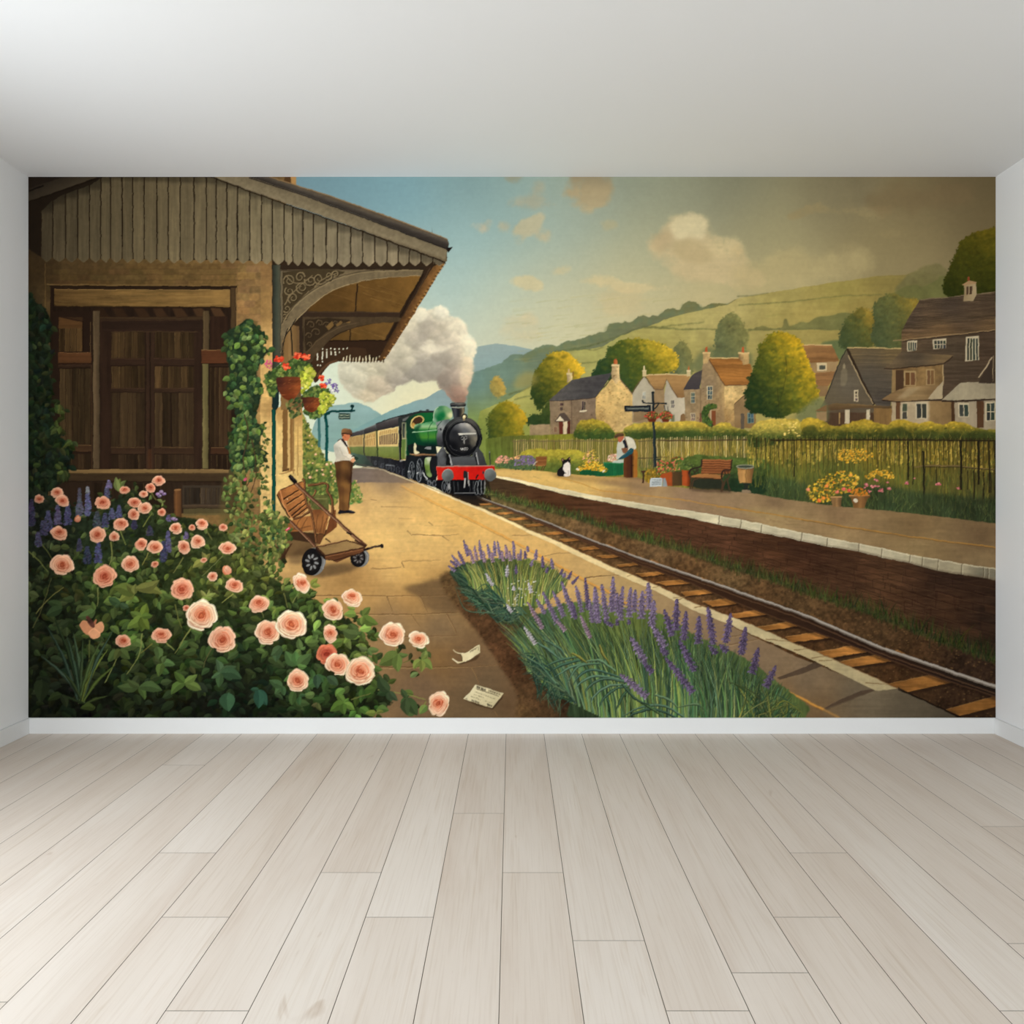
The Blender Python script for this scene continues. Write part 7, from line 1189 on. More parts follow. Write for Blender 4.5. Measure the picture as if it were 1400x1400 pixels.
poly(q, field([(320, 680, (96, 80, 46)), (330, 720, (92, 84, 44)), (340, 770, (84, 80, 40))]), a=.55, soft=2, own=False); vine(q, 170, IVY_LOW, (5, 10), .66)
q = c7(sp([(120, 780), (200, 750), (240, 800), (300, 860), (290, 930), (340, 1010), (330, 1080), (280, 1110), (220, 1080), (180, 1180), (190, 1290), (120, 1330), (60, 1250), (100, 1050), (110, 900)], 4)); vine(q, 150, IVY_LOW, (5, 11), .66)
vine([(322, 640), (352, 640), (362, 700), (372, 760), (366, 800), (326, 780), (316, 720)], 150, IVY_LOW, (5, 10), .66); vine([(352, 700), (386, 712), (392, 760), (384, 800), (360, 790)], 70, IVY_LOW, (5, 10), .66)
for x0, x1, y0, y1, n in ((95, 150, 100, 700, 26), (60, 130, 300, 560, 16)): vine(c7(rect(x0, y0, x1, y1)), n, IVY_LOW, (4, 8))
part('flower', IV, 'small pink blossom')
for x, y in ((310, 955), (300, 962), (322, 948)): blob(*c7(x, y), 2, 1.7, jit((196, 66, 84), .08))
for x, y in ((1236, 924), (1230, 930)): blob(*c5(x, y), 2, 2, jit((176, 72, 92), .06))
line(c7([(300, 960), (322, 942)]), (236, 200, 190), .9); use(IV)
part('ivy', None, 'printed dark ivy covering the left edge of the station wall')
q = c5(sp([(0, -40), (60, -60), (110, -30), (140, 40), (150, 100), (120, 160), (140, 220), (130, 340), (150, 420), (140, 560), (170, 620), (200, 700), (250, 760), (240, 880), (180, 960), (120, 1000), (0, 1040)], 3))
poly(q, (26, 34, 22), edge=1.6, tex=('fine', .15)); vine(q, 420, [tuple(np.multiply(c, .85)) for c in IVD], (7, 13), .6)
for p in ([(150, 520), (210, 480), (215, 540), (190, 560), (160, 545)], [(140, 620), (190, 590), (195, 630), (170, 660)], [(180, 720), (270, 690), (260, 730), (200, 760)], [(170, 860), (250, 890), (200, 920)]): vine(c5(p), 12, [(56, 66, 34), (72, 80, 40)], (8, 14), .5)

# ---- rose bed
FO = part('rose_foliage', None, 'printed dark green rose bushes filling the lower left corner')
BED = [(39, 690), (70, 676), (120, 690), (150, 672), (175, 655), (200, 668), (225, 690), (260, 712), (300, 716), (330, 735), (365, 782), (392, 792), (418, 800), (434, 812), (470, 822), (498, 836), (512, 856), (548, 874), (590, 890), (592, 912), (575, 930), (590, 985), (39, 985)]
poly(sp([(39, 690), (70, 680), (130, 700), (180, 670), (220, 700), (300, 720), (365, 785), (430, 820), (480, 850), (505, 900), (500, 985), (39, 985)], 3), field([(60, 720, (30, 34, 26)), (150, 720, (34, 42, 28)), (250, 730, (40, 46, 26)), (330, 770, (62, 68, 34)), (150, 800, (42, 54, 28)), (280, 800, (54, 64, 30)), (60, 860, (26, 30, 20)), (150, 880, (24, 30, 20)), (300, 880, (26, 32, 20)), (420, 860, (34, 42, 24)), (100, 950, (18, 20, 14)), (300, 960, (20, 22, 16)), (460, 960, (30, 34, 20)), (480, 880, (40, 46, 26))]), edge=2, tex=[('fine', .2), ('med', .2)])
GL = field([(60, 720, (54, 58, 40)), (150, 730, (66, 76, 42)), (250, 740, (78, 88, 42)), (330, 780, (112, 118, 54)), (60, 790, (58, 66, 38)), (150, 800, (84, 100, 48)), (280, 790, (104, 112, 52)), (60, 870, (48, 56, 34)), (180, 850, (78, 98, 46)), (300, 860, (58, 74, 38)), (400, 850, (84, 104, 50)), (90, 940, (34, 39, 26)), (220, 940, (48, 60, 33)), (320, 950, (40, 52, 33)), (420, 920, (62, 84, 46)), (480, 880, (104, 120, 56)), (480, 970, (70, 96, 44)), (560, 940, (92, 108, 56)), (360, 974, (24, 30, 19)), (130, 975, (24, 27, 18)), (240, 976, (26, 31, 19)), (440, 978, (36, 48, 26))], 2.6, 10)
def gl(x, y): return GL(np.array([[x]], np.float32), np.array([[y]], np.float32))[0, 0]
LAYERS = [(650, .42, (7, 12)), (620, .6, (8, 15)), (560, .8, (9, 17)), (330, 1.0, (10, 18)), (110, 1.25, (11, 18))]
for n, k, sz in LAYERS:
    for x, y in scatter(BED, n):
        if x > 515 and rng.uniform() < .72: continue
        if x > 480 and y > 900 and rng.uniform() < .3: continue
        f = np.interp(y, [680, 760, 860, 980], [.55, .75, 1.1, 1.15]); l = rng.uniform(*sz) * f
        leaf(x, y, l, l * rng.uniform(.46, .66), rng.uniform(-.6, 3.7), jit(gl(x, y) * k, .1))
use(FO)
for f, p in ((d7, [(40, 1020), (100, 900), (160, 700)]), (d7, [(60, 930), (150, 830), (240, 760)]), (d7, [(16, 530), (80, 590), (140, 660)]), (d7, [(90, 470), (140, 540), (168, 585)]), (d7, [(460, 760), (455, 880)]), (d7, [(950, 870), (970, 960), (995, 1020)]), (d7, [(1060, 1010), (990, 1120)]), (d7, [(540, 470), (548, 560), (530, 620)]), (d7, [(745, 375), (800, 290)]), (d7, [(795, 150), (830, 205)]), (d7, [(780, 540), (740, 620)]), (d7, [(1000, 570), (940, 670)]), (d7, [(1255, 560), (1120, 690)]), (d7, [(1320, 800), (1250, 860)]), (d7, [(1150, 400), (1190, 460)]), (d7, [(600, 400), (635, 490)]), (d8, [(740, 400), (720, 540), (640, 660)]), (d8, [(805, 465), (730, 530)]), (d8, [(600, 500), (560, 600), (500, 720)]), (d8, [(890, 455), (945, 510)]), (d8, [(1190, 485), (1150, 560), (1130, 620)]), (d8, [(1060, 350), (1000, 450), (950, 530)]), (d8, [(405, 440), (400, 640)]), (e1, [(965, 540), (970, 660)]), (e1, [(1060, 620), (1010, 640)]), (e1, [(300, 220), (320, 310)]), (e1, [(160, 320), (180, 370)]), (e1, [(860, 800), (1040, 830), (1150, 860)]), (e1, [(700, 860), (820, 820)]), (e1, [(350, 280), (385, 220)]), (e1, [(1150, 870), (1120, 920)])):
    line(f(p), jit((118, 118, 62), .12), 1.7, 1.1, smooth=True, own=True, a=.9)
# strap leaves
part('strap_leaves', None, 'printed clump of long strap leaves at the lower left')
for (tx, ty), w, c in (((130, 355), 5, (54, 70, 56)), ((95, 545), 5.5, (66, 82, 66)), ((180, 300), 6, (44, 56, 34)), ((260, 420), 6, (58, 76, 56)), ((300, 400), 6, (70, 88, 62)), ((360, 440), 5, (62, 76, 48)), ((455, 480), 6, (92, 104, 50)), ((520, 500), 6, (104, 116, 54)), ((560, 370), 5, (60, 78, 60)), ((480, 440), 6, (74, 90, 50)), ((570, 600), 6, (78, 92, 44)), ((230, 640), 5, (56, 68, 40)), ((420, 640), 5, (88, 98, 46)), ((130, 780), 5, (44, 54, 32)), ((520, 800), 5, (60, 70, 38))):
    bx, by = 355 + rng.uniform(-25, 25), 850; mx, my = lerp((bx, by), (tx, ty), .55); mx += (tx - bx) * -.12; P = d8(sp([(bx, by), (mx, my), (tx, ty)], 8, False))
    line(P, np.multiply(c, .62), 2, .3, wm=w, own=True); line(P + (.7, -.5), c, 1, .2, wm=w * .55); line(P, np.minimum(np.multiply(c, 1.35), 255), .5, .2, a=.6)
use(FO)
def cluster(f, cx, cy, tips, wr=.55, c=(96, 124, 52)):
    for tx, ty in tips:
        d = np.hypot(tx - cx, ty - cy) * f.k; leaf(*f(cx, cy), d * .95, d * wr * .95, np.arctan2(ty - cy, tx - cx), jit(np.multiply(c, (.9, .84, .92)), .08))
cluster(d8, 735, 295, [(770, 205), (658, 262), (640, 362), (735, 398), (792, 382), (812, 290)], .6, (98, 124, 50)); cluster(d8, 690, 150, [(590, 200), (548, 110), (640, 85), (700, 80)], .6, (106, 122, 52)); cluster(d8, 600, 210, [(520, 170), (560, 230), (660, 240)], .6, (66, 92, 56))
cluster(d8, 700, 110, [(880, 150), (790, 90), (860, 60)], .4, (124, 136, 60)); cluster(d8, 1010, 715, [(920, 795), (1125, 765), (1095, 660), (940, 640)], .5, (98, 128, 58)); cluster(d8, 1240, 650, [(1210, 560), (1350, 610), (1385, 690), (1230, 755), (1180, 690)], .5, (72, 100, 58)); cluster(d8, 1290, 780, [(1290, 905)], .85, (58, 92, 60)); cluster(d8, 440, 250, [(330, 230), (320, 300), (420, 190)], .5, (86, 108, 52))
cluster(d8, 600, 500, [(665, 570), (560, 570)], .6, (84, 106, 48)); cluster(d8, 870, 590, [(955, 600), (900, 540), (840, 680)], .6, (84, 112, 56)); cluster(d8, 720, 740, [(570, 740), (640, 690), (760, 830), (880, 770)], .45, (82, 106, 54)); cluster(d8, 230, 240, [(130, 200), (120, 290), (235, 230)], .55, (56, 74, 38)); cluster(d8, 100, 680, [(90, 855), (160, 720), (60, 700)], .6, (44, 56, 32)); cluster(d8, 230, 790, [(135, 830), (260, 880)], .5, (46, 60, 36)); cluster(d8, 440, 880, [(340, 880), (420, 860)], .5, (72, 88, 36))
cluster(d7, 1150, 820, [(1110, 775), (1170, 770), (1215, 795)], .4, (136, 150, 74)); cluster(d7, 1200, 740, [(1240, 740)], .7, (112, 136, 66)); cluster(d7, 1330, 440, [(1290, 420), (1385, 420), (1370, 480), (1320, 480)], .6, (110, 128, 66)); cluster(d7, 870, 220, [(830, 200), (890, 205), (860, 250)], .5, (120, 140, 70)); cluster(d7, 590, 150, [(580, 90), (640, 75), (600, 60), (570, 50)], .45, (112, 134, 66)); cluster(d7, 220, 500, [(285, 510), (150, 520)], .6, (74, 88, 44)); cluster(d7, 1140, 590, [(1180, 540), (1060, 640), (1120, 530)], .5, (128, 134, 62)); cluster(d7, 350, 300, [(390, 310), (320, 330)], .5, (96, 112, 54))
for cx, cy, tips, c in ((480, 350, [(430, 370), (500, 330), (470, 395)], (116, 142, 62)), (460, 170, [(500, 130), (520, 180), (480, 150)], (134, 152, 62)), (300, 170, [(340, 130), (290, 210)], (120, 134, 60)), (250, 320, [(220, 300), (300, 310), (230, 350)], (108, 128, 54)), (770, 360, [(820, 305), (870, 410), (765, 415)], (104, 128, 56)), (430, 520, [(515, 510), (470, 475)], (108, 142, 62)), (400, 560, [(385, 490), (430, 540)], (86, 120, 56)), (280, 540, [(250, 640), (215, 600)], (74, 104, 58)), (380, 655, [(300, 560), (370, 560), (470, 580), (440, 660)], (84, 120, 62)), (490, 710, [(540, 760), (500, 800)], (64, 98, 58)), (560, 720, [(625, 780)], (66, 100, 60)), (660, 880, [(610, 820), (690, 850), (570, 930), (725, 920), (660, 955)], (96, 134, 54)), (390, 840, [(430, 830), (400, 895)], (62, 98, 54)), (150, 800, [(95, 800), (200, 900), (150, 920)], (50, 90, 58)), (290, 780, [(240, 830), (300, 840), (205, 740)], (66, 96, 54)), (500, 880, [(460, 900), (520, 930)], (86, 92, 46)), (850, 940, [(780, 940), (895, 930)], (120, 140, 58)), (980, 590, [(1045, 590), (890, 600), (860, 660), (980, 700)], (92, 116, 54)), (1120, 620, [(1160, 590), (1190, 680), (1070, 680), (1120, 700)], (126, 146, 64)), (930, 810, [(850, 830), (860, 710), (940, 880), (980, 870)], (58, 82, 44)), (1030, 850, [(990, 880), (1050, 830), (1000, 790), (1100, 960), (1040, 960)], (64, 90, 48)), (740, 470, [(690, 400), (770, 450), (700, 500), (640, 440)], (84, 106, 52)), (800, 560, [(740, 540), (870, 560), (830, 600)], (96, 120, 58))): cluster(e1, cx, cy, tips, .58, c)
LU = part('lupins', None, 'printed blue lupin spikes among the back roses')
def spike(x, y0, h, w, c, f=d7, tilt=0):
    n = max(8, int(h * f.k * 2.2))
    for i in range(n):
        t = i / n
        for s in range(3):
            ww = w * (.25 + .75 * min(1, t * 1.6)) ; X, Y = f(x + tilt * t + rng.uniform(-.5, .5) * ww, y0 + t * h); blob(X, Y, rng.uniform(.9, 1.9), rng.uniform(.7, 1.3), jit(np.multiply(c, (.86, .86, .8)), .2), own=True, a=.75)
for x, y, h, w, c in ((140, 275, 130, 52, (84, 80, 116)), (200, 240, 120, 44, (92, 84, 118)), (265, 230, 135, 50, (84, 80, 120)), (340, 190, 120, 42, (100, 98, 122)), (392, 140, 165, 40, (108, 106, 152)), (515, 120, 70, 34, (88, 86, 118)), (545, 255, 75, 40, (92, 92, 128)), (592, 240, 75, 36, (86, 84, 124)), (505, 290, 90, 40, (78, 76, 108)), (460, 465, 140, 44, (84, 82, 128)), (390, 500, 110, 50, (62, 66, 92)), (905, 405, 130, 36, (98, 92, 134)), (875, 470, 130, 40, (66, 66, 96)), (75, 410, 90, 44, (82, 78, 108)), (110, 340, 90, 50, (74, 70, 100)), (455, 280, 100, 54, (74, 78, 88)), (35, 200, 100, 36, (66, 58, 88)), (528, 80, 50, 34, (118, 108, 150)), (1020, 410, 45, 30, (112, 96, 138)), (910, 300, 40, 36, (104, 90, 132)), (690, 330, 60, 34, (60, 58, 84)), (40, 280, 90, 40, (60, 56, 82)), (340, 130, 60, 18, (86, 84, 100)), (390, 120, 40, 14, (150, 150, 164)), (790, 370, 60, 40, (62, 60, 80)), (340, 450, 80, 30, (64, 62, 86))): spike(x, y, h, w, c)
for x, y in ((840, 165), (862, 150), (880, 165), (850, 178), (955, 330), (940, 320)): blob(*d7(x, y), 3, 2.2, jit((124, 100, 130), .12), own=True); blob(*d7(x + 4, y - 4), 1.4, 1, (170, 150, 168), own=False)

def rose(cx, cy, r, kind='f', dim=1., deep=0., sq=.95, rot=0., lab=None):
    part('rose', None, lab)
    up_ = 0.
    if kind == 'b' and r > 8.5: kind = 'c'; rot += 1.25 * (1 if rng.uniform() < .5 else -1)
    if kind == 'c': kind = 'f'; sq = rng.uniform(.74, .86); up_ = rng.uniform(.12, .34) * (-1 if rng.uniform() < .75 else .6)     # turned away: the heart sits off centre
    pale = lerp((252, 222, 188), (230, 134, 96), deep) * dim; mid = lerp((240, 176, 128), (206, 88, 56), deep) * dim; core = lerp((220, 120, 76), (172, 60, 42), deep) * dim; dark = lerp((158, 68, 42), (120, 40, 30), deep) * dim
    c, s = np.cos(rot), np.sin(rot)
    def T(P): P = np.asarray(P, float); return np.stack([cx + r * (P[:, 0] * c - P[:, 1] * sq * s), cy + r * (P[:, 0] * s + P[:, 1] * sq * c)], 1)
    def petal(a, R, wd, col, sh, off=0., lw=.09):
        t = np.linspace(-1, 1, 9); rr = R * (1 - .1 * t ** 2 + .05 * np.sin(t * 5 + a * 3)); aa = a + t * wd
        out = np.stack([rr * np.cos(aa), rr * np.sin(aa) + off], 1); inn = out[::-1] * .35 * (1, 1) + (0, off * .6)
        poly(T(sp(np.concatenate([out, inn]), 2)), lambda X, Y: lerp(sh, col, np.clip((np.hypot(X - cx, (Y - cy) / sq - off * r) / r - R * .58) / (R * .36), 0, 1)[..., None] ** 1.4) * (1 + .13 * np.clip(((X - cx) * .5 - (Y - cy)) / r, -1, 1))[..., None])
        line(T(out), np.minimum(col * 1.08 + 6, 250), r * lw, r * .02, a=.8, wm=r * lw * 1.3)
        line(T(out * 1.03 + (0, .03)), dark, r * .05, r * .01, a=.26, wm=r * .06)
    if kind == 'f':
        for k, n in enumerate((5, 5)):
            a0 = rng.uniform(0, 6.3)
            for i in range(n): petal(a0 + i * 2 * np.pi / n + rng.normal(0, .18), (1.0, .84)[k] * rng.uniform(.9, 1.07), rng.uniform(.66, .9), jit(lerp(pale, mid, .22 * k), .03), lerp(mid, core, .45) * .9)
        for R, n, f in ((.68, 4, .3), (.52, 4, .55), (.37, 3, .8), (.24, 2, 1.)):
            a0 = rng.uniform(0, 6.3)
            for i in range(n): petal(a0 + i * 2 * np.pi / n + rng.normal(0, .2), R * rng.uniform(.86, 1.14), rng.uniform(.8, 1.15), jit(lerp(pale, core, f * .75), .03), lerp(core, dark, f * .9), up_ * (1 - R), lw=.07)
        t = np.linspace(0, 1, 14); q = np.stack([(.2 - .16 * t) * np.cos(9 * t), (.2 - .16 * t) * np.sin(9 * t) + up_ * .85], 1); poly(T(ell(0, up_ * .85, .14, .14)), core * .92); line(T(q), dark, r * .06, r * .03, a=.8)
    else:                                               # a tall half open bud
        for P, col in (([(-.5, .9), (-.75, .2), (-.5, -.6), (-.1, -.95), (.2, -.6), (.1, .6)], mid), ([(.5, .9), (.8, .2), (.55, -.5), (.2, -.85), (-.1, -.3), (.0, .7)], lerp(pale, mid, .4)), ([(-.2, .95), (-.45, .2), (-.15, -.55), (.2, -.5), (.42, .1), (.3, .9)], pale)): poly(T(sp(P, 4)), lambda X, Y, col=col: lerp(np.multiply(col, 1.), core, np.clip((Y - cy) / r * .5 + .15, 0, .8)[..., None])); line(T(sp(P, 4)[4:14]), np.minimum(np.multiply(col, 1.1) + 8, 250), r * .09, r * .03, a=.85)
        line(T(sp([(-.3, -.5), (-.1, .1), (0, .6)], 4, False)), core * .9, r * .07, r * .03, a=.7); line(T(sp([(.3, -.4), (.3, .1), (.15, .7)], 4, False)), core, r * .06, r * .03, a=.6)
for x, y, r, k, dm in ((85, 197, 32, 'c', .8), (197, 157, 38, 'c', .88), (232, 208, 46, 'c', .9), (328, 322, 25, 'b', .85), (628, 140, 32, 'c', .92), (845, 82, 40, 'c', .95), (792, 127, 33, 'c', .93), (750, 167, 27, 'c', .92), (693, 222, 42, 'c', .93), (757, 255, 42, 'f', .93), (686, 295, 38, 'f', .9), (865, 280, 27, 'c', .95), (490, 222, 50, 'c', .92), (605, 360, 50, 'c', .93), (455, 425, 54, 'f', .9), (212, 415, 54, 'c', .88), (562, 438, 33, 'f', .88), (955, 385, 42, 'c', .95), (1058, 380, 22, 'c', .95), (1122, 357, 42, 'c', .98), (1257, 378, 30, 'c', .95), (1095, 470, 48, 'c', .96), (1005, 505, 44, 'b', .92), (1285, 510, 53, 'c', 1), (735, 485, 42, 'b', .95), (822, 503, 50, 'c', .97), (820, 612, 24, 'c', .9), (1132, 587, 20, 'c', .9), (1188, 690, 33, 'f', .95), (1280, 650, 36, 'b', .96), (1330, 750, 54, 'c', 1), (665, 612, 57, 'f', .95), (230, 618, 72, 'f', .93), (500, 690, 76, 'f', .97), (993, 772, 74, 'f', 1), (1022, 892, 24, 'c', .95)):
    X, Y = d7(x, y); rose(X, Y, r * .2143, k, dm, .36 + .14 * rng.uniform(-1, 1), .92, rng.uniform(-.4, .4))
rose(*d8(862, 413), 60 * .2143, 'c', .95, .35, .85); rose(*d8(620, 450), 48 * .2143, 'c', .92, .38, .8)
X, Y = d8(420, 372); part('rose', None, 'printed wilting open rose showing its dark stamens')
for P, cc in (([(342, 355), (360, 320), (395, 330), (430, 370), (415, 410), (370, 400)], (204, 138, 98)), ([(430, 330), (445, 315), (440, 350), (425, 350)], (176, 106, 74)), ([(440, 350), (480, 330), (498, 360), (480, 395), (440, 400), (425, 380)], (216, 152, 110)), ([(400, 400), (430, 370), (470, 400), (462, 425), (430, 434), (405, 420)], (226, 160, 116))): poly(d8(sp(P, 4)), cc); line(d8(sp(P, 4)[:12]), np.minimum(np.multiply(cc, 1.15), 255), 1, a=.7)
poly(d8(sp([(380, 300), (400, 292), (440, 350), (425, 365), (400, 340)], 4)), (88, 54, 44), tex=('fine', .3)); 
rose(*d8(1118, 285), 98 * .2143, 'f', 1, .06, .95, .2, 'printed largest pale rose among the left roses'); rose(*d8(1250, 440), 84 * .2143, 'f', .96, .25, 1)
for x, y, r, k, dm, dp in ((405, 165, 64, 'b', 1.02, .08), (150, 290, 64, 'c', .97, .2), (707, 250, 64, 'c', 1.03, .05), (590, 320, 66, 'f', 1, .12), (207, 452, 78, 'f', 1, .12), (345, 410, 90, 'f', 1.02, .0), (575, 465, 52, 'b', 1, .18), (555, 585, 64, 'f', .95, .9), (620, 650, 70, 'f', 1, .15), (755, 690, 92, 'f', 1.02, .06), (380, 745, 68, 'f', 1, .12), (950, 470, 76, 'f', 1, .08), (1105, 500, 62, 'c', 1.03, .02), (1222, 885, 78, 'b', 1, .1)):
    rose(*e1(x, y), r * .2286, k, dm, dp + .06, .95, rng.uniform(-.3, .3) if k != 'b' else rng.uniform(-.35, .1), 'printed coral red rose between paler ones' if dp > .5 else 'printed half open rose at the bottom edge of the picture' if x > 1200 else None)

# ---- lavender
LV = part('lavender_foliage', None, 'printed grey green lavender leaves beside the platform edge')
def blades(base, tips, n, cols, w=(1, 2.2), own=True, bend=.2):
    for i in range(n):
        b = scatter(base, 1)[0]; t = scatter(tips, 1)[0]; d = t - b; m = b + d * .5 + np.array([-d[1], d[0]]) * rng.normal(0, bend) * .5 + (0, -abs(d[0]) * .12)
        c = jit(cols[rng.integers(len(cols))], .12); P = sp([b, m, t], 5, False)
        line(P, np.multiply(c, .6), rng.uniform(*w) * 1.2, .3, own=own, a=.8); line(P + (.5, -.4), c, rng.uniform(*w) * .8, .2, own=False, a=.9)
def fan(x0, x1, yb, yt, n, cols, lean, w=(1.2, 2.6)):
    """upright blades: base rows yb, tops yt (both by x), leaning with x"""
    for i in range(n):
        x = rng.uniform(x0, x1); B = np.interp(x, *yb) - rng.uniform(0, 45) * (i / n < .6); H = (B - np.interp(x, *yt)) * rng.uniform(.55, 1.02)
        if H < 6: continue
        t = (x - (x0 + x1) / 2) / (x1 - x0); dx = H * (lean[0] + (lean[1] - lean[0]) * (t + .5) + rng.normal(0, .13)); c = jit(cols[rng.integers(len(cols))], .14) * np.interp(i / n, [0, 1], [.7, 1.22])
        P = sp([(x, B), (x + dx * .3, B - H * .5), (x + dx, B - H)], 5, False); line(P + (.9, .3), c * .55, rng.uniform(*w), .3, own=True, a=.5); line(P, c, rng.uniform(*w) * 1.05, .25, own=False, a=.95)
CT_ = [(58, 84, 64), (76, 100, 76), (46, 70, 56), (98, 118, 84)]; CY = [(118, 126, 62), (98, 112, 56), (140, 142, 76), (84, 102, 54), (156, 152, 88)]; CB = [(64, 88, 56), (84, 104, 60), (104, 116, 62), (52, 76, 52), (120, 122, 66), (140, 130, 60)]
A_ = e2([(150, 480), (240, 420), (420, 380), (640, 360), (860, 400), (1000, 470), (1080, 580), (900, 680), (760, 860), (640, 900), (500, 860), (400, 760), (260, 640)])
poly(sp(A_, 3), field([e2(*a) + (b,) for a, b in (((190, 480), (40, 52, 40)), ((250, 600), (34, 42, 34)), ((220, 500), (46, 60, 44)), ((400, 560), (62, 84, 54)), ((650, 480), (108, 116, 56)), ((900, 520), (116, 122, 60)), ((700, 700), (84, 98, 50)), ((560, 840), (44, 50, 34)), ((420, 720), (40, 48, 34)))]), edge=2, tex=('vs', .15))
blades(e2([(330, 600), (640, 740), (760, 820), (560, 860), (400, 740)]), e2([(130, 480), (250, 400), (420, 390), (520, 520), (300, 640), (180, 560)]), 420, CT_, bend=.1); fan(640, 772, ([640, 690, 740, 775], [800, 830, 828, 800]), ([620, 660, 700, 740, 775], [778, 764, 762, 768, 790]), 560, CY + CY + CB, (-.5, .45), (1, 2))
blades(e2([(580, 780), (720, 800), (700, 880), (600, 880)]), e2([(430, 820), (500, 780), (600, 920), (520, 920), (640, 910)]), 40, CT_, (1.2, 2.4), bend=.5); blades(e2([(420, 640), (600, 720), (560, 760)]), e2([(360, 740), (420, 700), (300, 660), (400, 600)]), 34, CT_, (1.2, 2.4), bend=.4)
for x, y in scatter(e2([(560, 560), (860, 520), (880, 640), (760, 820), (620, 800)]), 46): blob(x, y, rng.uniform(.8, 1.6), rng.uniform(.6, 1.1), jit([(196, 190, 176), (168, 164, 150), (150, 152, 96)][rng.integers(3)], .06), own=False)
blades(e2([(300, 620), (420, 740), (520, 840)]), e2([(150, 560), (230, 700), (380, 830), (440, 860), (300, 640)]), 70, CT_, (1., 2.), bend=.25)
def lav(f, x0, y0, x1, y1, c=(96, 80, 110), w=30, stem=None, k=1.):
    """a lavender head from its tip x0,y0 down to x1,y1: whorls of small buds"""
    part('lavender_flower')
    p, q = np.array(f(x0, y0)), np.array(f(x1, y1)); L = np.hypot(*(q - p)); n = max(4, int(L / 2.5)); u = (q - p) / L; v = np.array([-u[1], u[0]]); W = w * f.k * .41
    if stem is not None: line([q, f(*stem)], (84, 98, 66), 1.2, 1, own=False)
    c = np.array(c, float); poly(ribbon(np.stack([p + (q - p) * t for t in np.linspace(0, 1, 7)]), W * .4, W * .9, W * 1.2), c * .55 * k, a=.9)
    n = max(4, int(L / max(1.7, W * .55)))
    for i in range(n, -1, -1):
        t = i / n; ww = W * min(1, .35 + 1.5 * t) * (1.12 if i % 2 else .72); o = p + u * L * t
        for s in rng.permutation(np.linspace(-1, 1, 5)):
            b = o + v * ww * s * .85 + rng.normal(0, .25, 2); sh = (.66 if i % 2 == 0 else .86) + .28 * rng.uniform() + .3 * (s > .1) * rng.uniform()
            an = np.arctan2(-u[1], -u[0]) + s * .6 + rng.normal(0, .25); R = max(1.25, W * .36)
            poly(ell(b[0] + np.cos(an) * R * .5, b[1] + np.sin(an) * R * .5, R, R * .56, an, 9), np.clip(c * sh * k, 0, 255))
        for _ in range(2):
            if rng.uniform() < .62: b = o + v * ww * rng.uniform(-.7, .8); blob(b[0], b[1], max(.5, W * .13), max(.4, W * .1), np.minimum(c * 1.45 * k + 16, 236), own=False, a=.75)
PU = (110, 95, 116); DP = (88, 74, 98); PK = (130, 106, 118); PL = (164, 154, 156)
for a in ((260, 235, 290, 350, DP), (380, 235, 400, 370, PU), (500, 240, 505, 350, PU), (525, 240, 548, 370, PU), (590, 270, 600, 370, PK), (450, 265, 465, 365, PU), (345, 280, 362, 380, PK), (215, 320, 262, 415, DP), (165, 350, 228, 425, PU), (155, 395, 205, 430, DP), (140, 435, 188, 470, PU), (310, 310, 335, 405, PK), (650, 240, 660, 375, PU), (415, 320, 425, 400, PK), (480, 330, 490, 400, PK), (620, 320, 630, 390, PK), (560, 320, 570, 390, PK), (715, 305, 705, 380, PU), (745, 320, 750, 370, DP), (765, 280, 770, 320, PU), (835, 310, 830, 380, PU), (885, 360, 890, 440, DP), (955, 380, 965, 450, PU), (925, 445, 915, 485, DP), (805, 388, 795, 430, PU), (1045, 462, 1030, 500, DP), (1065, 495, 1050, 520, PU), (1115, 480, 1088, 532, DP), (1165, 520, 1120, 572, DP), (605, 430, 600, 515, PL), (670, 430, 676, 492, DP), (435, 500, 490, 585, PL), (775, 570, 795, 640, PL), (655, 595, 655, 625, PL), (600, 740, 640, 800, PL), (280, 270, 292, 330, PU), (690, 340, 695, 380, PK)): lav(e2, a[0], a[1], a[2], a[3], a[4], 34)
use(LV)
B_ = [(702, 872), (735, 838), (790, 822), (840, 830), (900, 838), (950, 868), (1000, 890), (1060, 930), (1095, 985), (800, 985), (780, 960), (742, 935), (722, 905)]
poly(sp(B_, 3), field([(740, 870, (62, 84, 58)), (800, 850, (92, 108, 56)), (860, 860, (100, 110, 54)), (760, 920, (40, 58, 44)), (830, 930, (44, 54, 34)), (900, 930, (66, 82, 44)), (960, 900, (84, 98, 54)), (1000, 950, (72, 92, 52)), (860, 975, (34, 42, 30)), (1060, 970, (84, 96, 52))]), edge=2.2, tex=('vs', .15))
YB = ([700, 760, 830, 900, 1000, 1100], [900, 950, 985, 985, 985, 985]); YT = ([700, 735, 790, 860, 920, 960, 1000, 1060, 1095], [880, 846, 832, 838, 856, 872, 900, 940, 975])
CG = [(74, 98, 62), (92, 114, 68), (60, 86, 60), (112, 124, 70), (82, 104, 76), (52, 74, 52)]
fan(722, 1000, YB, YT, 900, CG + CG + CY[:2], (-.6, .16), (1.3, 3)); fan(930, 1092, YB, YT, 420, CG, (-.1, .35))
def arc(f, P, c, w):
    q = f(sp(P, 7, False)); line(q, np.multiply(c, .55), w * .6, .4, wm=w * 1.2, own=True); line(q + (.4, -.6), c, w * .4, .3, wm=w * .75); line(q + (.2, -1), np.minimum(np.multiply(c, 1.35), 255), .6, .2, a=.6)
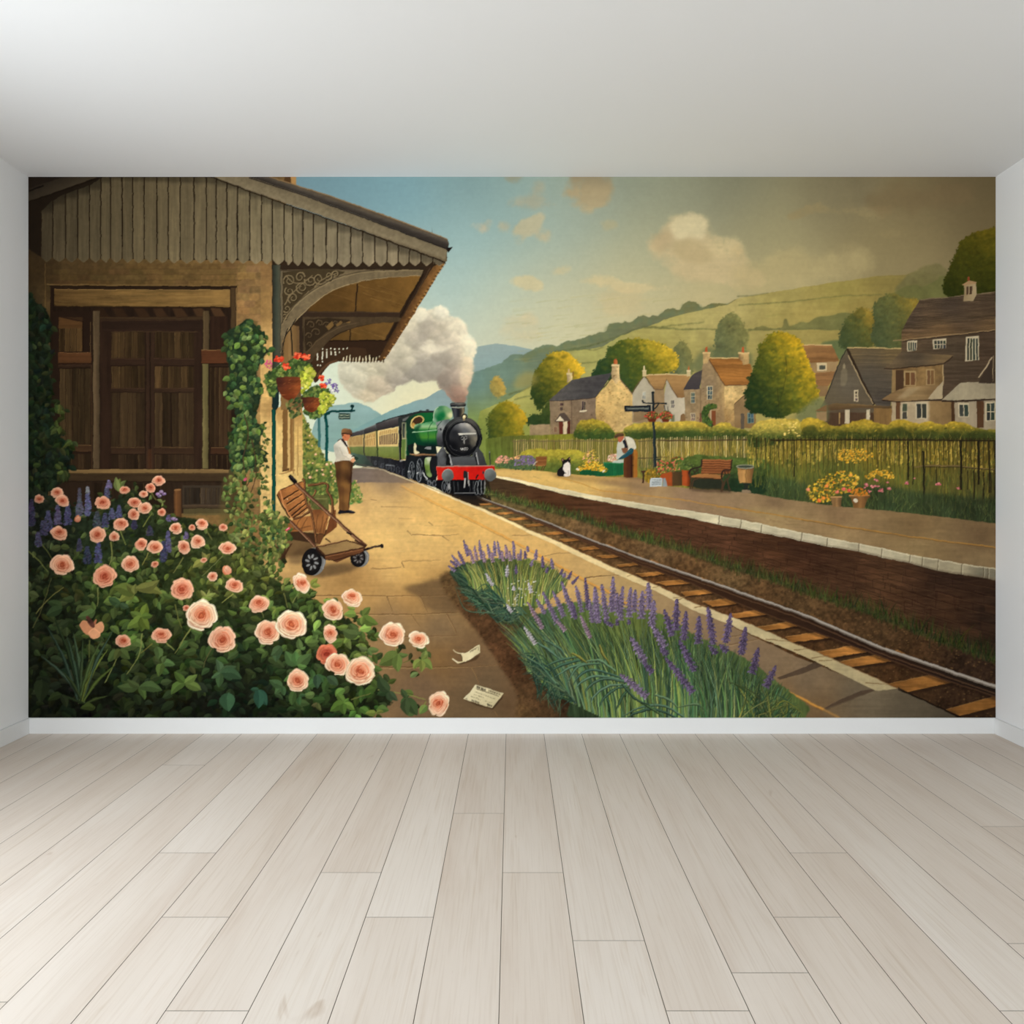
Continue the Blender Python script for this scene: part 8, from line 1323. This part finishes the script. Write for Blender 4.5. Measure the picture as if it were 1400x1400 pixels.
for P, c in (([(420, 600), (300, 620), (190, 670)], (76, 104, 82)), ([(460, 610), (320, 650), (200, 710)], (66, 96, 76)), ([(500, 640), (380, 660), (240, 750)], (92, 122, 96)), ([(560, 640), (420, 660), (350, 770)], (86, 114, 88)), ([(660, 690), (560, 620), (470, 630)], (104, 132, 98)), ([(720, 740), (520, 680), (420, 730), (390, 780)], (70, 98, 82)), ([(720, 750), (540, 720), (440, 760), (400, 810)], (92, 120, 96)), ([(730, 760), (580, 740), (480, 800), (470, 860)], (76, 100, 80)), ([(730, 780), (620, 780), (520, 850), (510, 910)], (96, 122, 98)), ([(740, 790), (660, 800), (580, 870), (560, 930)], (70, 96, 76)), ([(750, 800), (710, 840), (680, 900), (660, 950)], (62, 86, 62)), ([(160, 510), (240, 560), (310, 620)], (90, 118, 96)), ([(200, 490), (300, 540), (340, 600)], (80, 106, 84)), ([(1100, 985), (960, 910), (820, 920), (700, 980)], (86, 112, 90)), ([(1050, 985), (900, 930), (780, 960), (740, 985)], (62, 86, 70)), ([(820, 890), (880, 920), (960, 980)], (74, 98, 62)), ([(910, 840), (1000, 870), (1060, 930)], (100, 124, 92)), ([(700, 770), (780, 860), (880, 910)], (62, 84, 66)), ([(1250, 960), (1180, 900), (1060, 920)], (96, 118, 84)), ([(560, 520), (580, 580), (620, 640)], (128, 122, 58)), ([(380, 575), (430, 600), (480, 640)], (132, 128, 60))): arc(e3, P, c, 3.4)
fan(960, 1085, YB, YT, 260, CG, (-.25, .4), (1.2, 2.4))
blades([(1020, 985), (1088, 985), (1060, 975)], [(1040, 940), (1090, 960), (1100, 978)], 60, CB, (1, 2), bend=.3)
blades([(724, 890), (745, 925), (775, 950), (800, 975)], [(700, 880), (712, 920), (735, 960), (770, 985), (730, 905)], 110, CT_, (1.2, 2.6), bend=.3)
for a in ((740, 920, 830, 1055, PL, 46), (770, 725, 885, 930, PK, 50), (840, 700, 905, 810, PU, 44), (890, 645, 1005, 885, PU, 56), (970, 635, 1055, 835, PU, 54), (1000, 870, 1065, 945, PK, 46), (1040, 565, 1135, 835, PU, 60), (1155, 595, 1200, 800, PU, 52), (1225, 530, 1250, 780, DP, 50), (1300, 605, 1312, 850, PU, 54), (1190, 830, 1265, 1005, PK, 46), (1120, 720, 1150, 850, DP, 46), (1260, 700, 1285, 880, PU, 50)): lav(e2, a[0], a[1], a[2], a[3], a[4], a[5])
for a in ((530, 160, 552, 380), (575, 145, 602, 362), (645, 98, 642, 300), (630, 220, 640, 310), (705, 158, 690, 362), (755, 165, 745, 342), (785, 178, 780, 312), (670, 200, 680, 330)): lav(e3, *a, PU, 52)
for a in ((590, 370, 640, 400), (668, 360, 672, 396), (745, 365, 745, 390)): lav(e3, *a, DP, 36)
for x0, y0, x1, y1, sx, sy in ((830, 190, 825, 352, 850, 520), (870, 135, 875, 290, 840, 460), (905, 250, 892, 400, 900, 480), (895, 395, 972, 535, 990, 640), (975, 308, 1022, 462, 1030, 640), (1050, 240, 1045, 425, 1035, 560), (1110, 318, 1095, 488, 1080, 620), (1190, 348, 1190, 512, 1200, 760), (1250, 292, 1285, 515, 1290, 800), (1395, 330, 1360, 505, 1320, 800), (1072, 500, 1162, 688, 1200, 880), (985, 610, 1152, 825, 1230, 960), (700, 715, 862, 852, 920, 920), (760, 478, 850, 632, 920, 830)):
    lav(e3, x0, y0, x1, y1, DP if x0 > 960 else PU, 62, (sx, sy), 1.02)
for a in ((845, 640, 895, 695), (955, 545, 990, 580), (1262, 530, 1305, 575), (1330, 525, 1372, 565)): lav(e3, *a, DP, 56)
for x0, y0, x1, y1, sx, sy in ((358, 178, 340, 285, 318, 420), (410, 264, 384, 362, 340, 500), (480, 338, 440, 418, 370, 540)): lav(e4, x0, y0, x1, y1, DP, 40, (sx, sy), .95)
blades([(1000, 985), (1060, 985)], [(990, 930), (1050, 935), (1080, 965)], 40, CB, (1, 2.2), bend=.2, own=False)
# ---- hand painted look: a slight wander of every edge, a little canvas grain
def warp(A, dx, dy):
    Y, X = np.mgrid[0:CH, 0:CW]
    return A[np.clip(Y + dy, 0, CH - 1), np.clip(X + dx, 0, CW - 1)]
DX = np.rint(fbm(9, 9, 2, 21) * .9).astype(int); DY = np.rint(fbm(9, 9, 2, 22) * .9).astype(int)
CAN = warp(CAN, DX, DY); IDM = warp(IDM, DX, DY)
lum = CAN.mean(-1, keepdims=True)
CAN = CAN * (1 + np.where(IDM < 14, .012, .03) * NF['fine'] + np.where(IDM < 14, .006, .02) * NF['med'])[..., None]
CAN = np.clip(CAN, 0, 255)
# ================================================================ the room
white = paint('matt_white_wall_paint', (.90, .90, .895)); ceil_m = paint('matt_white_ceiling_paint', (.85, .85, .85)); trim_m = paint('satin_white_trim_paint', (.82, .82, .81), .45, .01, 120)
T = .12
def slab(name, *b, m=white): return struct(link(name, mesh(name, *box(*b), m)))
slab('wall_back', -HALF - T, 0, -.0, HALF + T, T, TOP + T)
slab('wall_right', HALF, REAR, 0, HALF + T, 0, TOP)
slab('ceiling', -HALF - T, REAR - T, TOP, HALF + T, 0, TOP + T, m=ceil_m)
def holed(name, axis, p0, p1, a0, a1, h0, h1, la, lb):
    """a wall slab with one rectangular window hole; runs la..lb along its length, hole a0..a1 x h0..h1"""
    vs_, fs = [], []
    for (s0, s1, z0, z1) in ((la, a0, 0, TOP), (a1, lb, 0, TOP), (a0, a1, 0, h0), (a0, a1, h1, TOP)):
        v, f = box(p0, s0, z0, p1, s1, z1) if axis == 'x' else box(s0, p0, z0, s1, p1, z1)
        k = len(vs_); vs_ += v; fs += [tuple(i + k for i in q) for q in f]
    return struct(link(name, mesh(name, vs_, fs, white)))
holed('wall_left', 'x', -HALF - T, -HALF, -3.2, -1.0, .4, 2.3, REAR, 0)
holed('wall_rear', 'y', REAR - T, REAR, -2.1, 1.3, .4, 2.5, -HALF - T, HALF + T)
# floor: individual boards with fine open joints over a dark sub-floor
fm, nt, b = nodes('whitewashed_oak_boards')
N = nt.nodes.new; L = nt.links.new
at = N('ShaderNodeAttribute'); at.attribute_name = 'board'; geo = N('ShaderNodeNewGeometry')
def vmul(src, v):
    n = N('ShaderNodeVectorMath'); n.operation = 'MULTIPLY'; L(src, n.inputs[0]); n.inputs[1].default_value = v; return n.outputs[0]
def vadd(a, c):
    n = N('ShaderNodeVectorMath'); n.operation = 'ADD'; L(a, n.inputs[0]); L(c, n.inputs[1]); return n.outputs[0]
off = vmul(at.outputs['Color'], (37, 53, 11))
def noise(scale, sc, det=4, dist=0.):
    n = N('ShaderNodeTexNoise'); n.inputs['Scale'].default_value = scale; n.inputs['Detail'].default_value = det; n.inputs['Distortion'].default_value = dist
    L(vadd(vmul(geo.outputs['Position'], sc), off), n.inputs['Vector']); return n.outputs['Fac']
def ramp(f, *st):
    n = N('ShaderNodeValToRGB'); e = n.color_ramp.elements
    while len(e) < len(st): e.new(.5)
    for k, (p, c) in enumerate(st): e[k].position = p; e[k].color = (*c, 1)
    L(f, n.inputs[0]); return n.outputs[0]
def mix(a, c, fac, mode='MULTIPLY'):
    n = N('ShaderNodeMixRGB'); n.blend_type = mode
    if isinstance(fac, float): n.inputs[0].default_value = fac
    else: L(fac, n.inputs[0])
    L(a, n.inputs[1]); L(c, n.inputs[2]); return n.outputs[0]
base = ramp(noise(1.0, (7, .9, 1), 5, .6), (.25, (.67, .585, .51)), (.5, (.725, .655, .585)), (.75, (.765, .70, .635)))
grain = ramp(noise(1.0, (170, 4.0, 1), 4, .3), (.3, (.92, .90, .88)), (.52, (1, 1, 1)))
pore = ramp(noise(1.0, (60, 1.6, 1), 6, 1.2), (.28, (.86, .81, .75)), (.42, (1, 1, 1)))
knot = ramp(noise(1.0, (9, 2.6, 1), 3, 1.5), (.20, (.66, .56, .47)), (.29, (1, 1, 1)))
sep = N('ShaderNodeSeparateColor'); L(at.outputs['Color'], sep.inputs[0])
tone = ramp(sep.outputs[0], (0, (.945, .915, .885)), (.35, (.985, .965, .945)), (.7, (1.0, .99, .98)), (1, (1.03, 1.03, 1.025)))
col = mix(mix(mix(mix(base, grain, .8), pore, .55), knot, .6), tone, 1.0)
L(col, b.inputs['Base Color'])
bp = N('ShaderNodeBump'); bp.inputs['Strength'].default_value = .12; bp.inputs['Distance'].default_value = .001
L(noise(1.0, (170, 4.0, 1), 4, .3), bp.inputs['Height']); L(bp.outputs['Normal'], b.inputs['Normal'])
b.inputs['Roughness'].default_value = .55; b.inputs['Specular IOR Level'].default_value = .3
dark = paint('dark_joint', (.20, .165, .13), .9)
R_ = random.Random(5)
PW = 51.5 * PX; X692 = (692 - 700) * PX; GAP = .0009
depth = lambda y: -(DIST - FPX * EYE / (y - HORIZON))       # where a photo row meets the floor
JOINT = {-10: [1254], -8: [1046], -6: [1166], -5: [1254], -4: [1382], -3: [1193], -2: [1254], -1: [1112], 0: [1193], 1: [1286], 2: [1382], 4: [1254], 5: [1166], 6: [1382], 8: [1240], -9: [1340], -7: [1370], 3: [1330], 7: [1290], 9: [1130], 10: [1210]}
verts, faces, cols = [], [], []
for k in range(-13, 13):
    x0, x1 = max(X692 + k * PW, -HALF), min(X692 + (k + 1) * PW, HALF)
    if x1 - x0 < .004: continue
    cuts = sorted([depth(y) for y in JOINT.get(k, [1150 + 40 * (k % 5)])], reverse=True)
    y = cuts[-1] - 1.9
    while y > REAR: cuts.append(y); y -= 1.9
    ys = [0.] + cuts + [REAR]
    for a, c in zip(ys[:-1], ys[1:]):
        t = (R_.random(), R_.random(), R_.random()); i = len(verts)
        verts += [(x0 + GAP, c + GAP, 0), (x1 - GAP, c + GAP, 0), (x1 - GAP, a - GAP, 0), (x0 + GAP, a - GAP, 0)]
        faces.append((i, i + 1, i + 2, i + 3)); cols += [(*t, 1)] * 4
n_b = len(faces)
v, f = box(-HALF, REAR, -.06, HALF, 0, -.0016); i = len(verts); verts += v; faces += [tuple(q + i for q in p) for p in f]; cols += [(0, 0, 0, 1)] * 8
me = mesh('floor', verts, faces, [fm, dark])
ca = me.color_attributes.new('board', 'FLOAT_COLOR', 'POINT'); ca.data.foreach_set('color', np.array(cols, np.float32).ravel())
me.polygons.foreach_set('material_index', [0 if i < n_b else 1 for i in range(len(faces))]); me.update()
struct(link('floor', me))
BH = (FLOOR_Y - 981) * PX; BT = .012
def board(name, p):
    me = mesh(name, *box(*p), trim_m, bev=.0018); struct(link(name, me))
board('baseboard_back', (-HALF, -BT, 0, HALF, 0, BH))
board('baseboard_right', (HALF - BT, REAR, 0, HALF, -BT, BH)); board('baseboard_left', (-HALF, REAR, 0, -HALF + BT, -BT, BH))
# window frames in the two openings behind the camera
def wframe(name, axis, p, a0, a1, h0, h1, bars):
    vs_, fs = [], []
    t, d = .05, .03
    segs = [(a0, a1, h0, h0 + t), (a0, a1, h1 - t, h1), (a0, a0 + t, h0, h1), (a1 - t, a1, h0, h1)] + [(a0 + (a1 - a0) * q - t / 2, a0 + (a1 - a0) * q + t / 2, h0, h1) for q in bars]
    for s0, s1, z0, z1 in segs:
        v, f = box(p - d, s0, z0, p + d, s1, z1) if axis == 'x' else box(s0, p - d, z0, s1, p + d, z1)
        k = len(vs_); vs_ += v; fs += [tuple(i + k for i in q) for q in f]
    struct(link(name, mesh(name, vs_, fs, trim_m)))
wframe('window_1', 'y', REAR - T * .7, -2.1, 1.3, .4, 2.5, (.34, .67)); wframe('window_2', 'x', -HALF - T * .7, -3.2, -1.0, .4, 2.3, (.5,))

# ================================================================ the picture wall: one printed wallpaper, every printed motif a part of it
pm, nt, b = nodes('printed_wallpaper')
at = nt.nodes.new('ShaderNodeAttribute'); at.attribute_name = 'print'
nz = nt.nodes.new('ShaderNodeTexNoise'); nz.inputs['Scale'].default_value = 900; nz.inputs['Detail'].default_value = 2
tc = nt.nodes.new('ShaderNodeNewGeometry'); nt.links.new(tc.outputs['Position'], nz.inputs['Vector'])
bp = nt.nodes.new('ShaderNodeBump'); bp.inputs['Strength'].default_value = .03; bp.inputs['Distance'].default_value = .0005
nt.links.new(nz.outputs['Fac'], bp.inputs['Height']); nt.links.new(bp.outputs['Normal'], b.inputs['Normal'])
nt.links.new(at.outputs['Color'], b.inputs['Base Color'])
b.inputs['Roughness'].default_value = .95; b.inputs['Specular IOR Level'].default_value = 0.
mural = bpy.data.objects.new('wall_mural', None); C.objects.link(mural)
mural.location = (0, -.0015, BH); mural.empty_display_size = .1
mural['label'] = 'full wall printed mural of a steam train entering a village station'; mural['category'] = 'mural'

def lin(c): return np.where(c <= .04045, c / 12.92, ((c + .055) / 1.055) ** 2.4)
pad = np.pad(CAN, ((S, S), (S, S), (0, 0)), mode='edge') / 255.0
yy = np.arange(MH + 1) * S + S; xx = np.arange(MW + 1) * S + S
V = (pad[yy - 1][:, xx - 1] + pad[yy - 1][:, xx] + pad[yy][:, xx - 1] + pad[yy][:, xx]) / 4
INK = lin(V) * np.linspace(.93, 1.13, MW + 1)[None, :, None]  # colours lightened towards the right to offset the falloff of room light
INK = np.clip(INK, 0, .92).astype(np.float32)
GX = ((np.arange(MW + 1) + X0 - 700) * PX).astype(np.float32); GZ = ((981 - (np.arange(MH + 1) + Y0)) * PX).astype(np.float32)
FID = IDM[S // 2::S, S // 2::S][:MH, :MW].copy()
cnt = np.bincount(FID.ravel(), minlength=len(PARTS))
kids = {}
for i, p in enumerate(PARTS): kids.setdefault(p[1], []).append(i)
def top2(i):                                        # thing > part > sub-part, no deeper
    p = PARTS[i][1]
    while p is not None and PARTS[p][1] is not None: p = PARTS[p][1]
    return p
# motifs of almost no visible area join what lies round them
for i in range(len(PARTS)):
    if 0 < cnt[i] < 5:
        r, c = np.nonzero(FID == i)
        for a, d in zip(r, c):
            w = FID[max(a - 2, 0):a + 3, max(d - 2, 0):d + 3].ravel(); w = w[w != i]
            FID[a, d] = np.bincount(w).argmax() if len(w) else 1
FID[FID == 0] = 1
cnt = np.bincount(FID.ravel(), minlength=len(PARTS))
order = np.argsort(FID.ravel(), kind='stable'); ends = np.cumsum(cnt); made = {}
def build(i):
    f = order[ends[i] - cnt[i]:ends[i]]; r, c = f // MW, f % MW
    q = np.stack([(r + 1) * (MW + 1) + c, (r + 1) * (MW + 1) + c + 1, r * (MW + 1) + c + 1, r * (MW + 1) + c], 1)
    u, inv = np.unique(q, return_inverse=True); inv = inv.reshape(-1).astype(np.int32)
    me = bpy.data.meshes.new(PARTS[i][0]); n = len(f)
    me.vertices.add(len(u)); co = np.zeros((len(u), 3), np.float32); co[:, 0] = GX[u % (MW + 1)]; co[:, 2] = GZ[u // (MW + 1)]
    me.vertices.foreach_set('co', co.ravel())
    me.loops.add(4 * n); me.loops.foreach_set('vertex_index', inv)
    me.polygons.add(n); me.polygons.foreach_set('loop_start', np.arange(0, 4 * n, 4, dtype=np.int32))
    me.update(calc_edges=True)
    ca = me.color_attributes.new('print', 'FLOAT_COLOR', 'POINT')
    k = np.ones((len(u), 4), np.float32); k[:, :3] = INK.reshape(-1, 3)[u]; ca.data.foreach_set('color', k.ravel())
    me.materials.append(pm); return me
STUFF_ = {'weeds', 'reeds', 'grass', 'meadow', 'ballast', 'soil', 'lupins', 'rose_foliage', 'lavender_foliage', 'ivy', 'flowers', 'foliage', 'steam'}
live = lambda i: cnt[i] > 0 or any(live(k) for k in kids.get(i, []))
for i in range(1, len(PARTS)):
    if not live(i): continue
    p = top2(i); par = mural if p is None else made.get(p, mural)
    o = link(PARTS[i][0], build(i) if cnt[i] else None, par); made[i] = o
    if PARTS[i][2]: o['label'] = PARTS[i][2]
    if PARTS[i][0] in STUFF_: o['kind'] = 'stuff'
